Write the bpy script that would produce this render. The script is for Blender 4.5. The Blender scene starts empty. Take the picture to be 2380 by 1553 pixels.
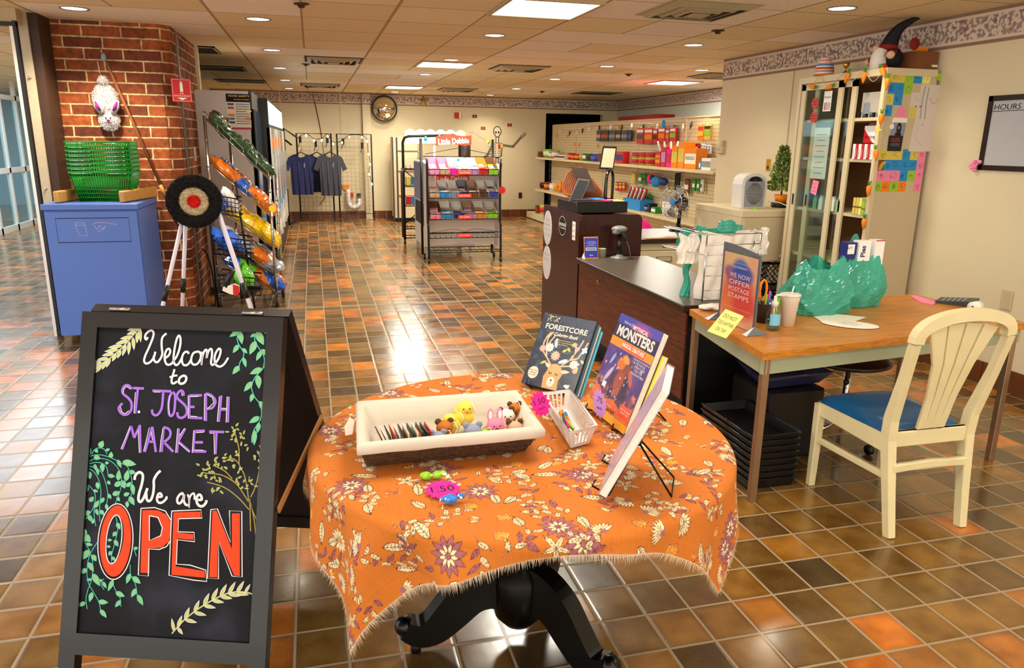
import bpy,math,random
import numpy as np
from mathutils import Vector,Matrix
R=math.radians
PI=math.pi
C=bpy.context.scene.collection
SC=bpy.context.scene

# ---------------------------------------------------------------- camera
YAW,PITCH,ROLL,FPX,CAMH=0.259534,0.253742,0.013532,1721.8,1.65
_f=np.array([math.sin(YAW)*math.cos(PITCH),math.cos(YAW)*math.cos(PITCH),-math.sin(PITCH)])
_r0=np.array([math.cos(YAW),-math.sin(YAW),0.0])
_u0=np.cross(_r0,_f)
_r=math.cos(ROLL)*_r0+math.sin(ROLL)*_u0
_u=-math.sin(ROLL)*_r0+math.cos(ROLL)*_u0
cd=bpy.data.cameras.new('camera');cam=bpy.data.objects.new('camera',cd);C.objects.link(cam)
cam.matrix_world=Matrix(((_r[0],_u[0],-_f[0],0),(_r[1],_u[1],-_f[1],0),(_r[2],_u[2],-_f[2],CAMH),(0,0,0,1)))
cd.sensor_fit='HORIZONTAL';cd.sensor_width=36.0;cd.lens=36.0*FPX/2380.0
cd.clip_start=0.05;cd.clip_end=100
SC.camera=cam

# ---------------------------------------------------------------- world, exposure
SC.view_settings.view_transform='Standard';SC.view_settings.look='None'
SC.view_settings.gamma=1.0;SC.view_settings.use_curve_mapping=False
SC.view_settings.exposure=0.35
w=bpy.data.worlds.new('world');SC.world=w;w.use_nodes=True
w.node_tree.nodes['Background'].inputs[0].default_value=(1.0,0.96,0.83,1)
w.node_tree.nodes['Background'].inputs[1].default_value=2.3

CEIL=2.594
def lamp_spot(x,y,power,col=(1.0,0.87,0.63),ang=130,blend=0.8,size=0.07,z=CEIL-0.03,parent=None):
    l=bpy.data.lights.new('downlight_lamp','SPOT');l.energy=power;l.color=col
    l.spot_size=R(ang);l.spot_blend=blend;l.shadow_soft_size=size
    o=bpy.data.objects.new('downlight_lamp',l);C.objects.link(o);o.location=(x,y,z)
    return o
def lamp_area(x,y,z,sx,sy,power,col=(1,0.95,0.80),rot=(0,0,0)):
    l=bpy.data.lights.new('panel_lamp','AREA');l.shape='RECTANGLE';l.size=sx;l.size_y=sy
    l.energy=power;l.color=col
    o=bpy.data.objects.new('panel_lamp',l);C.objects.link(o);o.location=(x,y,z);o.rotation_euler=rot
    return o
# recessed downlights (x, y) and square panels (x, y) of the ceiling grid
DOWN=[(-0.37,6.81),(-0.37,9.05),(-0.37,11.25),(-0.37,13.5),(-0.37,15.6),
        (1.67,7.06),(1.67,9.3),(1.67,11.45),(1.67,15.7),
        (3.67,4.87),(3.67,7.04),(3.67,9.31),(3.67,11.46),(3.67,13.75),(3.67,15.86),(5.0,9.31),(-1.70,6.75)]
DOWN_OFF=[(1.67,2.6),(-0.37,2.6),(3.67,2.6),(1.67,4.87),(-0.37,4.6),(1.0,0.3),(3.3,0.3),(-1.7,3.6)]   # same lamps overhead, above the frame
PANEL=[(1.685,5.57),(1.685,9.9),(1.685,14.3),(5.58,11.3)]
PANEL_OFF=[(1.0,2.1),(3.3,1.2),(-1.0,1.8),(1.2,-1.2)]
for(x,y)in DOWN:
    lamp_spot(x,y,150 if(x,y)==(-1.70,6.75)else(50 if y>8 else 34))
for(x,y)in DOWN_OFF:
    lamp_spot(x,y,18)
for(x,y)in PANEL:lamp_area(x,y,CEIL-0.02,0.62,0.64,75 if y>8 else 46)
for(x,y)in PANEL_OFF:lamp_area(x,y,CEIL-0.02,0.62,0.64,20)
lamp_area(-3.9,12.0,2.55,1.6,6.0,130,(0.82,0.92,1.0))
lamp_area(-4.2,4.0,2.55,2.5,5.0,120,(0.85,0.93,1.0))
lamp_area(-7.2,15.0,2.5,2.5,5.0,160,(0.8,0.92,1.0))

# ---------------------------------------------------------------- pixel -> point on a real plane
def _ray(px,py):
    return _f*FPX+_r*(px-1190)-_u*(py-776.5)
def PZ(px,py,z=0.0):
    d=_ray(px,py);t=(z-CAMH)/d[2];return(t*d[0],t*d[1],z)
def PY(px,py,y):
    d=_ray(px,py);t=y/d[1];return(t*d[0],y,CAMH+t*d[2])
def PX(px,py,x):
    d=_ray(px,py);t=x/d[0];return(x,t*d[1],CAMH+t*d[2])
def PPL(px,py,p0,n):
    d=_ray(px,py);c=np.array([0,0,CAMH]);t=np.dot(np.array(p0)-c,n)/np.dot(d,n);return c+t*d

# ---------------------------------------------------------------- materials
def lin(h):
    h=h.lstrip('#');v=[int(h[i:i+2],16)/255 for i in(0,2,4)]
    return tuple(c/12.92 if c<=0.04045 else((c+0.055)/1.055)**2.4 for c in v)
M={}
def mat(name,hexc,rough=0.5,metal=0.0,emit=0.0,alpha=1.0,trans=0.0,ior=1.45,var=0.06,nscale=18,bump=0.0,coat=0.0,sheen=0.0,spec=0.5):
    if name in M:return M[name]
    m=bpy.data.materials.new(name);m.use_nodes=True;nt=m.node_tree;b=nt.nodes['Principled BSDF']
    c=lin(hexc)
    b.inputs['Base Color'].default_value=(*c,1);b.inputs['Roughness'].default_value=rough
    b.inputs['Metallic'].default_value=metal;b.inputs['IOR'].default_value=ior
    b.inputs['Specular IOR Level'].default_value=spec
    if coat:b.inputs['Coat Weight'].default_value=coat;b.inputs['Coat Roughness'].default_value=0.08
    if sheen:b.inputs['Sheen Weight'].default_value=sheen
    if emit:b.inputs['Emission Color'].default_value=(*c,1);b.inputs['Emission Strength'].default_value=emit
    if alpha<1:b.inputs['Alpha'].default_value=alpha
    if trans:b.inputs['Transmission Weight'].default_value=trans
    if var and not emit:
        tc=nt.nodes.new('ShaderNodeTexCoord');n=nt.nodes.new('ShaderNodeTexNoise');n.inputs['Scale'].default_value=nscale;n.inputs['Detail'].default_value=3
        nt.links.new(tc.outputs['Object'],n.inputs['Vector'])
        mx=nt.nodes.new('ShaderNodeMix');mx.data_type='RGBA'
        nt.links.new(n.outputs['Fac'],mx.inputs['Factor'])
        mx.inputs['A'].default_value=(*[min(1,q*(1+var*1.6))for q in c],1);mx.inputs['B'].default_value=(*[q*(1-var*1.6)for q in c],1)
        nt.links.new(mx.outputs['Result'],b.inputs['Base Color'])
        if bump:
            bp=nt.nodes.new('ShaderNodeBump');bp.inputs['Strength'].default_value=bump;bp.inputs['Distance'].default_value=0.01
            nt.links.new(n.outputs['Fac'],bp.inputs['Height']);nt.links.new(bp.outputs['Normal'],b.inputs['Normal'])
    M[name]=m;return m
def thin(name,hexc,k=0.9,rough=0.04,dif=0.0):
    m=bpy.data.materials.new(name);m.use_nodes=True;nt=m.node_tree;M[name]=m;nt.nodes.remove(nt.nodes['Principled BSDF']);out=nt.nodes['Material Output']
    tr=nt.nodes.new('ShaderNodeBsdfTransparent');tr.inputs[0].default_value=(*lin(hexc),1);gl=nt.nodes.new('ShaderNodeBsdfGlossy');gl.inputs['Roughness'].default_value=rough
    fr=nt.nodes.new('ShaderNodeLayerWeight');fr.inputs[0].default_value=.5;pw=nt.nodes.new('ShaderNodeMath');pw.operation='MULTIPLY_ADD';pw.inputs[1].default_value=.16;pw.inputs[2].default_value=.03;nt.links.new(fr.outputs['Facing'],pw.inputs[0]);mx=nt.nodes.new('ShaderNodeMixShader');nt.links.new(pw.outputs[0],mx.inputs[0]);nt.links.new(tr.outputs[0],mx.inputs[1]);nt.links.new(gl.outputs[0],mx.inputs[2]);last=mx
    if dif:
        df=nt.nodes.new('ShaderNodeBsdfPrincipled');df.inputs['Base Color'].default_value=(*lin(hexc),1);df.inputs['Roughness'].default_value=max(rough,.15);m2=nt.nodes.new('ShaderNodeMixShader');m2.inputs[0].default_value=dif;nt.links.new(mx.outputs[0],m2.inputs[1]);nt.links.new(df.outputs[0],m2.inputs[2]);last=m2
    nt.links.new(last.outputs[0],out.inputs[0]);return m
def nd(nt,t,**k):
    n=nt.nodes.new(t)
    for a,v in k.items():setattr(n,a,v)
    return n
def math_n(nt,op,a,b=None,c=None):
    n=nt.nodes.new('ShaderNodeMath');n.operation=op
    for i,v in enumerate((a,b,c)):
        if v is None:continue
        if isinstance(v,(int,float)):n.inputs[i].default_value=v
        else:nt.links.new(v,n.inputs[i])
    return n.outputs[0]
def ramp(nt,fac,stops,interp='LINEAR'):
    n=nt.nodes.new('ShaderNodeValToRGB');n.color_ramp.interpolation=interp
    cr=n.color_ramp
    while len(cr.elements)<len(stops):cr.elements.new(0.5)
    for e,(p,h)in zip(cr.elements,stops):
        e.position=p;e.color=(*lin(h),1)
    nt.links.new(fac,n.inputs[0]);return n.outputs[0]
def mixc(nt,fac,a,b,mode='MIX'):
    n=nt.nodes.new('ShaderNodeMix');n.data_type='RGBA';n.blend_type=mode
    for key,v in(('Factor',fac),('A',a),('B',b)):
        if isinstance(v,(int,float)):n.inputs[key].default_value=v
        elif isinstance(v,str):n.inputs[key].default_value=(*lin(v),1)
        else:nt.links.new(v,n.inputs[key])
    return n.outputs['Result']
def newmat(name,rough=0.5):
    m=bpy.data.materials.new(name);m.use_nodes=True;M[name]=m
    b=m.node_tree.nodes['Principled BSDF'];b.inputs['Roughness'].default_value=rough
    return m,m.node_tree,b

def mat_floor():
    m,nt,b=newmat('quarry_tile',0.22)
    g=nd(nt,'ShaderNodeNewGeometry');s=nd(nt,'ShaderNodeSeparateXYZ');nt.links.new(g.outputs['Position'],s.inputs[0])
    fx=math_n(nt,'DIVIDE',math_n(nt,'ADD',s.outputs[0],0.141),0.1745)
    fy=math_n(nt,'DIVIDE',math_n(nt,'SUBTRACT',s.outputs[1],1.944),0.190)
    ix=math_n(nt,'FLOOR',fx);iy=math_n(nt,'FLOOR',fy)
    tx=math_n(nt,'FRACT',fx);ty=math_n(nt,'FRACT',fy)
    cmb=nd(nt,'ShaderNodeCombineXYZ');nt.links.new(ix,cmb.inputs[0]);nt.links.new(iy,cmb.inputs[1])
    wn=nd(nt,'ShaderNodeTexWhiteNoise');wn.noise_dimensions='3D';nt.links.new(cmb.outputs[0],wn.inputs['Vector'])
    sep=nd(nt,'ShaderNodeSeparateColor');nt.links.new(wn.outputs['Color'],sep.inputs[0])
    col=ramp(nt,sep.outputs[0],[(0.0,'#4A3A1E'),(0.15,'#684C22'),(0.35,'#7C5C26'),(0.55,'#90682A'),(0.72,'#A0702C'),(0.82,'#B4702A'),(0.92,'#D2741E'),(1.0,'#F0921A')])
    n=nd(nt,'ShaderNodeTexNoise');n.inputs['Scale'].default_value=7;n.inputs['Detail'].default_value=4
    off=nd(nt,'ShaderNodeVectorMath',operation='ADD');nt.links.new(g.outputs['Position'],off.inputs[0]);nt.links.new(wn.outputs['Color'],off.inputs[1])
    nt.links.new(off.outputs[0],n.inputs['Vector'])
    n2=nd(nt,'ShaderNodeTexNoise');n2.inputs['Scale'].default_value=160;n2.inputs['Detail'].default_value=2
    nt.links.new(g.outputs['Position'],n2.inputs['Vector'])
    fl=ramp(nt,n.outputs['Fac'],[(0.35,'#8A7A5A'),(0.66,'#FFFFFF')])
    col=mixc(nt,0.55,col,fl,'MULTIPLY')
    # flashed (fired darker) edges of each tile
    ex=math_n(nt,'ABSOLUTE',math_n(nt,'SUBTRACT',tx,0.5));ey=math_n(nt,'ABSOLUTE',math_n(nt,'SUBTRACT',ty,0.5))
    e=math_n(nt,'MAXIMUM',ex,ey)
    fe=math_n(nt,'MULTIPLY',math_n(nt,'SMOOTH_MAX',math_n(nt,'SUBTRACT',e,0.33),0.0,0.02),math_n(nt,'MULTIPLY',sep.outputs[1],3.6))
    col=mixc(nt,fe,col,'#4A2A1C')
    grain=ramp(nt,n2.outputs['Fac'],[(0.3,'#C8C0B8'),(0.6,'#FFFFFF')])
    col=mixc(nt,0.35,col,grain,'MULTIPLY')
    # grout
    gx=math_n(nt,'GREATER_THAN',ex,0.4735);gy=math_n(nt,'GREATER_THAN',ey,0.4755)
    gr=math_n(nt,'MAXIMUM',gx,gy)
    col=mixc(nt,gr,col,'#98866A')
    nt.links.new(col,b.inputs['Base Color'])
    rr=math_n(nt,'ADD',math_n(nt,'MULTIPLY',n.outputs['Fac'],0.22),math_n(nt,'MULTIPLY',sep.outputs[2],0.10))
    rr=math_n(nt,'ADD',math_n(nt,'ADD',rr,0.07),math_n(nt,'MULTIPLY',gr,0.5))
    nt.links.new(rr,b.inputs['Roughness'])
    bp=nd(nt,'ShaderNodeBump');bp.inputs['Strength'].default_value=0.35;bp.inputs['Distance'].default_value=0.004
    edge=math_n(nt,'MULTIPLY',math_n(nt,'SMOOTH_MAX',math_n(nt,'SUBTRACT',e,0.44),0.0,0.03),-12.0)
    hh=math_n(nt,'ADD',math_n(nt,'ADD',edge,math_n(nt,'MULTIPLY',n.outputs['Fac'],0.7)),math_n(nt,'MULTIPLY',n2.outputs['Fac'],0.03))
    nt.links.new(hh,bp.inputs['Height']);nt.links.new(bp.outputs['Normal'],b.inputs['Normal'])
    b.inputs['Specular IOR Level'].default_value=0.75
    b.inputs['Coat Weight'].default_value=0.25;b.inputs['Coat Roughness'].default_value=0.12
    return m
def mat_ceiling():
    m,nt,b=newmat('acoustic_tile',0.9)
    g=nd(nt,'ShaderNodeNewGeometry');s=nd(nt,'ShaderNodeSeparateXYZ');nt.links.new(g.outputs['Position'],s.inputs[0])
    fx=math_n(nt,'DIVIDE',math_n(nt,'ADD',s.outputs[0],0.71),1.37)
    hx=math_n(nt,'MULTIPLY',fx,2.0)
    fy=math_n(nt,'DIVIDE',math_n(nt,'SUBTRACT',s.outputs[1],5.83),0.735)
    iy=math_n(nt,'FLOOR',fy);ix=math_n(nt,'FLOOR',fx);ihx=math_n(nt,'FLOOR',hx)
    c0=nd(nt,'ShaderNodeCombineXYZ');nt.links.new(ix,c0.inputs[0]);nt.links.new(iy,c0.inputs[1])
    w0=nd(nt,'ShaderNodeTexWhiteNoise');nt.links.new(c0.outputs[0],w0.inputs['Vector'])
    long_=math_n(nt,'GREATER_THAN',w0.outputs['Value'],0.72)      # some tiles are double length
    c1=nd(nt,'ShaderNodeCombineXYZ');nt.links.new(math_n(nt,'ADD',ihx,50.0),c1.inputs[0]);nt.links.new(iy,c1.inputs[1])
    w1=nd(nt,'ShaderNodeTexWhiteNoise');nt.links.new(c1.outputs[0],w1.inputs['Vector'])
    tone=mixc(nt,long_,w1.outputs['Value'],w0.outputs['Value'])
    col=ramp(nt,tone,[(0.0,'#E6CFA4'),(0.45,'#EBD5AC'),(0.75,'#EFDDB8'),(0.78,'#F1E2D4'),(1.0,'#F4E6DA')])
    n=nd(nt,'ShaderNodeTexNoise');n.inputs['Scale'].default_value=130;n.inputs['Detail'].default_value=3;nt.links.new(g.outputs['Position'],n.inputs['Vector'])
    col=mixc(nt,0.5,col,ramp(nt,n.outputs['Fac'],[(0.32,'#B39468'),(0.52,'#FFFFFF')]),'MULTIPLY')
    ex=math_n(nt,'ABSOLUTE',math_n(nt,'SUBTRACT',math_n(nt,'FRACT',fx),0.5))
    ehx=math_n(nt,'ABSOLUTE',math_n(nt,'SUBTRACT',math_n(nt,'FRACT',hx),0.5))
    ey=math_n(nt,'ABSOLUTE',math_n(nt,'SUBTRACT',math_n(nt,'FRACT',fy),0.5))
    gx=math_n(nt,'GREATER_THAN',ex,0.491)
    ghx=math_n(nt,'MULTIPLY',math_n(nt,'GREATER_THAN',ehx,0.488),math_n(nt,'SUBTRACT',1.0,long_))
    gy=math_n(nt,'GREATER_THAN',ey,0.4905)
    grd=math_n(nt,'MAXIMUM',gx,math_n(nt,'MAXIMUM',ghx,gy))
    col=mixc(nt,grd,col,'#A98B5C')
    dark=math_n(nt,'MULTIPLY',math_n(nt,'GREATER_THAN',ey,0.4955),0.75)
    col=mixc(nt,dark,col,'#5A4422')
    nt.links.new(col,b.inputs['Base Color'])
    bp=nd(nt,'ShaderNodeBump');bp.inputs['Strength'].default_value=0.5;bp.inputs['Distance'].default_value=0.01
    nt.links.new(math_n(nt,'ADD',math_n(nt,'MULTIPLY',n.outputs['Fac'],0.25),math_n(nt,'MULTIPLY',grd,-0.4)),bp.inputs['Height'])
    nt.links.new(bp.outputs['Normal'],b.inputs['Normal'])
    return m
def mat_brick(swap):
    m,nt,b=newmat('brick_'+swap,0.85)
    g=nd(nt,'ShaderNodeNewGeometry');s=nd(nt,'ShaderNodeSeparateXYZ');nt.links.new(g.outputs['Position'],s.inputs[0])
    c=nd(nt,'ShaderNodeCombineXYZ')
    nt.links.new(s.outputs[0 if swap=='front' else 1],c.inputs[0]);nt.links.new(s.outputs[2],c.inputs[1])
    wob=nd(nt,'ShaderNodeTexNoise');wob.inputs['Scale'].default_value=30;nt.links.new(g.outputs['Position'],wob.inputs['Vector'])
    wv=nd(nt,'ShaderNodeVectorMath',operation='SCALE');nt.links.new(wob.outputs['Color'],wv.inputs[0]);wv.inputs['Scale'].default_value=0.008
    ad=nd(nt,'ShaderNodeVectorMath',operation='ADD');nt.links.new(c.outputs[0],ad.inputs[0]);nt.links.new(wv.outputs[0],ad.inputs[1])
    br=nd(nt,'ShaderNodeTexBrick');nt.links.new(ad.outputs[0],br.inputs['Vector'])
    br.inputs['Scale'].default_value=1.0;br.inputs['Brick Width'].default_value=0.305;br.inputs['Row Height'].default_value=0.0915
    br.inputs['Mortar Size'].default_value=0.0065;br.inputs['Mortar Smooth'].default_value=0.1;br.inputs['Bias'].default_value=0.0
    br.inputs['Color1'].default_value=(*lin('#B05A28'),1);br.inputs['Color2'].default_value=(*lin('#6A2E18'),1);br.inputs['Mortar'].default_value=(*lin('#E2CDA0'),1)
    n=nd(nt,'ShaderNodeTexNoise');n.inputs['Scale'].default_value=22;n.inputs['Detail'].default_value=6;nt.links.new(g.outputs['Position'],n.inputs['Vector'])
    n3=nd(nt,'ShaderNodeTexNoise');n3.inputs['Scale'].default_value=3.1;nt.links.new(g.outputs['Position'],n3.inputs['Vector'])
    col=mixc(nt,0.6,br.outputs['Color'],ramp(nt,n.outputs['Fac'],[(0.3,'#7A6A60'),(0.62,'#FFF4E0')]),'MULTIPLY')
    col=mixc(nt,0.4,col,ramp(nt,n3.outputs['Fac'],[(0.35,'#A07858'),(0.6,'#FFFFFF')]),'MULTIPLY')
    nt.links.new(col,b.inputs['Base Color'])
    bp=nd(nt,'ShaderNodeBump');bp.inputs['Strength'].default_value=0.8;bp.inputs['Distance'].default_value=0.012
    nt.links.new(math_n(nt,'ADD',math_n(nt,'MULTIPLY',br.outputs['Fac'],-0.8),math_n(nt,'MULTIPLY',n.outputs['Fac'],0.8)),bp.inputs['Height'])
    nt.links.new(bp.outputs['Normal'],b.inputs['Normal'])
    return m
def mat_wood(name,c1,c2,axis='y',scale=1.0,rough=0.35,streak=14):
    m,nt,b=newmat(name,rough)
    tc=nd(nt,'ShaderNodeTexCoord');mp=nd(nt,'ShaderNodeMapping')
    sc={'x':(0.8,streak,streak),'y':(streak,0.8,streak),'z':(streak,streak,0.8)}[axis]
    mp.inputs['Scale'].default_value=[q*scale for q in sc]
    nt.links.new(tc.outputs['Object'],mp.inputs[0])
    n=nd(nt,'ShaderNodeTexNoise');n.inputs['Scale'].default_value=3.2;n.inputs['Detail'].default_value=6;n.inputs['Distortion'].default_value=0.6
    nt.links.new(mp.outputs[0],n.inputs['Vector'])
    col=ramp(nt,n.outputs['Fac'],[(0.32,c2),(0.48,c1),(0.56,c2),(0.68,c1)])
    nt.links.new(col,b.inputs['Base Color'])
    return m
def mat_border():
    m,nt,b=newmat('floral_border_paper',0.7)
    g=nd(nt,'ShaderNodeNewGeometry')
    v=nd(nt,'ShaderNodeTexVoronoi');v.inputs['Scale'].default_value=26;nt.links.new(g.outputs['Position'],v.inputs['Vector'])
    sp=nd(nt,'ShaderNodeSeparateColor');nt.links.new(v.outputs['Color'],sp.inputs[0])
    leaf=ramp(nt,sp.outputs[0],[(0.0,'#8C7F78'),(0.25,'#7A6A70'),(0.45,'#A07A78'),(0.6,'#857C8C'),(0.75,'#A58A80'),(0.9,'#8A8474')],'CONSTANT')
    n=nd(nt,'ShaderNodeTexNoise');n.inputs['Scale'].default_value=34;n.inputs['Detail'].default_value=4;nt.links.new(g.outputs['Position'],n.inputs['Vector'])
    msk=ramp(nt,n.outputs['Fac'],[(0.47,'#000000'),(0.52,'#FFFFFF')])
    s=nd(nt,'ShaderNodeSeparateXYZ');nt.links.new(g.outputs['Position'],s.inputs[0])
    dz=math_n(nt,'ABSOLUTE',math_n(nt,'SUBTRACT',s.outputs[2],CEIL-0.115))
    inb=math_n(nt,'LESS_THAN',dz,0.072)
    msk=math_n(nt,'MULTIPLY',msk,inb)
    col=mixc(nt,msk,'#D6C6B8',leaf)
    edge=math_n(nt,'GREATER_THAN',dz,0.092)
    col=mixc(nt,edge,col,'#8E6F5E')
    nt.links.new(col,b.inputs['Base Color'])
    return m
def mat_painted(name,rough=0.6,coat=0.0,weave=0.0):
    m,nt,b=newmat(name,rough)
    a=nd(nt,'ShaderNodeAttribute');a.attribute_name='Col'
    nt.links.new(a.outputs['Color'],b.inputs['Base Color'])
    if coat:b.inputs['Coat Weight'].default_value=coat;b.inputs['Coat Roughness'].default_value=0.15
    if weave:
        tc=nd(nt,'ShaderNodeTexCoord');n=nd(nt,'ShaderNodeTexNoise');n.inputs['Scale'].default_value=260;nt.links.new(tc.outputs['Object'],n.inputs['Vector'])
        bp=nd(nt,'ShaderNodeBump');bp.inputs['Strength'].default_value=weave;bp.inputs['Distance'].default_value=0.002
        nt.links.new(n.outputs['Fac'],bp.inputs['Height']);nt.links.new(bp.outputs['Normal'],b.inputs['Normal'])
    return m

# ---------------------------------------------------------------- mesh builder
_txtcache={}
def text_mesh(s,bold=0.0):
    k=(s,bold)
    if k in _txtcache:return _txtcache[k]
    cu=bpy.data.curves.new('t','FONT');cu.body=s;cu.size=1.0;cu.resolution_u=3;cu.offset=bold;cu.fill_mode='FRONT'
    o=bpy.data.objects.new('t',cu);C.objects.link(o)
    me=bpy.data.meshes.new_from_object(o)
    vs=[tuple(v.co)for v in me.vertices];fs=[tuple(p.vertices)for p in me.polygons]
    bpy.data.objects.remove(o);bpy.data.curves.remove(cu);bpy.data.meshes.remove(me)
    _txtcache[k]=(vs,fs);return vs,fs
class MB:
    def __init__(s):s.v=[];s.f=[];s.m=[];s.sm=[];s.mats=[];s.T=None
    def mi(s,m):
        m=M[m]if isinstance(m,str)else m
        if m not in s.mats:s.mats.append(m)
        return s.mats.index(m)
    def add(s,vs,fs,m,smooth=False):
        o=len(s.v)
        if s.T is not None:vs=[tuple(s.T@Vector(q))for q in vs]
        s.v.extend([tuple(map(float,q))for q in vs]);i=s.mi(m)
        for f in fs:s.f.append(tuple(o+k for k in f));s.m.append(i);s.sm.append(smooth)
        return s
    def box(s,x0,y0,z0,x1,y1,z1,m,bev=0.0):
        if x0>x1:x0,x1=x1,x0
        if y0>y1:y0,y1=y1,y0
        if z0>z1:z0,z1=z1,z0
        if bev>0:
            b=min(bev,(x1-x0)*.45,(y1-y0)*.45,(z1-z0)*.45)
            vs=[];X=(x0,x1);Yy=(y0,y1);Z=(z0,z1);idx={}
            for i in(0,1):
                for j in(0,1):
                    for k in(0,1):
                        sx,sy,sz=(1,-1)[i],(1,-1)[j],(1,-1)[k]
                        for a in range(3):
                            p=[X[i]+sx*b,Yy[j]+sy*b,Z[k]+sz*b];p[a]=(X,Yy,Z)[a][(i,j,k)[a]]
                            idx[(i,j,k,a)]=len(vs);vs.append(tuple(p))
            fs=[]
            for a in range(3):
                o1,o2=[q for q in range(3)if q!=a]
                for e in(0,1):
                    q=[]
                    for(u_,v_)in((0,0),(1,0),(1,1),(0,1)):
                        t=[0,0,0];t[a]=e;t[o1]=u_;t[o2]=v_;q.append(idx[(*t,a)])
                    if(e==0)==(a!=1):q.reverse()
                    fs.append(tuple(q))
                for u_ in(0,1):
                    for v_ in(0,1):
                        t0=[0,0,0];t1=[0,0,0];t0[o1]=t1[o1]=u_;t0[o2]=t1[o2]=v_;t1[a]=1
                        fs.append((idx[(*t0,o1)],idx[(*t1,o1)],idx[(*t1,o2)],idx[(*t0,o2)]))
            for i in(0,1):
                for j in(0,1):
                    for k in(0,1):fs.append((idx[(i,j,k,0)],idx[(i,j,k,1)],idx[(i,j,k,2)]))
            return s.add(vs,fs,m)
        vs=[(x0,y0,z0),(x1,y0,z0),(x1,y1,z0),(x0,y1,z0),(x0,y0,z1),(x1,y0,z1),(x1,y1,z1),(x0,y1,z1)]
        return s.add(vs,[(0,3,2,1),(4,5,6,7),(0,1,5,4),(1,2,6,5),(2,3,7,6),(3,0,4,7)],m)
    def obox(s,c,dims,m,rz=0.0,rx=0.0,ry=0.0,bev=0.0):
        T0=s.T;t=Matrix.Translation(c)@Matrix.Rotation(rz,4,'Z')@Matrix.Rotation(ry,4,'Y')@Matrix.Rotation(rx,4,'X')
        s.T=(T0@t)if T0 is not None else t
        a,b,c_=[d/2 for d in dims];s.box(-a,-b,-c_,a,b,c_,m,bev);s.T=T0;return s
    def tube(s,pts,r,m,n=8,closed=False,r2=None,flat=1.0):
        P=[Vector(p)for p in pts];N=len(P);vs=[];fs=[]
        rr=r if isinstance(r,(list,tuple))else[r+((r2-r)*i/(N-1)if r2 is not None and N>1 else 0)for i in range(N)]
        prev=None
        for i,p in enumerate(P):
            if closed:d=P[(i+1)%N]-P[i-1]
            else:d=P[min(i+1,N-1)]-P[max(i-1,0)]
            if d.length<1e-9:d=Vector((0,0,1))
            d.normalize()
            if prev is None:
                a=Vector((0,0,1))if abs(d.z)<0.9 else Vector((1,0,0))
                u=d.cross(a).normalized()
            else:
                u=(prev-d*prev.dot(d));u=u.normalized()if u.length>1e-6 else d.orthogonal().normalized()
            prev=u;v=d.cross(u)
            for k in range(n):
                a=2*PI*k/n;vs.append(tuple(p+(u*math.cos(a)+v*math.sin(a)*flat)*rr[i]))
        for i in range(N if closed else N-1):
            j=(i+1)%N
            for k in range(n):fs.append((i*n+k,i*n+(k+1)%n,j*n+(k+1)%n,j*n+k))
        if not closed:fs.append(tuple(range(n-1,-1,-1)));fs.append(tuple((N-1)*n+k for k in range(n)))
        return s.add(vs,fs,m,True)
    def cyl(s,p0,p1,r,m,n=16,r2=None):
        return s.tube([p0,p1],r,m,n,r2=r2)
    def lathe(s,c,prof,m,n=24,axis='z',smooth=True):
        vs=[];fs=[];cx,cy,cz=c
        for(r,h)in prof:
            for k in range(n):
                a=2*PI*k/n;p=(r*math.cos(a),r*math.sin(a),h)
                if axis=='y':p=(p[0],p[2],p[1])
                elif axis=='x':p=(p[2],p[0],p[1])
                vs.append((cx+p[0],cy+p[1],cz+p[2]))
        for i in range(len(prof)-1):
            for k in range(n):fs.append((i*n+k,i*n+(k+1)%n,(i+1)*n+(k+1)%n,(i+1)*n+k))
        if prof[0][0]>1e-5:fs.append(tuple(range(n-1,-1,-1)))
        if prof[-1][0]>1e-5:fs.append(tuple((len(prof)-1)*n+k for k in range(n)))
        return s.add(vs,fs,m,smooth)
    def ball(s,c,r,m,n=14,k=9,noise=0.0,seed=0):
        rs=r if isinstance(r,(tuple,list))else(r,r,r);vs=[];fs=[];rnd=random.Random(seed)
        for i in range(k+1):
            t=PI*i/k
            for j in range(n):
                a=2*PI*j/n;q=1+noise*rnd.uniform(-1,1)
                vs.append((c[0]+rs[0]*math.sin(t)*math.cos(a)*q,c[1]+rs[1]*math.sin(t)*math.sin(a)*q,c[2]+rs[2]*math.cos(t)*q))
        for i in range(k):
            for j in range(n):fs.append((i*n+j,(i+1)*n+j,(i+1)*n+(j+1)%n,i*n+(j+1)%n))
        return s.add(vs,fs,m,True)
    def prism(s,poly,frame,d0,d1,m):
        # poly in (u,v); frame=(origin,U,V,N); extruded along N from d0 to d1
        o,U,V,N=[Vector(q)for q in frame];n=len(poly)
        vs=[tuple(o+U*a+V*b+N*d0)for a,b in poly]+[tuple(o+U*a+V*b+N*d1)for a,b in poly]
        fs=[tuple(range(n-1,-1,-1)),tuple(range(n,2*n))]+[(i,(i+1)%n,n+(i+1)%n,n+i)for i in range(n)]
        return s.add(vs,fs,m)
    def quad(s,a,b,c,d,m):return s.add([a,b,c,d],[(0,1,2,3)],m)
    def poly(s,pts,frame,d,m):
        o,U,V,N=[Vector(q)for q in frame]
        return s.add([tuple(o+U*a+V*b+N*d)for a,b in pts],[tuple(range(len(pts)))],m)
    def rect(s,u0,v0,u1,v1,frame,d,m):return s.poly([(u0,v0),(u1,v0),(u1,v1),(u0,v1)],frame,d,m)
    def disc(s,u,v,r,frame,d,m,n=20,r2=None):
        return s.poly([(u+r*math.cos(2*PI*k/n),v+(r2 or r)*math.sin(2*PI*k/n))for k in range(n)],frame,d,m)
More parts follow.
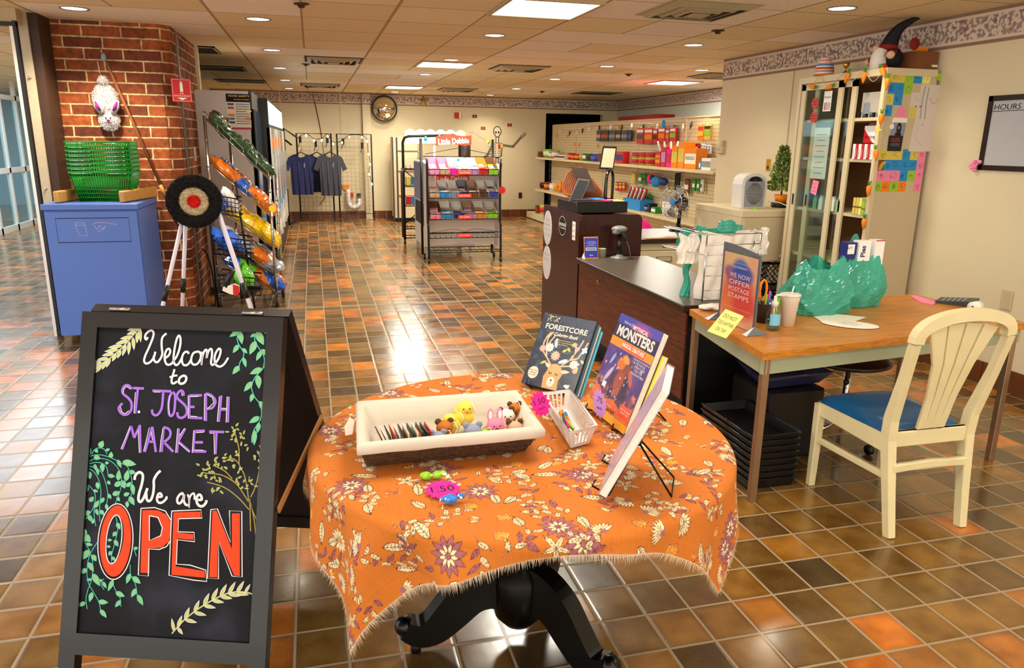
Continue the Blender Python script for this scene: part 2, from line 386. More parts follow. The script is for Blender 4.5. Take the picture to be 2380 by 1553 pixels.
    def star(s,u,v,r,ri,n,frame,d,m,ph=0.0):
        return s.poly([(u+(r if k%2==0 else ri)*math.cos(ph+PI*k/n),v+(r if k%2==0 else ri)*math.sin(ph+PI*k/n))for k in range(2*n)],frame,d,m)
    def stroke(s,pts,wd,frame,d,m,taper=False,closed=False):
        P=[Vector((a,b))for a,b in pts];N=len(P);L=[];Rr=[]
        o,U,V,Nn=[Vector(q)for q in frame]
        for i in range(N):
            if closed:t=P[(i+1)%N]-P[i-1]
            else:t=P[min(i+1,N-1)]-P[max(i-1,0)]
            if t.length<1e-9:t=Vector((1,0))
            t.normalize();nn=Vector((-t.y,t.x));ww=wd/2
            if taper:ww*=(0.25+0.75*math.sin(PI*min(1,max(0,(i+0.3)/(N-0.4)))))
            L.append(P[i]+nn*ww);Rr.append(P[i]-nn*ww)
        vs=[tuple(o+U*p.x+V*p.y+Nn*d)for p in L]+[tuple(o+U*p.x+V*p.y+Nn*d)for p in Rr]
        fs=[(i,N+i,N+i+1,i+1)for i in range(N-1)]
        if closed:fs.append((N-1,2*N-1,N,0))
        return s.add(vs,fs,m)
    def text(s,txt,u,v,h,frame,d,m,align='c',width=None,bold=0.0,shear=0.0,rot=0.0,fn=None):
        vs,fs=text_mesh(txt,bold)
        if not vs:return s
        x0=min(q[0]for q in vs);x1=max(q[0]for q in vs);y0=min(q[1]for q in vs);y1=max(q[1]for q in vs)
        ky=h/0.72;kx=ky if width is None else width/(x1-x0)
        wd=(x1-x0)*kx;ax={'c':-wd/2,'l':0,'r':-wd}[align]
        o,U,V,N=[Vector(q)for q in frame];out=[]
        for q in vs:
            a=(q[0]-x0)*kx+ax;b=q[1]*ky;a+=shear*b
            if fn:a,b=fn(a,b)
            if rot:a,b=a*math.cos(rot)-b*math.sin(rot),a*math.sin(rot)+b*math.cos(rot)
            out.append(tuple(o+U*(u+a)+V*(v+b)+N*d))
        return s.add(out,fs,m)
    def build(s,name,parent=None,local=False,recalc=True):
        me=bpy.data.meshes.new(name)
        off=Vector((0,0,0))if(parent is None or local)else WL.get(parent.name,Vector((0,0,0)))
        v=s.v
        ob=bpy.data.objects.new(name,me)
        if parent is None and not local and v:
            xs=[q[0]for q in v];ys=[q[1]for q in v];zs=[q[2]for q in v]
            off=Vector(((min(xs)+max(xs))/2,(min(ys)+max(ys))/2,min(zs)));ob.location=off
        me.from_pydata([(q[0]-off.x,q[1]-off.y,q[2]-off.z)for q in v],[],s.f)
        for m in s.mats:me.materials.append(m)
        me.polygons.foreach_set('material_index',s.m);me.polygons.foreach_set('use_smooth',s.sm)
        me.update()
        C.objects.link(ob)
        if parent is not None:ob.parent=parent;WL[ob.name]=off.copy()
        else:WL[ob.name]=off.copy()
        return ob
WL={}
def tag(o,label=None,cat=None,group=None,kind=None):
    if label:o['label']=label
    if cat:o['category']=cat
    if group:o['group']=group
    if kind:o['kind']=kind
    return o
def thing(name,label,cat,loc,group=None,rz=0.0):
    o=bpy.data.objects.new(name,None);C.objects.link(o);o.location=loc;o.rotation_euler=(0,0,rz);o.empty_display_size=0.1
    WL[o.name]=Vector(loc);return tag(o,label,cat,group)
def struct(mb,name):return tag(mb.build(name),kind='structure')
def dup(root,loc,rz=None,label=None,group=None):
    def rec(o,par):
        c=o.copy();C.objects.link(c)
        if par is not None:c.parent=par
        for ch in[q for q in o.children]:rec(ch,c)
        return c
    r=rec(root,None);r.location=loc
    if rz is not None:r.rotation_euler=(0,0,rz)
    if label:r['label']=label
    if group:r['group']=group
    return r
def frame_y(y,sgn=-1):   # vertical plane facing the camera side (-y): u = +x, v = +z
    return((0,y,0),(1,0,0),(0,0,1),(0,-1,0))
def frame_x(x):           # vertical plane facing -x: u = -y (left to right as seen), v = +z
    return((x,0,0),(0,-1,0),(0,0,1),(-1,0,0))
def frame_at(o,U,V):
    U=Vector(U).normalized();V=Vector(V).normalized();return(Vector(o),U,V,U.cross(V).normalized())

# painted grids: a fine mesh whose colour attribute holds the printed pattern of the thing
class Canvas:
    def __init__(s,w,h,bg):s.a=np.zeros((h,w,3));s.a[:]=lin(bg);s.w=w;s.h=h
    def _box(s,xs,ys,pad=1):
        x0=max(0,int(min(xs)-pad));x1=min(s.w,int(max(xs)+pad+2));y0=max(0,int(min(ys)-pad));y1=min(s.h,int(max(ys)+pad+2))
        if x0>=x1 or y0>=y1:return None
        yy,xx=np.mgrid[y0:y1,x0:x1];return x0,x1,y0,y1,xx+0.5,yy+0.5
    def put(s,b,mask,col,al=1.0):
        x0,x1,y0,y1=b[:4];sub=s.a[y0:y1,x0:x1];c=np.array(lin(col));k=(mask*al)[...,None]
        s.a[y0:y1,x0:x1]=sub*(1-k)+c*k
    def poly(s,pts,col,al=1.0):
        xs=[p[0]for p in pts];ys=[p[1]for p in pts];b=s._box(xs,ys)
        if b is None:return
        xx,yy=b[4],b[5];ins=np.zeros(xx.shape,bool);n=len(pts)
        for i in range(n):
            xa,ya=pts[i];xb,yb=pts[(i+1)%n]
            if ya==yb:continue
            c=((ya>yy)!=(yb>yy))&(xx<(xb-xa)*(yy-ya)/(yb-ya)+xa);ins^=c
        s.put(b,ins.astype(float),col,al)
    def ell(s,x,y,rx,ry,col,al=1.0,rot=0.0,soft=0.0):
        r=max(rx,ry);b=s._box([x-r,x+r],[y-r,y+r])
        if b is None:return
        dx=b[4]-x;dy=b[5]-y;c,q=math.cos(rot),math.sin(rot)
        d=np.sqrt(((dx*c+dy*q)/rx)**2+((-dx*q+dy*c)/ry)**2)
        s.put(b,np.clip((1-d)/soft,0,1)if soft else(d<1).astype(float),col,al)
    def line(s,pts,wd,col,al=1.0):
        for(xa,ya),(xb,yb)in zip(pts[:-1],pts[1:]):
            b=s._box([xa,xb],[ya,yb],wd+1)
            if b is None:continue
            dx,dy=xb-xa,yb-ya;L=dx*dx+dy*dy+1e-9
            t=np.clip(((b[4]-xa)*dx+(b[5]-ya)*dy)/L,0,1);d=np.hypot(b[4]-xa-t*dx,b[5]-ya-t*dy)
            s.put(b,np.clip(wd/2+0.5-d,0,1),col,al)
    def leaf(s,x,y,L,wd,ang,fill,edge=None,ew=1.2,veins=0):
        ca,sa=math.cos(ang),math.sin(ang);up=[];dn=[]
        for i in range(13):
            t=i/12;q=math.sin(PI*t**0.8)*wd/2;px,py=x+ca*L*t,y+sa*L*t
            up.append((px-sa*q,py+ca*q));dn.append((px+sa*q,py-ca*q))
        s.poly(up+dn[::-1],fill)
        if edge:
            s.line(up+dn[::-1],ew,edge)
            if veins:
                s.line([(x,y),(x+ca*L,y+sa*L)],ew,edge)
                for i in range(1,veins+1):
                    t=i/(veins+1);q=math.sin(PI*t**0.8)*wd*0.42;px,py=x+ca*L*t,y+sa*L*t;fx,fy=px+ca*L*0.1,py+sa*L*0.1
                    s.line([(px,py),(fx-sa*q,fy+ca*q)],ew*0.8,edge);s.line([(px,py),(fx+sa*q,fy-ca*q)],ew*0.8,edge)
    def sample(s,u,v):      # u,v in 0..1, v up
        x=np.clip((u*s.w).astype(int),0,s.w-1);y=np.clip(((1-v)*s.h).astype(int),0,s.h-1)
        return s.a[y,x]
def painted_grid(name,P,cols,material,parent=None,off=(0,0,0),closed=None):
    # P: (ny,nx,3) array of points, cols: (ny,nx,3)
    ny,nx=P.shape[:2];me=bpy.data.meshes.new(name)
    off=np.array(off,float)
    me.vertices.add(nx*ny);me.vertices.foreach_set('co',(P.reshape(-1,3)-off).astype(np.float32).ravel())
    i,j=np.meshgrid(np.arange(nx-1),np.arange(ny-1));a=(j*nx+i).ravel()
    q=np.stack([a,a+1,a+nx+1,a+nx],1);nf=len(q)
    me.loops.add(nf*4);me.polygons.add(nf);me.loops.foreach_set('vertex_index',q.ravel().astype(np.int32))
    me.polygons.foreach_set('loop_start',(np.arange(nf)*4).astype(np.int32));me.polygons.foreach_set('loop_total',np.full(nf,4,np.int32))
    me.polygons.foreach_set('use_smooth',np.ones(nf,bool));me.update(calc_edges=True)
    at=me.color_attributes.new('Col','FLOAT_COLOR','POINT')
    at.data.foreach_set('color',np.concatenate([cols.reshape(-1,3),np.ones((nx*ny,1))],1).astype(np.float32).ravel())
    me.materials.append(material);o=bpy.data.objects.new(name,me);C.objects.link(o)
    if parent is not None:o.parent=parent
    return o
def plane_art(name,cv,frame,wd,ht,d,material,parent,res=0.0012):
    o,U,V,N=[np.array(q)for q in frame];nx=max(2,int(wd/res));ny=max(2,int(ht/res))
    u=np.linspace(0,1,nx);v=np.linspace(0,1,ny);uu,vv=np.meshgrid(u,v)
    P=o+uu[...,None]*wd*U+vv[...,None]*ht*V+N*d
    off=WL.get(parent.name,Vector((0,0,0)))if parent else(0,0,0)
    ob=painted_grid(name,P,cv.sample(uu,vv),material,parent,tuple(off));WL[ob.name]=Vector(off);return ob
# ================================================================ SETTING
WX=4.63      # right wall near part
BY=16.5      # back wall
BRX=6.8      # right wall of the deeper part
mat_floor();mat_ceiling();mat_brick('front');mat_brick('side');mat_border()
mat('wall_paint','#DCD0B0',0.75,var=0.03,nscale=2.5)
mat('wall_paint_cool','#C9CFC8',0.8,var=0.02)
mat('base_tile','#6A3A20',0.3,var=0.25,nscale=5);mat('grout','#8A7660',0.8)
mat('black','#0D0C0E',0.4,var=0);mat('black_gloss','#0B0A0C',0.18,var=0,coat=0.4);mat('unlit_black','#050505',0.9,var=0)
mat('white_metal','#E6E2DA',0.35,var=0.02);mat('white','#F2F0EA',0.5,var=0.01);mat('paper','#F0ECE4',0.7,var=0.01)
mat('beige_metal','#C9B999',0.4,var=0.03,nscale=3);mat('chrome','#C8C8C8',0.18,metal=1,var=0);mat('steel','#9A948C',0.35,metal=1,var=0.1)
mat('trim_beige','#B6A280',0.6,var=0.1);mat('trim_brown','#3B2418',0.55,var=0.1);mat('jamb_beige','#B7A78F',0.45,var=0.08)
mat('red','#C81E1E',0.4,var=0.03);mat('lamp_white','#FFFDF6',emit=3.0);mat('lamp_cool','#E8F6FF',emit=4.0);mat('down_white','#FFF6E8',emit=7.0)
mat('dark_grille','#1E1710',0.7,var=0);mat('vent_metal','#A79878',0.5,var=0.08)
b=MB();b.box(-9,-3.0,-0.2,12,22,0,'quarry_tile');struct(b,'floor')
b=MB();b.box(-9,-3.0,CEIL,12,22,CEIL+0.15,'acoustic_tile');struct(b,'ceiling')
# bright metal divider strip between the two laying fields of the floor
mat('strip','#B9A688',0.35,var=0.2)
b=MB();b.box(-2.1,7.575,0,6.8,7.585,0.0025,'strip');b.box(-2.1,7.615,0,6.8,7.622,0.0025,'strip');struct(b,'trim_1')
# right wall (near part) and its return
b=MB();b.box(WX,-3,0,WX+0.18,8.1,CEIL,'wall_paint');b.box(WX+0.18,7.95,0,BRX,8.1,CEIL,'wall_paint');struct(b,'wall_right')
b=MB();b.box(BRX,8.1,0,BRX+0.15,BY+0.15,CEIL,'wall_paint_cool');struct(b,'wall_right_rear')
# back wall with the dark doorway opening
b=MB();DX0,DX1,DZ=5.1,6.45,2.28
b.box(-1.9,BY,0,DX0,BY+0.15,CEIL,'wall_paint');b.box(DX1,BY,0,BRX,BY+0.15,CEIL,'wall_paint');b.box(DX0,BY,DZ,DX1,BY+0.15,CEIL,'wall_paint')
b.box(1.06,BY-0.12,0,1.22,BY,CEIL,'wall_paint')
struct(b,'wall_back')
b=MB();b.box(4.9,18.6,0,6.9,18.7,CEIL,'unlit_black');b.box(4.85,BY+0.15,0,4.95,18.6,CEIL,'unlit_black');b.box(6.85,BY+0.15,0,6.95,18.6,CEIL,'unlit_black');struct(b,'wall_passage')  # near-black walls: darkness of the unlit room beyond, put into the colour
b=MB()
for x0,x1 in((-1.9,DX0),):
    n=int((x1-x0)/0.2)
    for i in range(n):
        b.box(x0+i*0.2+0.004,BY-0.012,0,x0+(i+1)*0.2-0.004,BY,0.16,'base_tile')
struct(b,'baseboard_back')
b=MB()
n=int(11.0/0.2)
for i in range(n):b.box(WX-0.012,-2.9+i*0.2+0.004,0,WX,-2.9+(i+1)*0.2-0.004,0.155,'base_tile')
b.box(WX-0.004,-2.9,0,WX,8.1,0.15,'grout')
struct(b,'baseboard_right')
# wallpaper border under the ceiling
b=MB();bz=CEIL-0.23
b.box(WX-0.006,-3,bz,WX,8.1,CEIL,'floral_border_paper');struct(b,'trim_2')
b=MB();b.box(-1.9,BY-0.006,bz,1.06,BY,CEIL,'floral_border_paper');b.box(1.06,BY-0.126,bz,1.22,BY-0.12,CEIL,'floral_border_paper');b.box(1.22,BY-0.006,bz,BRX,BY,CEIL,'floral_border_paper');struct(b,'trim_3')
b=MB();b.box(BRX-0.006,8.1,bz,BRX,BY,CEIL,'floral_border_paper');struct(b,'trim_4')
# vertical cover strips on the wall panels
b=MB()
for x in(-0.58,0.62):b.box(x-0.012,BY-0.012,0.16,x+0.012,BY-0.0,CEIL-0.01,'wall_paint')
b.box(WX-0.004,6.74,0.16,WX,6.755,bz,'trim_beige')
struct(b,'trim_5')
# wall behind the refrigerators
b=MB();b.box(-2.0,8.95,0,-1.9,BY+0.15,CEIL,'wall_paint');struct(b,'wall_left')
# brick pillar with its recessed door channel
b=MB();bx1=-1.15
b.box(-2.10,7.40,0,bx1-0.09,7.5,CEIL,'brick_front')
b.add([(bx1-0.09,7.40,0),(bx1,7.49,0),(bx1,7.49,CEIL),(bx1-0.09,7.40,CEIL)],[(0,1,2,3)],'brick_front')
b.box(-2.16,7.49,0,bx1,7.72,CEIL,'brick_side');b.box(-2.16,7.86,0,bx1,8.9,CEIL,'brick_side')
b.box(-2.16,7.72,0,bx1-0.05,7.86,CEIL,'trim_brown')
struct(b,'wall_pillar')
b=MB();b.box(bx1-0.05,7.73,0.0,bx1-0.01,7.765,CEIL,'black');b.box(bx1-0.05,7.775,0.0,bx1+0.004,7.83,CEIL,'steel');struct(b,'trim_6')
b=MB();b.box(bx1-0.01,8.9,0,bx1+0.03,9.0,CEIL,'wall_paint');b.box(-2.0,8.9,0,bx1,9.0,CEIL,'wall_paint');struct(b,'trim_7')
# left opening: steel jamb, dark return, header, sliding glass door edge
b=MB()
b.box(-2.215,7.08,0,-2.135,7.2,CEIL,'jamb_beige');b.box(-2.135,7.10,0,-2.065,7.41,CEIL,'trim_brown')
for z in(2.1,1.22,0.7):b.lathe((-2.17,7.08,z),[(0.012,0),(0.012,-0.006),(0.005,-0.012),(0.0,-0.012)],'chrome',10,'y')
b.box(-3.6,6.90,2.49,-2.15,7.02,CEIL,'trim_beige')
b.box(-2.3,7.2,0,-2.1,7.5,CEIL,'trim_brown')
struct(b,'door_1')
b=MB();b.box(-2.195,6.86,0,-2.172,6.89,2.48,'white_metal');b.box(-2.172,6.86,0,-2.148,6.91,2.5,'black');b.box(-3.6,6.85,2.46,-2.148,6.89,2.49,'black');b.box(-2.17,6.85,0.0,-2.14,6.91,0.06,'black');struct(b,'door_2')
# corridor beyond: glazed partition with white mullions and pale rooms behind
LX=-5.216
thin('pane','#DDF0F6');mat('room_blue','#A9CBD8',0.8,var=0.03);mat('room_floor','#5E7F8A',0.5,var=0.2)
b=MB()
ys=[11.2,12.3,13.4,14.5,15.25,16.0,16.75]
for y in ys:b.box(LX-0.03,y-0.035,0,LX+0.03,y+0.035,CEIL,'white_metal')
for z0,z1 in((0,0.1),(1.0,1.09),(2.26,2.34)):b.box(LX-0.03,11.2,z0,LX+0.03,16.75,z1,'white_metal')
struct(b,'window_1')
b=MB();b.box(LX-0.004,11.2,0.1,LX+0.004,16.75,2.3,'pane');struct(b,'window_2')
b=MB();b.box(-9,10.8,0,-8.9,20.9,CEIL,'room_blue');b.box(-9,20.9,0,-1.9,21,CEIL,'room_blue');b.box(-9,10.8,0,LX,10.9,CEIL,'room_blue');struct(b,'wall_left_office')
b=MB();b.box(LX,16.9,0,-2.0,17.0,CEIL,'white_metal');struct(b,'wall_left_corridor')

# ---------------------------------------------------------------- ceiling fixtures
def down_name(x,y):
    return{(-0.37,6.81):'round white downlight above the chip rack, largest on the left side of the ceiling',
            (-0.37,9.05):'round downlight left of the nearer left air diffuser',(-0.37,11.25):'round downlight in the left row, third from the near end',
            (-0.37,13.5):'round downlight in the left row, fourth from the near end',(-0.37,15.6):'round downlight in the left row next to the back wall',
            (1.67,7.06):'round downlight just beyond the big square light panel',(1.67,9.3):'round downlight touching the middle square light panel',
            (1.67,11.45):'round downlight between the middle and the rear square panels',(1.67,15.7):'round downlight by the wall beyond the rear square panel',
            (3.67,4.87):'round downlight nearest the striped egg on the tall cabinet',(3.67,7.04):'round downlight near the corner of the right wall border',
            (3.67,9.31):'third round downlight of the right row',(3.67,11.46):'fourth round downlight of the right row',(3.67,13.75):'fifth round downlight of the right row',
            (3.67,15.86):'last and smallest round downlight of the right row',(5.0,9.31):'round downlight above the pegboard shelving beside the wall corner',
            (-1.70,6.75):'round downlight washing the brick pillar above the pompom bunny'}[(x,y)]
for(x,y)in DOWN:
    t=thing('downlight',down_name(x,y),'ceiling light',(x,y,CEIL-0.006),'round recessed downlights')
    b=MB();b.lathe((x,y,CEIL),[(0.098,0.0),(0.103,-0.004),(0.096,-0.007),(0.088,-0.002),(0.088,0.0)],'steel',28);b.build('trim_ring',t)
    b=MB();b.lathe((x,y,CEIL),[(0.088,-0.001),(0.0,-0.003)],'down_white',24);b.build('lens',t)
for(x,y)in PANEL:
    nm={5.57:'big square fluorescent panel at the top centre of the ceiling',9.9:'square fluorescent panel halfway down the ceiling',14.3:'square fluorescent panel before the convex mirror',
          11.3:'square fluorescent panel over the pegboard shelving'}[y]
    t=thing('fluorescent_light',nm,'ceiling light',(x,y,CEIL-0.02),'square fluorescent ceiling panels')
    b=MB()
    for(a,c,d,e)in((-.343,-.365,.343,-.335),(-.343,.335,.343,.365),(-.343,-.335,-.315,.335),(.315,-.335,.343,.335)):b.box(x+a,y+c,CEIL-0.014,x+d,y+e,CEIL,'trim_beige')
    b.build('frame',t)
    b=MB();b.box(x-.315,y-.335,CEIL-0.008,x+.315,y+.335,CEIL-0.001,'lamp_white' if y!=11.3 else 'lamp_cool');b.build('diffuser',t)
VENTS=[(2.75,5.25,'air diffuser above the counter at the top edge of the view',1),(0.31,9.85,'air diffuser left of the middle light panel',0),(2.68,9.93,'air diffuser right of the middle light panel',0),
         (0.2,14.37,'small air diffuser before the back wall on the left',0),(2.7,14.4,'small air diffuser before the back wall on the right',0),(5.6,9.9,'air diffuser in the dim corner over the pegboard',0)]
for(x,y,nm,big)in VENTS:
    t=thing('air_diffuser',nm,'vent',(x,y,CEIL-0.04),'square ceiling air diffusers')
    s=0.34
    b=MB();b.box(x-s,y-s,CEIL-0.006,x+s,y+s,CEIL,'vent_metal' if big else 'dark_grille');b.build('backing',t)
    for k,q in enumerate((0.31,0.235,0.16)):
        b=MB();h0,h1=CEIL-0.004,CEIL-0.03-0.004*k
        for sx,sy in((1,0),(-1,0),(0,1),(0,-1)):
            if sx:vs=[(x+sx*q,y-q,h0),(x+sx*q,y+q,h0),(x+sx*(q-.045),y+q-.045,h1),(x+sx*(q-.045),y-q+.045,h1)]
            else:vs=[(x-q,y+sy*q,h0),(x+q,y+sy*q,h0),(x+q-.045,y+sy*(q-.045),h1),(x-q+.045,y+sy*(q-.045),h1)]
            vs2=[(a,c,d-0.004)for a,c,d in vs]
            b.add(vs+vs2,[(0,1,2,3),(7,6,5,4),(0,4,5,1),(1,5,6,2),(2,6,7,3),(3,7,4,0)],'vent_metal')
        b.build('vane',t)
    b=MB();b.box(x-.07,y-.07,CEIL-0.045,x+.07,y+.07,CEIL-0.038,'vent_metal');b.build('centre_plate',t)
for(x,y,sx,sy,nm)in((-1.25,9.27,.3,.33,'dark unlit ceiling grille left of the chip rack, nearest'),(-1.2,11.6,.35,.33,'dark unlit ceiling grille over the refrigerators, middle'),(-1.1,14.0,.4,.33,'dark unlit ceiling grille over the refrigerators, farthest'),(5.4,14.2,.4,.33,'dark unlit ceiling grille in the rear right corner')):
    b=MB();b.box(x-sx,y-sy,CEIL-0.012,x+sx,y+sy,CEIL,'dark_grille');b.box(x-sx,y-sy,CEIL-0.018,x-sx+0.02,y+sy,CEIL,'vent_metal');b.box(x+sx-0.02,y-sy,CEIL-0.018,x+sx,y+sy,CEIL,'vent_metal')
    b.box(x-sx,y-sy,CEIL-0.018,x+sx,y-sy+0.02,CEIL,'vent_metal');tag(b.build('return_grille'),nm,'vent','dark return grilles in the ceiling')
mat('sprinkler','#4A3A2A',0.4,metal=0.6)
for(x,y,nm)in((-0.02,5.95,'sprinkler head at the top left of the ceiling'),(-0.02,10.5,'sprinkler head beside the left air diffuser'),(3.4,6.1,'dark sprinkler cap near the right diffuser'),(4.35,10.2,'dark sprinkler cap before the cool light panel'),(-0.02,14.9,'sprinkler head before the back wall'),(4.3,14.2,'tiny dark sprinkler cap by the rear corner')):
    b=MB();b.lathe((x,y,CEIL),[(0.0,-0.03),(0.02,-0.03),(0.03,-0.012),(0.055,-0.008),(0.055,0)],'sprinkler',16);tag(b.build('sprinkler_head'),nm,'sprinkler','ceiling sprinklers')
# ================================================================ A-FRAME CHALKBOARD SIGN
mat('sign_frame','#0E0D14',0.35,var=0.1,coat=0.2);mat('chalk_white','#D9D6E0',0.9,var=0.05,nscale=60);mat('chalk_purple','#9A68D8',0.9,var=0.05,nscale=60)
mat('chalk_red','#D8421E',0.9,var=0.1,nscale=30);mat('chalk_teal','#4FC0B0',0.9,var=0.05);mat('chalk_leaf','#7FB884',0.9,var=0.15,nscale=60);mat('chalk_fern','#B7BE7C',0.9,var=0.1,nscale=60)
mat('chalk_olive','#9C8E4A',0.9,var=0.2,nscale=90);mat('sign_back','#1A0D08',0.6,var=0.1);mat('oak_strip','#B07B48',0.5,var=0.1)
m_,nt,bb=newmat('chalkboard',0.75)
tc=nd(nt,'ShaderNodeTexCoord');n1=nd(nt,'ShaderNodeTexNoise');n1.inputs['Scale'].default_value=5.0;n1.inputs['Detail'].default_value=7;n1.inputs['Distortion'].default_value=0.4
nt.links.new(tc.outputs['Object'],n1.inputs['Vector'])
nt.links.new(ramp(nt,n1.outputs['Fac'],[(0.35,'#0B0C11'),(0.55,'#14161F'),(0.75,'#2B2E3E')]),bb.inputs['Base Color'])
bb.inputs['Specular IOR Level'].default_value=0.25
ST=Vector((-.386,2.258,1.155));syaw,stilt=-.329,.313
SU=Vector((math.cos(syaw),math.sin(syaw),0));SNR=Vector((math.sin(syaw),-math.cos(syaw),0))
SV=Vector((0,0,1))*math.cos(stilt)-SNR*math.sin(stilt);SN=SU.cross(SV).normalized()
SF=(ST,SU,SV,SN)
def on_board(px,py):
    p=PPL(px,py,tuple(ST),np.array(SN));q=Vector(p)-ST
    return(q.dot(SU),q.dot(SV))
def crop(ox,oy,sc):return lambda pts:[on_board(ox+a/sc,oy+b/sc)for a,b in pts]
def smooth(P,k=5,closed=False):
    out=[];n=len(P)
    rng=range(n if closed else n-1)
    for i in rng:
        p0=P[(i-1)%n]if closed or i>0 else P[0];p1=P[i];p2=P[(i+1)%n];p3=P[(i+2)%n]if closed or i+2<n else P[-1]
        for j in range(k):
            t=j/k
            out.append(tuple(0.5*((2*p1[c])+(-p0[c]+p2[c])*t+(2*p0[c]-5*p1[c]+4*p2[c]-p3[c])*t*t+(-p0[c]+3*p1[c]-3*p2[c]+p3[c])*t**3)for c in range(2)))
    if not closed:out.append(tuple(P[-1]))
    return out
sign=thing('chalkboard_sign','black wooden A-frame chalkboard sign with welcome lettering standing on the tiles','sign',(ST.x,ST.y,0))
def ubox(b,u0,v0,u1,v1,d0,d1,m,fr=SF):b.prism([(u0,v0),(u1,v0),(u1,v1),(u0,v1)],fr,d0,d1,m)
Lg=1.155/math.cos(stilt)
b=MB()
ubox(b,-.3,-Lg,-.252,0,-.03,.004,'sign_frame');ubox(b,.252,-Lg,.3,0,-.03,.004,'sign_frame')
ubox(b,-.252,-.045,.252,0,-.03,.004,'sign_frame');ubox(b,-.252,-.975,.252,-.915,-.03,.004,'sign_frame')
b.build('front_frame',sign)
b=MB();ubox(b,-.252,-.915,.252,-.045,-.018,-.006,'chalkboard');b.build('chalkboard_panel',sign)
D0=-.0052
def chalk(name,items):
    b=MB();k=0
    for it in items:
        it(b,D0+0.0003*(k%6));k+=1
    b.build(name,sign)
W1=crop(320,750,9.705);W2=crop(260,880,8.172);W3=crop(300,1080,11.9);W4=crop(210,1170,6.432)
def S(P,cr,wd,m,sm=True):return lambda b,d:b.stroke(smooth(cr(P))if sm else cr(P),wd,SF,d,m)
ww=.0062
chalk('welcome_lettering',[
 S([(205,325),(175,378),(145,350),(155,270),(220,200),(285,175),(335,220),(325,320),(270,470),(205,620),(150,740),(122,850),(150,915),(215,915),(290,860),(350,760),(375,655)],W1,ww,'chalk_white'),
 S([(345,740),(345,830),(385,890),(440,880),(500,800),(535,700),(522,560),(520,420),(545,320),(630,240)],W1,ww,'chalk_white'),
 S([(600,800),(680,740),(715,650),(690,590),(640,610),(600,700),(590,820),(615,910),(660,950),(740,930),(790,860),(850,780),(910,640),(945,480),(945,350),(915,290),(870,350),(830,500),(800,680),(790,850),(820,940),(870,955),(930,890),(975,800)],W1,ww,'chalk_white'),
 S([(1135,705),(1110,660),(1050,665),(1000,730),(980,830),(1000,930),(1060,965),(1130,930),(1180,850)],W1,ww,'chalk_white'),
 S([(1320,655),(1240,690),(1195,800),(1200,900),(1260,950),(1340,920),(1400,820),(1410,720),(1370,660),(1310,655)],W1,ww,'chalk_white'),
 S([(1410,660),(1440,740),(1425,960),(1440,800),(1480,660),(1530,610),(1550,660),(1540,795),(1570,680),(1620,595),(1660,620),(1660,760),(1640,900),(1670,955),(1730,920),(1800,830),(1850,700),(1855,610),(1815,590),(1750,680),(1720,800),(1740,930),(1800,985),(1870,985),(1950,920),(2030,790)],W1,ww,'chalk_white'),
 S([(810,1050),(780,1160),(745,1280),(750,1360),(800,1370),(870,1325)],W1,ww,'chalk_white'),S([(700,1235),(780,1205),(875,1190)],W1,ww*.9,'chalk_white'),
 S([(1010,1195),(930,1250),(910,1340),(960,1380),(1040,1350),(1080,1270),(1060,1210),(1005,1195)],W1,ww*1.1,'chalk_white')])
P=[]
for pts in([(360,200),(300,135),(230,135),(180,210),(195,290),(290,370),(350,460),(350,590),(290,670),(210,690),(140,640),(110,560),(180,470)],
            [(1345,330),(1340,260),(1290,230),(1230,290),(1225,370),(1310,450),(1380,520),(1410,620),(1380,710),(1300,750),(1240,720),(1225,640)],
            [(960,250),(950,400),(930,560),(880,660),(820,700),(760,670),(745,590)],
            [(1130,260),(1080,360),(1060,520),(1075,680),(1120,710),(1165,640),(1185,480),(1185,320),(1140,255)],
            [(1765,290),(1860,310),(1940,390),(1950,470),(1890,560),(1790,575)],
            [(960,930),(1050,950),(1100,1020),(1080,1120),(980,1210)]):P.append(S(pts,W2,.0072,'chalk_purple'))
for pts in([(380,180),(590,190)],[(475,200),(425,670)],[(755,230),(1115,245)],[(1455,320),(1455,765)],[(1455,325),(1700,320)],[(1470,540),(1560,540)],[(1470,745),(1700,755)],
            [(1770,290),(1770,810)],[(2065,325),(2015,825)],[(2205,345),(2190,835)],[(2040,590),(2200,590)],
            [(180,1350),(345,905)],[(345,905),(405,1130)],[(405,1130),(520,885)],[(515,885),(525,1415)],[(610,1400),(750,920)],[(755,920),(820,1400)],[(700,1205),(780,1200)],
            [(965,940),(925,1400)],[(985,1225),(1150,1395)],[(1255,950),(1220,1415)],[(1380,950),(1250,1190)],[(1250,1200),(1470,1395)],
            [(1560,985),(1530,1410)],[(1560,1000),(1750,995)],[(1560,1215),(1715,1215)],[(1540,1390),(1780,1390)],[(1835,1010),(2120,1020)],[(1975,1020),(1955,1440)]):P.append(S(pts,W2,.0072,'chalk_purple',False))
P.append(lambda b,d:b.disc(*W2([(500,635)])[0],.004,SF,d,'chalk_white'))
chalk('purple_lettering',P)
P=[]
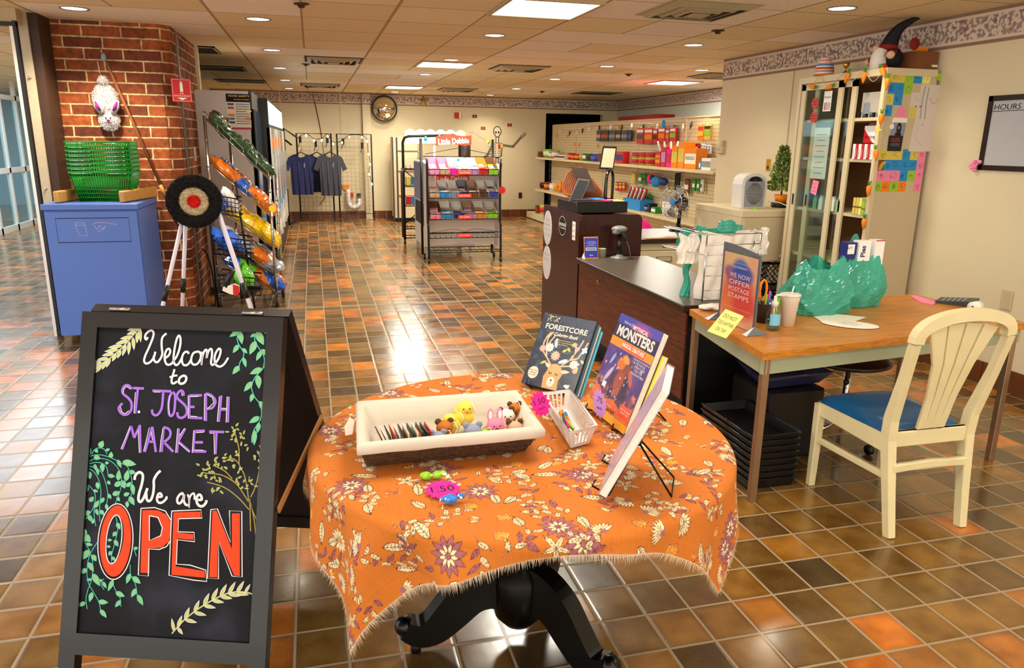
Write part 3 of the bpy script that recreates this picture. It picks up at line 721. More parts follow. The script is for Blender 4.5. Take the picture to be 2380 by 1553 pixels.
for pts in([(340,200),(270,150),(215,200),(205,280)],[(150,540),(180,640),(240,670),(310,610)],[(1090,320),(1065,500),(1085,690)],[(1330,330),(1310,270)],[(1800,305),(1900,360),(1925,460),(1810,575)],[(960,950),(920,1180),(900,1400)],
            [(1440,320),(1440,760)],[(1480,345),(1640,340)],[(1480,715),(1610,725)],[(1752,290),(1745,800)],[(2035,340),(1992,820)],[(2180,345),(2160,835)],[(2070,565),(2180,570)],[(435,260),(408,660)],[(780,255),(910,258)],
            [(330,940),(160,1340)],[(490,990),(510,1415)],[(735,1020),(760,1170)],[(700,935),(590,1390)],[(1240,950),(1200,1415)],[(1370,950),(1270,1090)],[(1250,1215),(1460,1400)],[(1545,985),(1515,1415)],[(1590,1030),(1740,1020)],[(1550,1360),(1730,1365)],[(1850,1045),(1930,1040),(1940,1440)]):P.append(S(pts,W2,.002,'chalk_white',False))
b=MB()
for it in P:it(b,D0+0.0022)
b.build('lettering_highlight',sign)
chalk('we_are_lettering',[
 S([(120,430),(150,300),(250,220),(340,270),(350,400),(310,600),(250,800),(230,980),(290,1040),(370,940),(430,800),(480,660)],W3,ww*1.25,'chalk_white'),
 S([(450,800),(460,960),(520,1020),(590,960),(640,800),(660,600),(660,440),(740,280),(845,175)],W3,ww*1.2,'chalk_white'),
 S([(780,900),(880,890),(850,810),(790,820),(750,920),(760,1020),(830,1070),(930,1030),(1010,940),(1000,890)],W3,ww*1.1,'chalk_white'),
 S([(1480,860),(1450,800),(1370,850),(1310,960),(1330,1070),(1400,1070),(1470,960),(1500,840),(1490,1000),(1540,1110),(1610,1130)],W3,ww*1.1,'chalk_white'),
 S([(1600,830),(1640,960),(1640,1190),(1650,960),(1700,840),(1780,810),(1790,980)],W3,ww*.9,'chalk_white'),
 S([(1870,980),(1990,975),(1970,870),(1910,840),(1850,920),(1860,1060),(1930,1150),(2030,1150),(2110,1060),(2120,990)],W3,ww*1.2,'chalk_white')])
# OPEN : filled red letters with white outline
def ring(b,outer,inner,m,d):
    A=W4(outer);B=W4(inner);n=len(A);o,U,V,N=SF
    vs=[tuple(o+U*a+V*c+N*d)for a,c in A]+[tuple(o+U*a+V*c+N*d)for a,c in B]
    b.add(vs,[(i,(i+1)%n,n+(i+1)%n,n+i)for i in range(n)],m)
def egg(cx,cy,rx,ry,lean,n=32):return[(cx+rx*math.cos(2*PI*k/n)+lean*math.sin(2*PI*k/n)*-1,cy+ry*math.sin(2*PI*k/n))for k in range(n)]
b=MB();d=D0+.0006
ring(b,egg(362,570,232,535,30),egg(345,545,135,360,40),'chalk_red',d)
for pts in([(765,110),(870,105),(870,1050),(735,1045)],[(870,105),(1000,110),(1120,170),(1190,290),(1195,420),(1160,580),(1060,665),(870,685),(870,560),(1010,510),(1060,440),(1050,300),(970,210),(870,180)],
            [(1230,140),(1635,130),(1640,215),(1305,225),(1290,440),(1530,470),(1530,555),(1290,530),(1265,950),(1700,1020),(1700,1120),(1200,1075)],
            [(1815,115),(1875,115),(2105,690),(2105,155),(2225,155),(2225,1095),(2140,1085),(1900,560),(1885,1115),(1765,1115)]):b.poly(W4(pts),SF,d,'chalk_red')
b.build('open_lettering',sign)
b=MB();d=D0+.0012;ow=.003
for pts,cl in((egg(362,578,262,568,30),1),(egg(340,545,115,365,38),1)):b.stroke(W4(pts),ow,SF,d,'chalk_white',closed=True)
for pts in([(745,80),(950,68),(1110,120),(1195,260)],[(745,80),(705,1080),(855,1095),(865,690),(1020,695),(1130,650),(1195,550)],[(870,190),(1000,215),(1065,370),(1040,490),(870,560),(870,190)],
            [(1205,120),(1645,100),(1660,225),(1310,235),(1300,430),(1540,440),(1550,580),(1290,550),(1275,915),(1480,930),(1715,1005),(1730,1175),(1530,1155),(1165,1085),(1205,120)],
            [(1790,100),(1890,88),(2085,590),(2070,115),(2255,125),(2260,1110),(2110,1095),(1910,580),(1905,1135),(1740,1130),(1790,100)]):b.stroke(W4(pts),ow,SF,d,'chalk_white')
b.build('open_outline',sign)
# drawn leaves
def leaf2(b,cr,x,y,L,ang,wd,m,edge,d):
    a=R(ang);pts=[]
    up=[];dn=[]
    for i in range(9):
        t=i/8;q=math.sin(PI*t**0.75)*wd/2;px,py=x+math.cos(a)*L*t,y+math.sin(a)*L*t
        up.append((px-math.sin(a)*q,py+math.cos(a)*q));dn.append((px+math.sin(a)*q,py-math.cos(a)*q))
    P=cr(up+dn[::-1][1:-1]);b.poly(P,SF,d,m);b.stroke(P,.0013,SF,d+.0003,edge,closed=True)
V1=crop(500,750,5.356);b=MB();d=D0+.0004
for pts in([(350,70),(290,120),(265,200),(290,280),(345,370),(340,430),(295,510),(295,600)],[(560,80),(500,140),(485,220),(545,330),(590,400),(605,480),(580,580),(490,680),(445,800),(480,920),(545,1010),(570,1120),(550,1220),(480,1330),(450,1420),(450,1500)],[(705,80),(670,160),(705,270)]):
    b.stroke(smooth(V1(pts)),.0026,SF,d,'chalk_teal')
for(x,y,L,a,w_)in((300,95,150,148,60),(300,110,160,80,65),(285,275,125,125,55),(335,320,85,48,40),(345,435,125,75,45),(290,540,130,128,60),(510,110,190,62,90),(495,140,75,150,35),(500,230,185,115,80),(570,335,120,42,60),(570,350,140,118,55),(605,490,165,65,65),(575,570,165,155,70),
                        (525,655,170,85,75),(455,735,160,130,65),(465,885,110,108,50),(545,980,180,55,75),(545,1175,150,150,65),(540,1245,135,100,55),(485,1340,190,92,60),(665,90,70,140,50),(680,110,75,65,40),(665,170,70,105,35)):
    leaf2(b,V1,x,y,L,a,w_,'chalk_leaf','chalk_teal',d+.0004)
b.build('vine_drawing',sign)
V2=crop(180,1010,3.451);b=MB()
vines=[[(40,250),(60,195),(140,165),(240,180),(340,230),(400,270),(430,380),(430,470),(385,560)],[(40,260),(120,200),(220,200),(290,240),(335,310),(345,400),(320,500),(295,555)],[(105,160),(140,115),(200,115),(230,160)],
         [(40,265),(110,230),(180,230),(225,265),(240,340)],[(40,265),(110,260),(180,300),(215,380),(235,480),(225,570)],[(40,270),(110,290),(160,360),(180,460),(170,580),(170,700)],[(40,270),(55,380),(30,480),(20,570),(38,610)],
         [(55,390),(110,440),(135,500),(115,600),(60,680),(40,760),(50,860),(95,950),(115,1050),(105,1170),(75,1250),(60,1330),(70,1405)],[(150,870),(95,960),(70,1060),(75,1180),(120,1270),(165,1350),(180,1420),(220,1475)],
         [(135,520),(125,640),(140,740)],[(275,1170),(290,1240),(330,1300),(340,1385)],[(415,1050),(420,1130),(455,1200),(470,1280),(475,1340)],[(300,660),(315,760),(290,880),(265,980),(270,1050)],[(445,920),(465,980)],[(205,1160),(180,1200),(205,1250)]]
for pts in vines:b.stroke(smooth(V2(pts)),.002,SF,d,'chalk_teal')
for(x,y,L,a,w_)in((75,180,105,-85,48),(170,105,60,-60,45),(135,120,35,50,25),(220,130,35,-20,22),(125,180,55,15,38),(260,190,50,-85,35),(315,205,70,65,30),(355,220,112,12,50),(380,375,92,-78,42),(410,300,50,10,35),(320,370,85,-85,38),(350,370,70,70,45),(290,415,75,-30,40),(430,400,90,80,35),(385,420,55,-40,30),(365,490,50,-20,30),(410,500,80,60,40),(275,485,65,-20,38),(310,505,40,55,25),
                        (85,300,60,80,35),(130,240,55,75,25),(150,270,60,80,22),(190,235,70,85,35),(240,330,55,10,30),(215,230,30,0,22),(70,410,70,100,35),(35,475,65,65,32),(20,555,55,35,42),(150,385,60,80,30),(120,450,40,15,22),(235,375,35,55,25),(240,480,45,60,25),(205,510,50,120,28),(90,540,50,-50,35),(130,590,70,-60,32),(175,610,50,50,30),(95,620,60,150,35),(140,600,55,70,26),(80,650,60,60,35),(120,680,40,100,30),(45,700,55,140,30),(40,760,55,60,30),(45,810,75,45,55),(30,850,45,160,25),(60,880,55,10,26),(85,930,95,125,48),(110,970,60,55,40),(80,1030,85,60,40),(65,1080,55,135,35),(115,1120,115,60,48),(105,1165,40,170,20),(110,1270,80,105,36),(160,1345,80,5,38),(55,1350,65,150,32),(175,1410,80,50,35),
                        (280,1170,100,115,34),(300,1270,80,25,40),(340,1335,70,130,32),(415,1120,85,110,34),(435,1145,85,40,42),(465,1240,80,120,36),(475,1290,95,62,38),(195,1185,60,60,25),(190,1170,35,160,20),(310,710,60,65,32),(305,785,45,130,32),(290,850,60,60,32),(265,940,40,120,28),(270,985,40,50,25),(235,850,35,0,20),(230,900,30,10,20),(445,920,35,-15,25),(390,540,50,85,28),(225,560,50,85,25)):
    leaf2(b,V2,x,y,L,a,w_,'chalk_leaf','chalk_teal',d+.0004)
b.build('vine_drawing',sign)
V3=crop(450,980,5.547);b=MB()
for pts in([(700,1020),(680,860),(640,680),(580,560),(575,360),(530,170)],[(725,980),(790,840),(835,640),(860,460)],[(700,1040),(570,840),(480,760),(340,690),(120,665)],[(705,1140),(560,980),(380,850),(165,785)],[(490,745),(390,640),(240,565)],[(580,560),(530,500),(440,460)],[(815,780),(860,740),(925,700)],[(700,780),(710,710)],[(715,1000),(725,1420)],[(720,1040),(770,1260),(790,1460)],[(720,1060),(770,1200),(855,1370)]):
    b.stroke(smooth(V3(pts)),.003,SF,d,'chalk_olive')
rn=random.Random(4)
for(cx,cy,rx,ry,k)in((540,120,110,70,9),(640,180,50,50,4),(520,240,40,40,3),(650,325,50,20,3),(600,440,60,30,4),(420,470,60,50,6),(310,520,60,50,5),(120,600,60,50,5),(130,710,60,30,5),(220,620,50,30,4),(290,740,60,50,6),(280,880,60,30,6),(540,640,50,70,5),(870,360,30,40,3),(800,460,40,50,5),(930,480,45,60,7),(800,580,30,20,2),(870,640,30,20,2),(910,700,40,30,3),(740,820,50,50,5),(600,800,60,70,5),(370,600,40,20,3)):
    for i in range(k):
        leaf2(b,V3,cx+rn.uniform(-rx,rx),cy+rn.uniform(-ry,ry),rn.uniform(35,60),rn.uniform(0,360),rn.uniform(15,26),'chalk_olive','chalk_fern',d+.0004)
b.build('branch_drawing',sign)
b=MB();F1=crop(200,740,9.705)
b.stroke(smooth(F1([(1215,140),(1170,230),(1020,400),(850,600),(640,800),(450,950),(290,1050)])),.004,SF,d,'chalk_fern')
def frond(x,y,x2,y2,w_):leaf2(b,F1,x,y,math.hypot(x2-x,y2-y),math.degrees(math.atan2(y2-y,x2-x)),w_,'chalk_fern','chalk_white',d+.0004)
for q in((1180,210,910,270),(1120,300,900,360),(1030,410,750,460),(930,500,650,570),(800,610,480,660),(710,700,395,750),(610,790,340,840),(480,900,235,935),(330,990,125,1000),(290,1050,100,1160),(1190,200,1215,540),(1140,320,1130,560),(1040,430,1065,715),(960,520,940,825),(880,600,800,850),(760,720,690,900),(660,800,570,970),(520,900,440,1110),(430,960,345,1155),(330,1040,205,1225)):frond(*q,75)
b.build('fern_drawing',sign);b=MB()
F2=crop(120,700,1.821)
b.stroke(smooth(F2([(505,1410),(560,1350),(640,1290),(740,1240),(820,1235),(870,1255)])),.004,SF,d,'chalk_fern')
F1=F2
for i,(x,y)in enumerate(((530,1385),(560,1350),(600,1320),(640,1290),(675,1268),(710,1252),(745,1242),(780,1238))):
    frond(x,y,x+18+4*i*.5,y-52,15);frond(x,y,x+52,y+14-i*1.0,15)if i else frond(x,y,x+22,y+28,14)
frond(515,1400,505,1345,13);frond(815,1236,838,1200,11)
b.build('fern_drawing',sign)
# rear panel, hinge and brace
rt=R(27.5);RV=Vector((0,0,1))*math.cos(rt)+SNR*math.sin(rt);RT=ST-SNR*0.045;RN=SU.cross(RV).normalized();RF=(RT,SU,RV,RN)
Lr=1.155/math.cos(rt)
b=MB();ubox(b,-.3,-Lr,-.252,0,-.02,.012,'sign_frame',RF);ubox(b,.252,-Lr,.3,0,-.02,.012,'sign_frame',RF);ubox(b,-.252,-.045,.252,0,-.02,.012,'sign_frame',RF);ubox(b,-.252,-1.1,.252,-1.03,-.02,.012,'sign_frame',RF);b.build('rear_frame',sign)
b=MB();ubox(b,-.252,-1.03,.252,-.045,-.008,.002,'sign_back',RF);b.build('rear_panel',sign)
for u in(-.2,.2):
    b=MB();b.cyl(ST+SU*(u-.03)-SNR*.02+Vector((0,0,.004)),ST+SU*(u+.03)-SNR*.02+Vector((0,0,.004)),.006,'steel',10);b.build('hinge',sign)
b=MB();p0=ST+SU*.306+SV*-.55+SN*-.02;p1=RT+SU*.306+RV*-.45
b.obox((p0+p1)/2,((p1-p0).length,.006,.02),'oak_strip',rz=math.atan2((p1-p0).y,(p1-p0).x),ry=-math.asin((p1-p0).normalized().z));b.build('folding_brace',sign)

# ================================================================ ROUND TABLE
TC=(0.60,2.125);TR=0.63;TZ=0.75
mat('ebony','#040404',0.3,var=0,coat=0.15,spec=.3);mat('fringe','#E6C9B0',0.9,var=0.2)
tb=thing('round_table','round pedestal table with black turned column and scrolled legs under the orange cloth','table',(TC[0],TC[1],0))
b=MB();b.lathe((TC[0],TC[1],0),[(0.0,.715),(TR-.02,.715),(TR-.005,.722),(TR-.005,.742),(TR-.02,.747),(0,.747)],'ebony',64);b.build('tabletop',tb)
cx,cy=TC
b=MB();b.lathe((cx,cy,0),[(0.0,.06),(.05,.065),(.08,.10),(.09,.16),(.092,.25),(.07,.31),(.085,.33),(.07,.35),(.09,.375),(.075,.395),(.088,.42),(.07,.44),(.08,.465),(.06,.49),(.05,.55),(.055,.62),(.09,.68),(.16,.715)],'ebony',40);b.build('column',tb)
def ped_leg(ang):
    b=MB();prof=[]
    ca,sa=math.cos(ang),math.sin(ang)
    pts=[(.03,.215),(.10,.225),(.17,.20),(.235,.135),(.29,.085),(.34,.075),(.385,.10)]
    n=22;top=[]
    P=smooth([(a,c)for a,c in pts],4);N=len(P);vs=[];fs=[]
    for i,(r,z)in enumerate(P):
        a0=P[max(0,i-1)];a1=P[min(N-1,i+1)];tx,tz=a1[0]-a0[0],a1[1]-a0[1];l=math.hypot(tx,tz);nx,nz=-tz/l,tx/l
        h=.075*(1-i/(N-1))+.038;wd=.032
        for(s1,s2)in((1,1),(1,-1),(-1,-1),(-1,1)):
            rr,zz=r+nx*h*s1*.8,z+nz*h*s1*.8;vs.append((cx+ca*rr-sa*wd*s2,cy+sa*rr+ca*wd*s2,max(.022,zz)))
    for i in range(N-1):
        for k in range(4):fs.append((i*4+k,i*4+(k+1)%4,i*4+4+(k+1)%4,i*4+4+k))
    fs+=[(3,2,1,0),(4*N-4,4*N-3,4*N-2,4*N-1)]
    b.add(vs,fs,'ebony',False)
    b.ball((cx+ca*.385,cy+sa*.385,.1),(.034,.034,.034),'ebony',14,8)
    return b
for ang in(R(178),R(-58),R(55)):
    lg=ped_leg(ang).build('leg',tb)
    b=MB();b.lathe((cx+math.cos(ang)*.35,cy+math.sin(ang)*.35,0),[(.018,0),(.018,.02),(.01,.06)],'black',12);b.build('glide',lg)
# ---------------------------------------------------------------- tablecloth: printed square cloth draped over the round top
def cloth_canvas(S):
    cv=Canvas(S,S,'#C46E1E');rn=random.Random(11);k=S/1.55
    CR,DK,PK,YL,ML='#EBD9AE','#5E2016','#D98A62','#E9A23A','#A0606A'
    def petal_flower(x,y,r,n,fill,centre,ph=0):
        for i in range(n):
            a=ph+2*PI*i/n;cv.leaf(x+math.cos(a)*r*.22,y+math.sin(a)*r*.22,r*.8,r*.34,a,fill,DK,1.4)
        cv.ell(x,y,r*.27,r*.27,centre);cv.line([(x+r*.27*math.cos(t),y+r*.27*math.sin(t))for t in np.linspace(0,2*PI,14)],1.4,DK)
        for i in range(6):a=i*1.05;cv.ell(x+math.cos(a)*r*.13,y+math.sin(a)*r*.13,r*.035,r*.035,DK)
    def half_flower(x,y,r,ang):
        for i in range(9):
            a=ang-1.25+2.5*i/8;cv.leaf(x,y,r,r*.26,a,CR,DK,1.4,0)
        cv.ell(x,y,r*.22,r*.22,ML)
    def sprig(x,y,L,ang,n):
        pts=[(x,y)]
        a=ang
        for i in range(8):a+=rn.uniform(-.25,.25);pts.append((pts[-1][0]+math.cos(a)*L/8,pts[-1][1]+math.sin(a)*L/8))
        cv.line(pts,2.4,DK);cv.line(pts,1.3,PK)
        for i in range(2,8):
            s=1 if i%2 else-1;cv.leaf(*pts[i],L*rn.uniform(.2,.3),L*.1,a+s*rn.uniform(.6,1.1),CR if rn.random()<.7 else ML,DK,1.3,3)
    def star_leaf(x,y,r,ang):
        for i in range(5):
            cv.leaf(x,y,r*(1 if i%2==0 else.8),r*.3,ang+2*PI*i/5,CR,DK,1.4,2)
    def tulip(x,y,r,ang):
        for s,f in((-.6,CR),(.6,CR),(0,YL)):cv.leaf(x,y,r,r*.4,ang+s,f,DK,1.4)
        cv.ell(x,y,r*.18,r*.18,ML)
    def rose(x,y,r):
        cv.ell(x,y,r,r*.85,YL);
        for q in(1.0,.7,.42):cv.line([(x+r*q*math.cos(t),y+r*.85*q*math.sin(t))for t in np.linspace(rn.uniform(0,3),rn.uniform(5.2,7),16)],1.5,'#A04A22')
        for i in range(5):cv.leaf(x+r*.8*math.cos(i*1.26),y+r*.7*math.sin(i*1.26),r*.5,r*.25,i*1.26,CR,DK,1.1)
    def berries(x,y,r):
        for i in range(8):cv.ell(x+rn.uniform(-r,r),y+rn.uniform(-r,r),r*.2,r*.2,rn.choice([PK,ML,'#E5B08A']));cv.line([(x,y),(x+rn.uniform(-r,r),y+rn.uniform(-r,r))],1.2,DK)
    pts=[]
    tries=0
    while len(pts)<520 and tries<30000:
        tries+=1;x,y=rn.uniform(0,S),rn.uniform(0,S)
        if all((x-a)**2+(y-c)**2>(.060*k)**2 for a,c in pts):pts.append((x,y))
    for i,(x,y)in enumerate(pts):
        t=rn.random();a=rn.uniform(0,6.28)
        if t<.30:sprig(x,y,.14*k,a,5)
        elif t<.50:cv.leaf(x,y,rn.uniform(.05,.085)*k,.028*k,a,CR,DK,2.2,6)
        elif t<.53:petal_flower(x,y,.040*k,13,CR,YL,a)
        elif t<.60:petal_flower(x,y,.052*k,11,ML,DK,a);petal_flower(x,y,.03*k,9,CR,ML,a+.2)
        elif t<.69:half_flower(x,y,.042*k,a)
        elif t<.76:star_leaf(x,y,.046*k,a)
        elif t<.82:tulip(x,y,.03*k,a)
        elif t<.89:rose(x,y,.018*k)
        elif t<.95:cv.leaf(x,y,.045*k,.018*k,a,ML,DK,1.3,3)
        else:berries(x,y,.02*k)
    # slub weave of the cloth
    rs=np.random.RandomState(3);row=1+0.07*(rs.rand(S,1)-.5);colm=1+0.09*(rs.rand(1,S)-.5);blot=1+.05*(rs.rand(S,S)-.5)
    cv.a*=(row*colm*blot)[...,None]
    return cv
def drape():
    cv=cloth_canvas(1500)
    N=640;A=.745;u=np.linspace(-A,A,N);U,V=np.meshgrid(u,u)
    ox,oy=-0.06,0.06                                    # the square lies a little off centre
    rot=R(-4);X=U*math.cos(rot)-V*math.sin(rot)+ox;Y=U*math.sin(rot)+V*math.cos(rot)+oy
    r=np.hypot(X,Y);th=np.arctan2(Y,X);R0=TR+.002
    over=np.maximum(r-R0,0);bend=.03
    ang=np.minimum(over/bend,PI/2*.97)
    rad=np.where(over<=0,r,R0+bend*np.sin(ang));z=np.where(over<=0,TZ,TZ-bend*(1-np.cos(ang)))
    rest=np.maximum(over-bend*PI/2*.97,0)
    foldk=15;ph=1.2*np.sin(2*th+.7)+.6*np.sin(5*th)
    f=np.sin(foldk*th+ph);amp=np.minimum(rest*.34,.042)*(0.75+.5*np.sin(3*th+1))
    rad=rad+f*amp+rest*.06;z=z-rest*(0.985-.25*(amp/.06)**2)
    th2=th+amp*1.1*np.cos(foldk*th+ph)*.35
    zz=z+np.where(over<=0,.0012*np.sin(9*X+3)*np.sin(7*Y),0)
    P=np.stack([TC[0]+rad*np.cos(th2),TC[1]+rad*np.sin(th2),zz],-1)
    cols=cv.sample((U+A)/(2*A)*.9999,(V+A)/(2*A)*.9999)
    return P,cols
mat_painted('printed_cotton',0.9,weave=0.25)
CP,CC=drape()
cloth=painted_grid('tablecloth',CP,CC,M['printed_cotton'],None,(TC[0],TC[1],TZ));cloth.location=(TC[0],TC[1],TZ);WL[cloth.name]=Vector((TC[0],TC[1],TZ))
tag(cloth,'orange cotton tablecloth with cream flowers draped over the round table','tablecloth')
b=MB();rn=random.Random(2);N=CP.shape[0]
edges=[(CP[0,:],CP[4,:]),(CP[-1,:],CP[-5,:]),(CP[:,0],CP[:,4]),(CP[:,-1],CP[:,-5])]
for E_,I_ in edges:
    for i in range(0,N-1,1):
        p=Vector(E_[i]);dr=(p-Vector(I_[i])).normalized();s=(Vector(E_[min(i+1,N-1)])-p)
        L=rn.uniform(.010,.028);q=p+dr*L+Vector((rn.uniform(-.004,.004),rn.uniform(-.004,.004),rn.uniform(-.003,0)))
        b.add([tuple(p),tuple(p+s*.7),tuple(q)],[(0,1,2)],'fringe')
b.build('fringe',cloth)
# ================================================================ THINGS ON THE ROUND TABLE
TT=TZ+0.0035
mat('wicker','#4A2C16',0.8,var=0.5,nscale=90,bump=0.8);mat('liner','#CFC8BC',0.85,var=0.04,nscale=12,bump=0.3);mat('plastic_white','#DCDAD8',0.4,var=0)
mat('hot_pink','#F21C9A',0.7,var=0.03);mat('lilac','#C08AD6',0.7,var=0.03);mat('ink','#20101A',0.8,var=0);mat('wire_black','#0A0A0A',0.35,var=0,metal=0.3)
mat('pages','#E8E4DC',0.8,var=0.08,nscale=120);mat('spine_grey','#8C93A0',0.6,var=0.03);thin('clear_film','#FFFFFF',rough=.06)
mat('felt_lime','#8CD22A',0.7,var=0.05);mat('felt_blue','#2F7FDC',0.6,var=0.05);mat('felt_pink','#F283A8',0.85,var=0.05);mat('felt_yellow','#F0DA5A',0.85,var=0.05);mat('felt_brown','#B86A22',0.85,var=0.05)
mat('felt_grey','#8C93AE',0.85,var=0.05);mat('felt_tan','#C9A58C',0.85,var=0.05);mat('felt_dark','#5A3A22',0.85,var=0.05);mat('felt_white','#EFE9E0',0.85,var=0.05);mat('felt_orange','#E88A2A',0.85,var=0.05)
def tub(b,rim,bot,z1,z0,th,m,floor=True):
    # four slanted walls with thickness between a rim quad and a bottom quad
    cr=(sum(p[0]for p in rim)/4,sum(p[1]for p in rim)/4)
    def ins(q,c,t):
        out=[]
        for p in q:
            d=Vector((c[0]-p[0],c[1]-p[1]));out.append((p[0]+math.copysign(t,d.x),p[1]+math.copysign(t,d.y)))
        return out
    cb=(sum(p[0]for p in bot)/4,sum(p[1]for p in bot)/4);ri=ins(rim,cr,th);bi=ins(bot,cb,th)
    vs=[(x,y,z1)for x,y in rim]+[(x,y,z0)for x,y in bot]+[(x,y,z1)for x,y in ri]+[(x,y,z0+th)for x,y in bi]
    fs=[]
    for i in range(4):
        j=(i+1)%4;fs+=[(i,4+i,4+j,j),(8+i,8+j,12+j,12+i),(i,j,8+j,8+i)]
    fs+=[(4,5,6,7),(15,14,13,12)]
    b.add(vs,fs,m)
RQ=[(.085,1.905),(.60,1.915),(.61,2.235),(.10,2.24)];BQ=[(.108,1.985),(.568,1.99),(.585,2.205),(.12,2.205)]
bk=thing('lined_basket','long brown wicker basket with white cloth liner on the orange tablecloth','basket',(.34,2.07,TT))
b=MB();tub(b,[(x,y)for x,y in RQ],BQ,.845,TT,.008,'wicker')
rn=random.Random(5)
def lerp(a,c,t):return tuple(a[i]+(c[i]-a[i])*t for i in range(len(a)))
for row in range(8):
    t=(row+.5)/8;z=TT+(.845-TT)*t
    q=[lerp(BQ[i],RQ[i],t)for i in range(4)]
    pts=[]
    for i in range(4):
        a,c=q[i],q[(i+1)%4];n=34 if i%2==0 else 16
        for k in range(n):
            p=lerp(a,c,k/n);nx,ny=(c[1]-a[1]),-(c[0]-a[0]);l=math.hypot(nx,ny);o_=.0025*math.sin(PI*(k+row)*1.0+.5)
            pts.append((p[0]+nx/l*(o_+.001),p[1]+ny/l*(o_+.001),z+rn.uniform(-.001,.001)))
    b.tube(pts,.0062,'wicker',6,closed=True)
b.build('wicker_body',bk)
b=MB();mid=[lerp(BQ[i],RQ[i],.62)for i in range(4)]
def off(q,t):
    c=(sum(p[0]for p in q)/4,sum(p[1]for p in q)/4);return[(p[0]-t*math.copysign(1,c[0]-p[0]),p[1]-t*math.copysign(1,c[1]-p[1]))for p in q]
o1=off(RQ,.009);o2=off(mid,.0085);i1=off(RQ,-.017);i2=off(BQ,-.026)
def loop(q,z,n=10,wob=0.0):
    out=[]
    for i in range(4):
        a,c=q[i],q[(i+1)%4]
        for k in range(n):p=lerp(a,c,k/n);out.append((p[0]+rn.uniform(-wob,wob),p[1]+rn.uniform(-wob,wob),z+rn.uniform(-wob,wob)))
    return out
L_=[loop(o2,.811,wob=.002),loop(o1,.825,wob=.002),loop(o1,.848),loop(RQ,.858),loop(i1,.85),loop([lerp(i2[q],i1[q],.4)for q in range(4)],.80,wob=.002),loop(i2,TT+.014)]
n=len(L_[0]);vs=[p for l in L_ for p in l]
fs=[(a*n+k,a*n+(k+1)%n,(a+1)*n+(k+1)%n,(a+1)*n+k)for a in range(len(L_)-1)for k in range(n)]+[tuple((len(L_)-1)*n+k for k in range(n))]
b.add(vs,fs,'liner',True);b.build('cloth_liner',bk)
# little thick cards standing in the left end
cols=['black','white','black','red','white','black','paper','black','paper','black','black','red']
for i,c in enumerate(cols):
    b=MB();x=.155+i*.0115;b.obox((x,2.03,TT+.05),(.0025,.085,.07),c if c!='red' else 'red',rz=R(6),ry=R(-22+i*3));b.obox((x-.002,2.03,TT+.05),(.0006,.07,.05),'steel' if i%3 else 'felt_orange',rz=R(6),ry=R(-22+i*3))
    tag(b.build('sticker_card'),'%s sticker card in the lined basket, %s from the left end'%(c if c!='paper' else 'cream','first second third fourth fifth sixth seventh eighth ninth tenth eleventh last'.split()[i]),'card','sticker cards in the basket')
# plush keychains
def plush(name,x,y,z,body,kind,label,s=1.0,a=0.0):
    t=thing(name,label,'plush toy',(x,y,TT+.012),'plush keychains in the basket')
    b=MB();b.ball((x,y,z-.018*s),(.027*s,.024*s,.022*s),body,16,10);b.build('body',t)
    hx,hy=x+.012*math.cos(a)*s,y+.012*math.sin(a)*s-.012
    b=MB();b.ball((hx,hy,z+.008*s),(.022*s,.021*s,.019*s),body,16,10);b.build('head',t)
    for sx in(-1,1):
        b=MB()
        if kind=='bunny':b.ball((hx+sx*.012*s,hy+.008,z+.032*s),(.008*s,.006*s,.018*s),body,12,8);b.ball((hx+sx*.012*s,hy+.003,z+.032*s),(.005*s,.004*s,.012*s),'felt_white',10,7)
        elif kind=='duck':b.ball((hx+sx*.018*s,hy+.012,z-.004),(.010*s,.014*s,.012*s),body,10,7)
        else:b.ball((hx+sx*.016*s,hy+.004,z+.024*s),(.009*s,.005*s,.009*s),'felt_dark' if kind=='bear' else body,12,8)
        b.build('ear' if kind!='duck' else 'wing',t)
        b=MB();b.ball((hx+sx*.008*s,hy-.019*s,z+.011*s),.0022*s,'black_gloss',8,6);b.build('eye',t)
    b=MB();b.ball((hx,hy-.021*s,z+.004*s),(.005*s,.004*s,.0035*s),'felt_orange' if kind=='duck' else 'felt_dark',10,6);b.build('nose' if kind!='duck' else 'beak',t)
    b=MB();b.tube([(x+.01,y,z+.02),(x+.022,y-.012,z+.03),(x+.03,y-.02,z+.012),(x+.02,y-.026,z-.004)],.0012,'white',5);b.build('cord',t)
plush('plush_bear',.345,2.045,.815,'felt_brown','bear','orange brown bear plush at the left of the plush pile',1.15,2.0)
plush('plush_duck',.415,2.135,.838,'felt_yellow','duck','yellow duck plush standing at the back of the basket',1.2,1.2)
plush('plush_chick',.375,2.11,.82,'felt_yellow','duck','smaller yellow plush lying left of the yellow duck',.95,3.0)
plush('plush_elephant',.325,2.02,.80,'felt_grey','mouse','grey plush lying at the lower left of the plush pile',1.1,3.4)
plush('plush_mouse',.405,2.02,.808,'felt_grey','mouse','grey and white mouse plush in the middle of the pile',1.2,.3)
plush('plush_bunny',.475,2.03,.82,'felt_pink','bunny','pink bunny plush with upright ears in the basket',1.2,.2)
plush('plush_monkey',.53,2.08,.825,'felt_white','bear','white and brown monkey plush behind the pink bunny',1.1,1.0)
plush('plush_dog',.535,2.03,.808,'felt_tan','bear','tan dog plush at the right front of the basket',1.1,-.3)
plush('plush_frog',.445,2.015,.80,'felt_lime','mouse','green frog plush low beside the pink bunny',.85,.5)
plush('plush_giraffe',.56,2.12,.835,'felt_brown','bear','brown plush in the back right corner of the basket',.95,0)
plush('plush_rabbit',.562,2.05,.80,'felt_orange','bunny','orange and pink rabbit plush by the right end',.75,0)
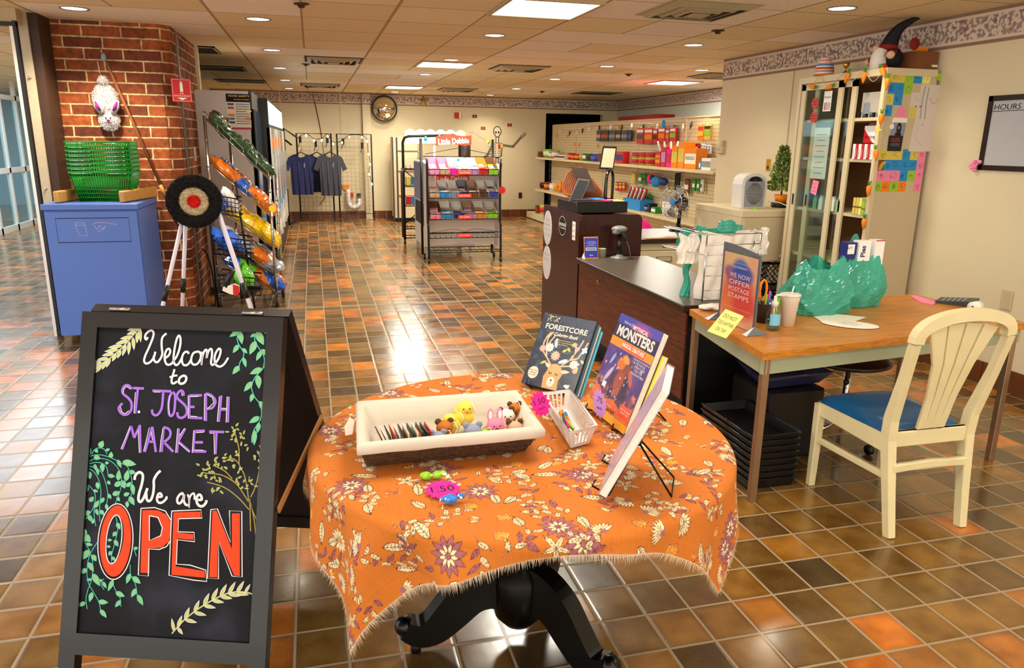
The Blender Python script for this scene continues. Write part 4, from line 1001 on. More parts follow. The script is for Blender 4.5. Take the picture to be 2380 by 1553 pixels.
# starburst price signs
def starburst(name,c,U,V,r1,r2,m,label,txts,n=13,sx=1.0,parent=None):
    fr=frame_at(c,U,V);b=MB();pts=[((r1 if k%2==0 else r2)*math.cos(PI*k/n)*sx,(r1 if k%2==0 else r2)*math.sin(PI*k/n))for k in range(2*n)]
    b.prism(pts,fr,-.0004,.0004,m)
    o=tag(b.build(name),label,'price sign','starburst price signs')if parent is None else b.build(name,parent)
    b=MB()
    for(s,u,v,h)in txts:b.text(s,u,v,h,fr,.0009,'ink')
    b.build('handwriting',o);return o
starburst('price_star',(.628,2.02,.885),(.75,-.5,.45),(-.3,.1,.95),.045,.034,'hot_pink','hot pink starburst price sign at the right end of the lined basket',[('1.50',0,0,.018),('each',0,-.018,.01)],sx=.75)
starburst('price_star',(.835,2.06,.855),(.35,-.9,-.1),(0,.1,1),.05,.038,'lilac','lilac starburst price sign clipped to the white plastic basket',[('.75',0,.005,.018),('each',0,-.018,.01)],sx=.7)
starburst('price_star',(.288,1.775,TT+.006),(1,.03,.0),(0,1,.05),.052,.043,'hot_pink','hot pink starburst price sign lying between two toy packets',[('1.50',0,-.012,.03)],sx=.95)
tagp=MB();tagp.prism([(-.01,0),(.012,0),(.016,.04),(.0,.055),(-.014,.03)],frame_at((.062,2.11,.80),(.8,-.2,.2),(.1,.1,1)),0,.001,'felt_white');tag(tagp.build('paper_tag'),'small white paper tag at the left end of the wicker basket','tag')
# toy packets
def packet(x,y,m,label,seed):
    t=thing('toy_packet',label,'toy packet',(x,y,TT),'little toy packets')
    rn=random.Random(seed);b=MB()
    for i in range(7):b.ball((x+rn.uniform(-.026,.026),y+rn.uniform(-.01,.01),TT+.008+rn.uniform(0,.008)),(rn.uniform(.008,.014),rn.uniform(.006,.011),.008),m,10,7)
    b.build('rubber_toy',t)
    b=MB();n=18;m2=9;vs=[]
    for j in range(m2):
        for i in range(n):
            u=i/(n-1)*2-1;v=j/(m2-1)*2-1;h=.02*max(0,(1-u**4))*max(0,1-v**2)+rn.uniform(0,.003)*(1-abs(v))
            vs.append((x+u*.055,y+v*.025*(1+.2*abs(u)),TT+.001+h))
    b.add(vs,[(j*n+i,j*n+i+1,(j+1)*n+i+1,(j+1)*n+i)for j in range(m2-1)for i in range(n-1)],'clear_film',False);b.build('clear_wrapper',t)
packet(.275,1.853,'felt_lime','cellophane packet with lime green toys above the pink price sign',3)
packet(.302,1.705,'felt_blue','cellophane packet with blue toys below the pink price sign',4)
# white slotted plastic basket with pens
RW=[(.695,1.94),(.795,1.975),(.828,2.315),(.722,2.30)];BW=[(.712,1.968),(.776,1.99),(.808,2.285),(.738,2.275)]
wb=thing('plastic_basket','narrow white slotted plastic basket of pens on the orange tablecloth','basket',(.76,2.13,TT))
b=MB();z0,z1=TT+.002,.818
for i in range(4):
    a,c,d,e=BW[i],BW[(i+1)%4],RW[(i+1)%4],RW[i];n=22 if i%2 else 6
    def pt(u,t):p=lerp(lerp(a,c,u),lerp(e,d,u),t);return(p[0],p[1],z0+(z1-z0)*t)
    for k in range(n+1):
        w_=.010 if(k==0 or k==n)else.0022;u=k/n;L0=math.hypot(c[0]-a[0],c[1]-a[1]);du=w_/L0
        p=[pt(max(0,u-du),0),pt(min(1,u+du),0),pt(min(1,u+du),1),pt(max(0,u-du),1)];nn=(Vector(p[1])-Vector(p[0])).cross(Vector(p[3])-Vector(p[0])).normalized()*.0012
        vs=[tuple(Vector(q)+nn)for q in p]+[tuple(Vector(q)-nn)for q in p];b.add(vs,[(0,1,2,3),(7,6,5,4),(0,4,5,1),(1,5,6,2),(2,6,7,3),(3,7,4,0)],'plastic_white')
    for(t0,t1)in((0,.2),(.85,1)):
        p=[pt(0,t0),pt(1,t0),pt(1,t1),pt(0,t1)];nn=(Vector(p[1])-Vector(p[0])).cross(Vector(p[3])-Vector(p[0])).normalized()*.0013
        vs=[tuple(Vector(q)+nn)for q in p]+[tuple(Vector(q)-nn)for q in p];b.add(vs,[(0,1,2,3),(7,6,5,4),(0,4,5,1),(1,5,6,2),(2,6,7,3),(3,7,4,0)],'plastic_white')
b.add([(x,y,z0+.002)for x,y in BW]+[(x,y,z0)for x,y in BW],[(0,1,2,3),(7,6,5,4)],'plastic_white')
b.build('slotted_body',wb)
b=MB();b.tube([(x,y,z1)for x,y in RW],.004,'plastic_white',8,closed=True);b.build('rim',wb)
rn=random.Random(9)
for i,c in enumerate(('red','felt_blue','white','felt_pink','felt_lime','hot_pink','white','felt_orange','black')):
    t=thing('pen','thin %s pen lying in the white plastic basket'%('red','blue','white','pale pink','green','magenta','second white','orange','black')[i],'pen',(.76,2.12,TT+.01),'pens in the plastic basket')
    x=.748+rn.uniform(-.018,.022);y=2.1+rn.uniform(-.05,.05);z=TT+.012+rn.uniform(0,.03);a=rn.uniform(-.16,.16)+1.45
    d=Vector((math.cos(a),math.sin(a),rn.uniform(-.05,.15)))
    b=MB();b.cyl(Vector((x,y,z))-d*.07,Vector((x,y,z))+d*.05,.0042,c,10);b.build('barrel',t)
    b=MB();b.cyl(Vector((x,y,z))+d*.05,Vector((x,y,z))+d*.08,.005,'felt_orange' if c!='felt_orange' else 'felt_blue',10);b.build('cap',t)
# ---- books on wire easels
CAMV=Vector((0,0,CAMH))
def pose(TL,TRc,BR,BL,s):
    P=[CAMV+(Vector(p)-CAMV)*s for p in(TL,TRc,BR,BL)];U=(P[2]-P[3]);V=(P[0]-P[3]);w_,h_=U.length,V.length
    U.normalize();V.normalize();return P[3],U,V,U.cross(V).normalized(),w_,h_
def easel(label,o,U,V,N,w_,h_,thick):
    t=thing('book_easel',label,'easel',(o.x,o.y,TT),'wire book easels');c=o+U*(w_/2)
    b=MB();lip=o-V*.004
    zt=TT+.003
    def g(p):return Vector((p.x,p.y,zt))
    b.tube([lip+U*w_*.15+N*.022+V*.02,lip+U*w_*.15+N*.022,lip+U*w_*.15-N*(thick+.004),lip+U*w_*.85-N*(thick+.004),lip+U*w_*.85+N*.022,lip+U*w_*.85+N*.022+V*.02],.0028,'wire_black',8);b.build('ledge',t)
    piv=c+V*h_*.42-N*(thick+.006)
    b=MB();b.tube([lip+U*w_*.2-N*(thick+.004),piv-U*.01,piv+U*.01,lip+U*w_*.8-N*(thick+.004)],.0028,'wire_black',8);b.build('front_wire',t)
    hb=Vector((-N.x,-N.y,0)).normalized();f0=g(c+hb*(thick+.16))
    b=MB();Uh=Vector((U.x,U.y,0)).normalized()
    b.tube([piv+U*.012,f0+Uh*.06,f0-Uh*.06,piv-U*.012],.0028,'wire_black',8);b.build('rear_wire',t)
    b=MB();b.cyl(piv-U*.02,piv+U*.02,.009,'black',14);b.build('pivot_knob',t)
def book(label,o,U,V,N,w_,h_,thick,art,extra=None,name='book',cover='black',group='books on wire easels',spine='l'):
    t=thing(name,label,'book',tuple(o),group)
    fr=(o,U,V,N)
    b=MB();b.prism([(.003,.003),(w_-.003,.003),(w_-.003,h_-.003),(.003,h_-.003)],fr,-thick+.001,-.001,'pages');b.build('page_block',t)
    b=MB();b.prism([(0,0),(w_,0),(w_,h_),(0,h_)],fr,-.001,0,cover);b.build('front_cover',t)
    b=MB();b.prism([(0,0),(w_,0),(w_,h_),(0,h_)],fr,-thick,-thick+.001,cover);b.prism([(-.001,0),(.0,0),(.0,h_),(-.001,h_)],fr,-thick,0,cover);b.build('back_cover',t)
    if art is not None:plane_art('cover_print',art,fr,w_,h_,.0006,M['print_gloss'],t,res=.0011)
    if extra:extra(t,fr,w_,h_)
    return t
mat_painted('print_gloss',0.35,coat=0.3);mat_painted('print_matte',0.75)
mat('cover_navy','#1B2540',0.4,var=0.05);mat('cream_print','#F3E4D0',0.7,var=0);mat('silver_print','#D6D0C8',0.6,var=0);mat('yellow_print','#E8D27A',0.7,var=0);mat('cover_teal','#33505E',0.5,var=0.05);mat('cover_cyan','#26B4E6',0.5,var=0.03)
# forest colouring book cover
cv=Canvas(300,388,'#15203C');rn=random.Random(21)
for i in range(70):cv.leaf(rn.uniform(0,300),rn.uniform(0,388),rn.uniform(30,60),rn.uniform(14,26),rn.uniform(0,6.3),rn.choice(['#1E3350','#243F5C','#1A2A4C','#2B4A62','#20304A']))
for i in range(10):cv.leaf(120+i*18,0,60,16,1.9-.08*i,'#23304E','#3A4668',1)
for x in(40,80):
    for i in range(9):cv.ell(x+rn.uniform(-18,18),22+rn.uniform(-16,18),2.2,2.2,'#D9D8A0');
    cv.line([(x-12,42),(x,24),(x+10,40)],2.2,'#D9D8A0');cv.line([(x,24),(x+14,14)],2.2,'#D9D8A0')
cv.poly([(118,388),(108,330),(128,268),(180,262),(212,290),(196,340),(205,388)],'#C89A5E');cv.ell(158,285,38,30,'#CFA266')
for P_ in([(130,268),(95,232),(70,180),(66,130),(84,96)],[(95,232),(62,205),(50,160),(58,120)],[(70,180),(88,140),(102,110)],[(185,262),(222,222),(250,160),(262,110)],[(222,222),(262,205),(282,150),(290,118)],[(240,185),(232,140)],[(190,262),(240,250),(280,232)]):
    cv.line(P_,9,'#7A4A34');cv.line(P_,6,'#DDBFA6')
for x,y,s,c in((92,178,26,'#EFE3E4'),(55,190,20,'#F0A6A2'),(138,215,28,'#F2A9A0'),(252,240,26,'#F0E0DC'),(224,140,14,'#F2A49C'),(246,158,12,'#F2A49C'),(268,270,16,'#EFA098')):
    for i in range(11):cv.leaf(x,y,s,s*.5,i*.571,c,'#B98A90',.8)
    cv.ell(x,y,s*.22,s*.22,'#F2C94A')
for q in((60,130,40,-1.2),(100,250,40,2.6),(168,190,34,-.7),(190,160,30,.8),(236,190,28,1.9),(280,210,34,.6),(276,246,34,1.7),(210,150,26,-1)):cv.leaf(q[0],q[1],q[2],14,q[3],'#C9B85A','#6E6A3A',1)
cv.ell(120,152,9,22,'#AFC3DE',rot=-.3);cv.ell(188,236,26,10,'#B9CBE2',rot=-.5);cv.ell(118,132,8,8,'#AFC3DE')
for i in range(4):cv.leaf(286,160,22,12,i*1.57+.4,'#C6D4EA')
cv.leaf(130,280,44,20,3.7,'#E8C8A8','#7A4A30',1.5);cv.leaf(190,290,56,20,-.15,'#E8C8A8','#7A4A30',1.5)
cv.ell(140,305,9,7,'#2A1A12');cv.ell(176,306,9,7,'#2A1A12');cv.ell(141,303,4,3,'#F2E8D8');cv.ell(177,304,4,3,'#F2E8D8')
cv.ell(157,350,20,26,'#F2E6D4');cv.ell(157,342,6,5,'#3A2018');cv.line([(150,360),(157,354),(164,360)],2,'#3A2018')
cv.ell(46,322,29,32,'#F4D9C4');cv.poly([(236,348),(264,346),(264,364),(236,366)],'#E9E6EA')
b1=pose((.811,2.574,1.036),(.954,2.412,1.031),(.84,2.318,.795),(.696,2.479,.8),1.034)
def ex1(t,fr,w_,h_):
    b=MB();W_=w_/300
    b.text('FORESTCORE',w_*.5,h_*.79,.021,fr,.0012,'cream_print',width=w_*.80,bold=.02);b.build('cover_title',t)
    b=MB();b.text('Coloring Book',w_*.53,h_*.71,.014,fr,.0012,'cream_print',width=w_*.46,shear=.3,bold=.02);b.build('cover_subtitle',t)
    b=MB()
    for i,s in enumerate(('Embrace the Gentle,','the Rustic, and the Romantic','Side of Nature')):b.text(s,w_*.53,h_*(.655-.028*i),.005,fr,.0012,'yellow_print')
    b.build('cover_blurb',t)
    b=MB()
    for i,s in enumerate(('More Than','100 Pages','to Color!')):b.text(s,w_*46/300,h_*(.19-.03*i),.006,fr,.0012,'ink')
    b.build('cover_badge_text',t)
o,U,V,N,w_,h_=b1
book('dark blue coloring book with flowered deer cover at the back of the round table',o,U,V,N,w_,h_,.008,cv,ex1,'coloring_book','cover_navy')
book('blue grey book standing behind the deer coloring book',o-N*.010+U*.012-V*.0,U,V,N,w_,h_*.97,.020,None,None,'book','cover_teal')
book('cyan edged book, rearmost of the stack behind the deer coloring book',o-N*.032+U*.016,U,V,N,w_,h_*.92,.012,None,None,'book','cover_cyan')
easel('black wire easel holding the deer coloring book',o,U,V,N,w_,h_,.046)
# monster drawing book
cv=Canvas(300,388,'#3A2A6E')
for y in range(388):
    t=y/388;cv.a[y,:]=np.array(lin('#4A3FA0'))*(1-t)+np.array(lin('#5A2348'))*t
for i in range(260):
    x,y=rn.uniform(0,300),rn.uniform(90,388);t=(y-90)/300
    cv.ell(x,y,rn.uniform(6,26),rn.uniform(5,18),rn.choice(['#5A4A9E','#3E2A66','#7A3A6E','#2A1838']if t<.55 else['#C8602A','#E8862A','#8A3A3A','#F0A030']),.5,rn.uniform(0,3),.6)
cv.ell(170,40,90,40,'#E0348A',.8,0,.9);cv.poly([(0,0),(130,0),(60,60),(0,60)],'#2E3A9A',.7)
cv.poly([(0,36),(300,36),(300,92),(0,92)],'#17122A',.85);cv.poly([(0,90),(300,90),(300,122),(0,122)],'#F28A1C')
cv.poly([(84,94),(250,94),(250,119),(84,119)],'#E4502A')
for(x,y,rx,ry,c,r_)in((150,175,62,44,'#4A2A2E',.2),(128,172,34,30,'#D8702A',0),(180,190,26,34,'#8A3E2A',.3),(110,240,22,54,'#4A2440',.4),(200,250,30,60,'#2A1630',-.3),(150,235,38,50,'#A04A2A',0),(118,300,20,46,'#2E1838',.1),(190,310,22,50,'#3A1E3E',-.1),(150,150,30,16,'#F09A3A',.3),(215,205,14,40,'#C05A3A',-.6),(70,230,12,46,'#C9B8D8',.5),(60,170,10,30,'#9AA8E0',.4)):cv.ell(x,y,rx,ry,c,.85,r_,.35)
for i in range(60):cv.ell(rn.uniform(20,280),rn.uniform(140,380),rn.uniform(1,4),rn.uniform(1,8),rn.choice(['#F7C27A','#FFE0B0','#E84A6A','#B8C8FF']),.8,rn.uniform(0,3))
cv.poly([(0,300),(40,285),(90,320),(160,305),(300,350),(300,388),(0,388)],'#F0701E',.75);cv.poly([(0,352),(300,360),(300,388),(0,388)],'#F2B21E',.85);cv.poly([(220,300),(292,300),(292,345),(220,345)],'#E8502A');cv.poly([(52,262),(78,262),(78,284),(52,284)],'#E9E6EA')
b2=pose((.808,1.862,1.195),(.832,1.647,1.189),(.737,1.644,.926),(.713,1.859,.932),1.225)
def ex2(t,fr,w_,h_):
    b=MB();b.text('MONSTERS',w_*.5,h_*.795,.034,fr,.0012,'silver_print',width=w_*.86,bold=.04);b.build('cover_title',t)
    b=MB();b.text('How to Draw',w_*.30,h_*.925,.010,fr,.0012,'silver_print',shear=.25);b.text('MYTHICAL',w_*.56,h_*.905,.014,fr,.0012,'silver_print',bold=.03);b.build('cover_overline',t)
    b=MB();b.text('MAGICAL CREATURES',w_*.55,h_*.713,.013,fr,.0012,'cream_print',width=w_*.52,bold=.03);b.build('cover_subtitle',t)
    b=MB()
    for i,s in enumerate(('UNLEASH THE POWER OF','MYTHICAL','CREATURES','FOR THE','IMAGINATION')):b.text(s,w_*.82,h_*(.655-.033*i),.006 if i==0 else.0085,fr,.0012,'silver_print')
    b.text('HOW TO DRAW',w_*.86,h_*.18,.006,fr,.0012,'cream_print');b.text('STEP BY STEP',w_*.86,h_*.15,.006,fr,.0012,'cream_print')
    b.text('By the masters of fantasy',w_*.42,h_*.135,.005,fr,.0012,'cream_print');b.text('BEASTS OF FANTASY',w_*.42,h_*.085,.013,fr,.0012,'felt_dark',width=w_*.5,bold=.03);b.build('cover_blurb',t)
o,U,V,N,w_,h_=b2
book('thick monster drawing book with purple and orange cover in the middle of the round table',o,U,V,N,w_,h_,.024,cv,ex2,'drawing_book','trim_brown')
book('yellow edged book right behind the monster drawing book',o-N*.026+U*.02,U,V,N,w_*.98,h_*.8,.014,None,None,'book','felt_yellow')
easel('black wire easel holding the monster drawing book',o,U,V,N,w_,h_,.042)
cv=Canvas(200,260,'#B9A8C0')
for i in range(160):cv.ell(rn.uniform(0,200),rn.uniform(0,260),rn.uniform(5,18),rn.uniform(4,12),rn.choice(['#C8A0A0','#A79AC0','#D6B8A8','#9A90B8','#C0B0C8','#8A6A80']),.6,rn.uniform(0,3),.5)
b3=pose((.778,1.51,1.154),(.671,1.322,1.16),(.564,1.376,.908),(.671,1.564,.902),1.19)
o,U,V,N,w_,h_=b3
mat('cover_lavender','#A9A3B8',0.5,var=0.04)
book('lavender grey book seen edge on at the front right of the round table',o,U,V,N,w_,h_,.022,cv,None,'book','cover_lavender')
easel('black wire easel under the lavender book at the front of the table',o,U,V,N,w_,h_,.024)
# ================================================================ DESK WITH WOOD TOP, CHAIR, THINGS ON AND UNDER THE DESK
mat_wood('teak_top','#CC842A','#A8661A','x',1.0,0.3,16);mat('sage_metal','#9FA487',0.4,var=0.05,nscale=3);mat('leg_metal','#A98B70',0.28,metal=0.8,var=0.1)
mat('cream_paint','#DCCFA4',0.35,var=0.07,nscale=9);mat('vinyl_blue','#0E4E7E',0.3,var=0.05,coat=0.3);thin('bag_teal','#54D0BE',rough=.12,dif=.45);mat('bag_white','#EDE6E0',0.4,var=0.03,bump=0.5)
DZT=.748
dk=thing('work_desk','metal desk with orange teak laminate top and chrome legs beside the counter','desk',(2.75,3.3,0))
TP=[(1.91,2.80),(3.66,3.02),(3.66,3.82),(2.02,3.70)]
def slab(b,q,z0,z1,m):
    b.add([(x,y,z0)for x,y in q]+[(x,y,z1)for x,y in q],[(3,2,1,0),(4,5,6,7)]+[(i,(i+1)%4,4+(i+1)%4,4+i)for i in range(4)],m)
def insq(q,t):
    c=(sum(p[0]for p in q)/4,sum(p[1]for p in q)/4);return[(p[0]+math.copysign(t,c[0]-p[0]),p[1]+math.copysign(t,c[1]-p[1]))for p in q]
b=MB();slab(b,TP,DZT-.035,DZT,'teak_top');b.build('desk_top',dk)
q=insq(TP,.02);b=MB()
for i in range(4):
    a,c=q[i],q[(i+1)%4];nrm=Vector((-(c[1]-a[1]),c[0]-a[0])).normalized()*.02
    slab(b,[a,c,(c[0]+nrm.x,c[1]+nrm.y),(a[0]+nrm.x,a[1]+nrm.y)],DZT-.11,DZT-.035,'sage_metal')
b.build('apron',dk)
for(x,y)in((1.95,2.835),(3.50,2.965),(3.57,3.75),(2.05,3.67)):
    b=MB();b.box(x-.017,y-.017,0,x+.017,y+.017,DZT-.036,'leg_metal',.002);b.build('leg',dk)
# ---- cream dining chair
ch=thing('dining_chair','cream painted wooden chair with arched slatted back and blue vinyl seat','chair',(2.55,2.65,0))
def beam(b,pts,w,d,m,up=(0,0,1)):
    # rectangular section swept along pts; w across (x), d along y
    vs=[];fs=[];n=len(pts)
    for i,p in enumerate(pts):
        p=Vector(p);t=(Vector(pts[min(n-1,i+1)])-Vector(pts[max(0,i-1)])).normalized()
        A=Vector((1,0,0));A=(A-t*A.dot(t));A=A.normalized()if A.length>.2 else Vector((0,1,0));B=t.cross(A).normalized()
        ww=w[i]if isinstance(w,(list,tuple))else w;dd=d[i]if isinstance(d,(list,tuple))else d;c=.22
        for(sa,sb)in((1,1-c),(1-c,1),(-1+c,1),(-1,1-c),(-1,-1+c),(-1+c,-1),(1-c,-1),(1,-1+c)):vs.append(tuple(p+A*sa*ww/2+B*sb*dd/2))
    for i in range(n-1):
        for k in range(8):fs.append((i*8+k,i*8+(k+1)%8,i*8+8+(k+1)%8,i*8+8+k))
    fs+=[tuple(range(7,-1,-1)),tuple((n-1)*8+k for k in range(8))];b.add(vs,fs,m)
rl=[(2.352,2.395,0),(2.356,2.44,.2),(2.358,2.485,.42),(2.352,2.478,.52),(2.332,2.42,.72),(2.312,2.372,.885)]
rr=[(2.742,2.405,0),(2.752,2.44,.2),(2.762,2.475,.42),(2.765,2.468,.52),(2.772,2.41,.72),(2.772,2.365,.90)]
for P_ in(rl,rr):
    b=MB();beam(b,P_,[.036,.04,.044,.044,.038,.036],[.045,.05,.06,.055,.042,.04],'cream_paint');b.build('rear_post',ch)
b=MB();n=22;pts=[]
for i in range(n+1):
    t=i/n;a=PI*(1-t);x=2.542+.23*math.cos(a);z=.885+.015*t+.105*math.sin(a)**.75;pts.append((x,2.37-.012*math.sin(a),z))
vs=[];fs=[]
for i,p in enumerate(pts):
    t_=(Vector(pts[min(n,i+1)])-Vector(pts[max(0,i-1)])).normalized();nr=Vector((-t_.z,0,t_.x))
    for s1,s2 in((1,1),(1,-1),(-1,-1),(-1,1)):vs.append(tuple(Vector(p)+nr*.024*s1+Vector((0,1,0))*.02*s2))
for i in range(n):
    for k in range(4):fs.append((i*4+k,i*4+(k+1)%4,i*4+4+(k+1)%4,i*4+4+k))
b.add(vs,fs+[(3,2,1,0),(4*n,4*n+1,4*n+2,4*n+3)],'cream_paint');b.build('arched_top_rail',ch)
for i in range(4):
    u=i-1.5;b=MB()
    beam(b,[(2.545+u*.036,2.462,.47),(2.544+u*.040,2.43,.62),(2.542+u*.055,2.395,.78),(2.54+u*.088,2.368,.965-abs(u)*.012)],[.037,.036,.046,.078],[.016,.014,.014,.016],'cream_paint');b.build('back_slat',ch)
b=MB();beam(b,[(2.36,2.478,.425),(2.763,2.468,.425)],.02,.07,'cream_paint');b.box(2.36,2.458,.39,2.762,2.485,.46,'cream_paint',.004);b.build('rear_rail',ch)
for(x,y)in((2.345,2.93),(2.76,2.93)):
    b=MB();beam(b,[(x,y,0),(x+.0,y-.005,.43)],[.034,.044],[.034,.044],'cream_paint');b.build('front_leg',ch)
b=MB();b.box(2.345,2.90,.375,2.76,2.945,.435,'cream_paint',.004);b.build('front_rail',ch)
for x0,x1 in((2.348,2.358),(2.75,2.762)):
    b=MB();b.add([(x0-.013,2.93,.375),(x0+.013,2.93,.375),(x0+.013,2.47,.365),(x0-.013,2.47,.365),(x0-.013,2.93,.435),(x0+.013,2.93,.435),(x0+.013,2.47,.44),(x0-.013,2.47,.44)],[(0,1,2,3),(7,6,5,4),(0,4,5,1),(1,5,6,2),(2,6,7,3),(3,7,4,0)],'cream_paint');b.build('side_rail',ch)
    b=MB();beam(b,[(x0,2.92,.245),(x0+.003,2.68,.25),(x1,2.44,.255)],.02,.028,'cream_paint');b.build('side_stretcher',ch)
b=MB();beam(b,[(2.36,2.44,.30),(2.55,2.44,.31),(2.75,2.44,.30)],.022,.034,'cream_paint');b.box(2.36,2.432,.285,2.75,2.452,.322,'cream_paint',.003);b.build('rear_stretcher',ch)
b=MB();NX,NY=20,20;vs=[]
for j in range(NY+1):
    for i in range(NX+1):
        u=i/NX*2-1;v=j/NY*2-1;e=max(0,1-abs(u)**6)*max(0,1-abs(v)**6)
        vs.append((2.553+u*(.205+.004*v),2.715+v*.235,.438+.042*e**.35+.014*(1-u*u)*(1-v*v)))
b.add(vs,[(j*(NX+1)+i,j*(NX+1)+i+1,(j+1)*(NX+1)+i+1,(j+1)*(NX+1)+i)for j in range(NY)for i in range(NX)],'vinyl_blue',True);b.build('seat_cushion',ch)
# ---- under the desk
mat('crate_black','#121214',0.3,var=0,coat=0.2);mat('tray_blue','#34365A',0.25,var=0,coat=.3)
def crate(x0,y0,x1,y1,z0,z1,label,cat='crate',group=None,name='file_crate'):
    t=thing(name,label,cat,((x0+x1)/2,(y0+y1)/2,z0),group);b=MB();h=z1-z0
    for a in(0,1):
        for(xa,ya,xb,yb)in((x0,y0,x1,y0),(x0,y1,x1,y1),(x0,y0,x0,y1),(x1,y0,x1,y1)):
            z=z0 if a==0 else z1-.02;b.box(min(xa,xb)-.004,min(ya,yb)-.004,z,max(xa,xb)+.004,max(ya,yb)+.004,z+.02,'crate_black')
    b.box(x0,y0,z0,x1,y1,z0+.006,'crate_black')
    for(xa,ya,xb,yb)in((x0,y0,x1,y0),(x0,y1,x1,y1),(x0,y0,x0,y1),(x1,y0,x1,y1)):
        L=math.hypot(xb-xa,yb-ya);n=max(2,int(L/.055));m=max(1,int(h/.055))
        for i in range(n):
            for s in(0,1):
                p0=(xa+(xb-xa)*(i+s)/n,ya+(yb-ya)*(i+s)/n);p1=(xa+(xb-xa)*(i+1-s)/n,ya+(yb-ya)*(i+1-s)/n)
                for j in range(m):b.tube([(*p0,z0+.01+(h-.02)*j/m),(*p1,z0+.01+(h-.02)*(j+1)/m)],.0035,'crate_black',4)
    b.build('lattice_walls',t);return t
b=MB();x0,y0,x1,y1=1.985,2.93,2.255,3.42
for k in range(8):
    t=thing('shopping_basket','black plastic basket in the nested stack under the desk, number %s from the floor'%('one two three four five six seven eight'.split()[k]),'basket',((x0+x1)/2,(y0+y1)/2,k*.034),'nested black baskets under the desk')
    b=MB();z0,z1=k*.034,k*.034+.05 if k<7 else.285
    tub(b,[(x0,y0),(x1,y0),(x1,y1),(x0,y1)],[(x0+.012,y0+.012),(x1-.012,y0+.012),(x1-.012,y1-.012),(x0+.012,y1-.012)],z1,z0,.004,'crate_black');b.build('basket_body',t)
    b=MB();b.tube([(x0,y0,z1),(x1,y0,z1),(x1,y1,z1),(x0,y1,z1)],.005,'black_gloss',6,closed=True);b.build('rim',t)
b=MB();b.box(2.27,3.24,0,2.62,3.60,.385,'crate_black',.01);t=tag(b.build('storage_bin'),'black plastic storage bin standing under the desk','bin')
t=thing('storage_tray','translucent dark blue plastic tray lying on the black bin under the desk','tray',(2.5,3.4,.39));b=MB();tub(b,[(2.23,3.24),(2.68,3.28),(2.72,3.58),(2.29,3.60)],[(2.28,3.29),(2.63,3.32),(2.67,3.53),(2.33,3.55)],.455,.39,.004,'tray_blue');b.build('tray_body',t)
b=MB();b.tube([(2.23,3.24,.456),(2.68,3.28,.456),(2.72,3.58,.456),(2.29,3.60,.456)],.006,'tray_blue',6,closed=True);b.build('rim',t)
oc=thing('office_chair','dark swivel office chair pushed under the desk from behind','chair',(2.90,3.42,0));mat('brown_vinyl','#241410',0.35,var=0.1)
b=MB();b.ball((2.90,3.42,.475),(.23,.22,.04),'brown_vinyl',24,10);b.build('seat',oc)
b=MB();b.cyl((2.90,3.42,.09),(2.90,3.42,.44),.024,'chrome',16,r2=.016);b.build('gas_column',oc)
for k in range(5):
    a=k*2*PI/5+.9;e=(2.90+.25*math.cos(a),3.42+.25*math.sin(a));b=MB();b.tube([(2.90,3.42,.12),(e[0],e[1],.075)],.018,'chrome',8,r2=.011);l_=b.build('base_arm',oc)
    b=MB();b.cyl((e[0]-.012,e[1],.03),(e[0]+.012,e[1],.03),.028,'black',16);b.build('caster',l_)
b=MB();b.tube([(2.80,3.3,.44),(2.70,3.2,.43)],.006,'black',6);b.ball((2.70,3.19,.43),.016,'black',10,7);b.build('lever',oc)
# ---- on the desk
DT=DZT+.0005
sg=thing('sign_holder','grey metal sign holder with red and blue postage stamps poster at the desk corner','sign',(2.06,3.22,DT));mat('grey_metal','#6E727C',0.4,metal=0.4,var=0.03)
p0=Vector(PZ(1668,742,DT));p1=Vector(PZ(1752,778,DT));U=(p1-p0);W_=U.length;U.normalize();V=Vector((0,0,1));N=U.cross(V);o=Vector((p0.x,p0.y,DT+.01));fr=(o,U,V,N);Hh=.405
b=MB();pl=[(0,0),(W_,0),(W_,Hh*.93)]+[(W_*(1-i/10),Hh*(.93+.07*math.sin(PI*i/10*.5+.0)))for i in range(1,10)]+[(0,Hh)];b.prism(pl,fr,-.006,0,'grey_metal');b.build('backing_plate',sg)
for s in(0,1):
    b=MB();c=o+U*(W_*s);b.add([tuple(c+U*(-.03 if s==0 else-.01)+N*.06-Vector((0,0,.009))),tuple(c+U*(.01 if s==0 else.03)+N*.06-Vector((0,0,.009))),tuple(c+U*.015-N*.07-Vector((0,0,.009))),tuple(c-U*.015-N*.07-Vector((0,0,.009))),tuple(c+Vector((0,0,.03)))],[(0,1,2,3),(0,4,1),(1,4,2),(2,4,3),(3,4,0)],'grey_metal');b.build('foot',sg)
cv=Canvas(200,330,'#E8B090')
for(x,y,r,c)in((100,180,120,'#E8503A'),(60,240,90,'#EE7A4A'),(140,230,90,'#E03A3E'),(110,140,80,'#D8405A'),(40,90,40,'#8A5AA0'),(60,120,45,'#A85A8A'),(110,80,62,'#3A52B8'),(140,90,50,'#4A5AB8'),(100,60,55,'#3C58C0')):cv.ell(x,y,r,r*.95,c,.9,0,.45)
plane_art('poster',cv,(tuple(o+U*.02),tuple(U),tuple(V),tuple(N)),W_-.035,.36,.002,M['print_gloss'],sg,res=.0015)
b=MB();fp=(o+U*.02,U,V,N);wp=W_-.035
for i,(s,h,v)in enumerate((('SJ MARKET',.009,.29),('WE NOW',.024,.24),('OFFER',.024,.205),('POSTAGE',.024,.17),('STAMPS',.024,.135),('INQUIRE WITHIN',.006,.05))):b.text(s,wp*.52,v,h,fp,.0036,'cream_print',width=wp*(.42 if i==0 else.62),bold=.0)
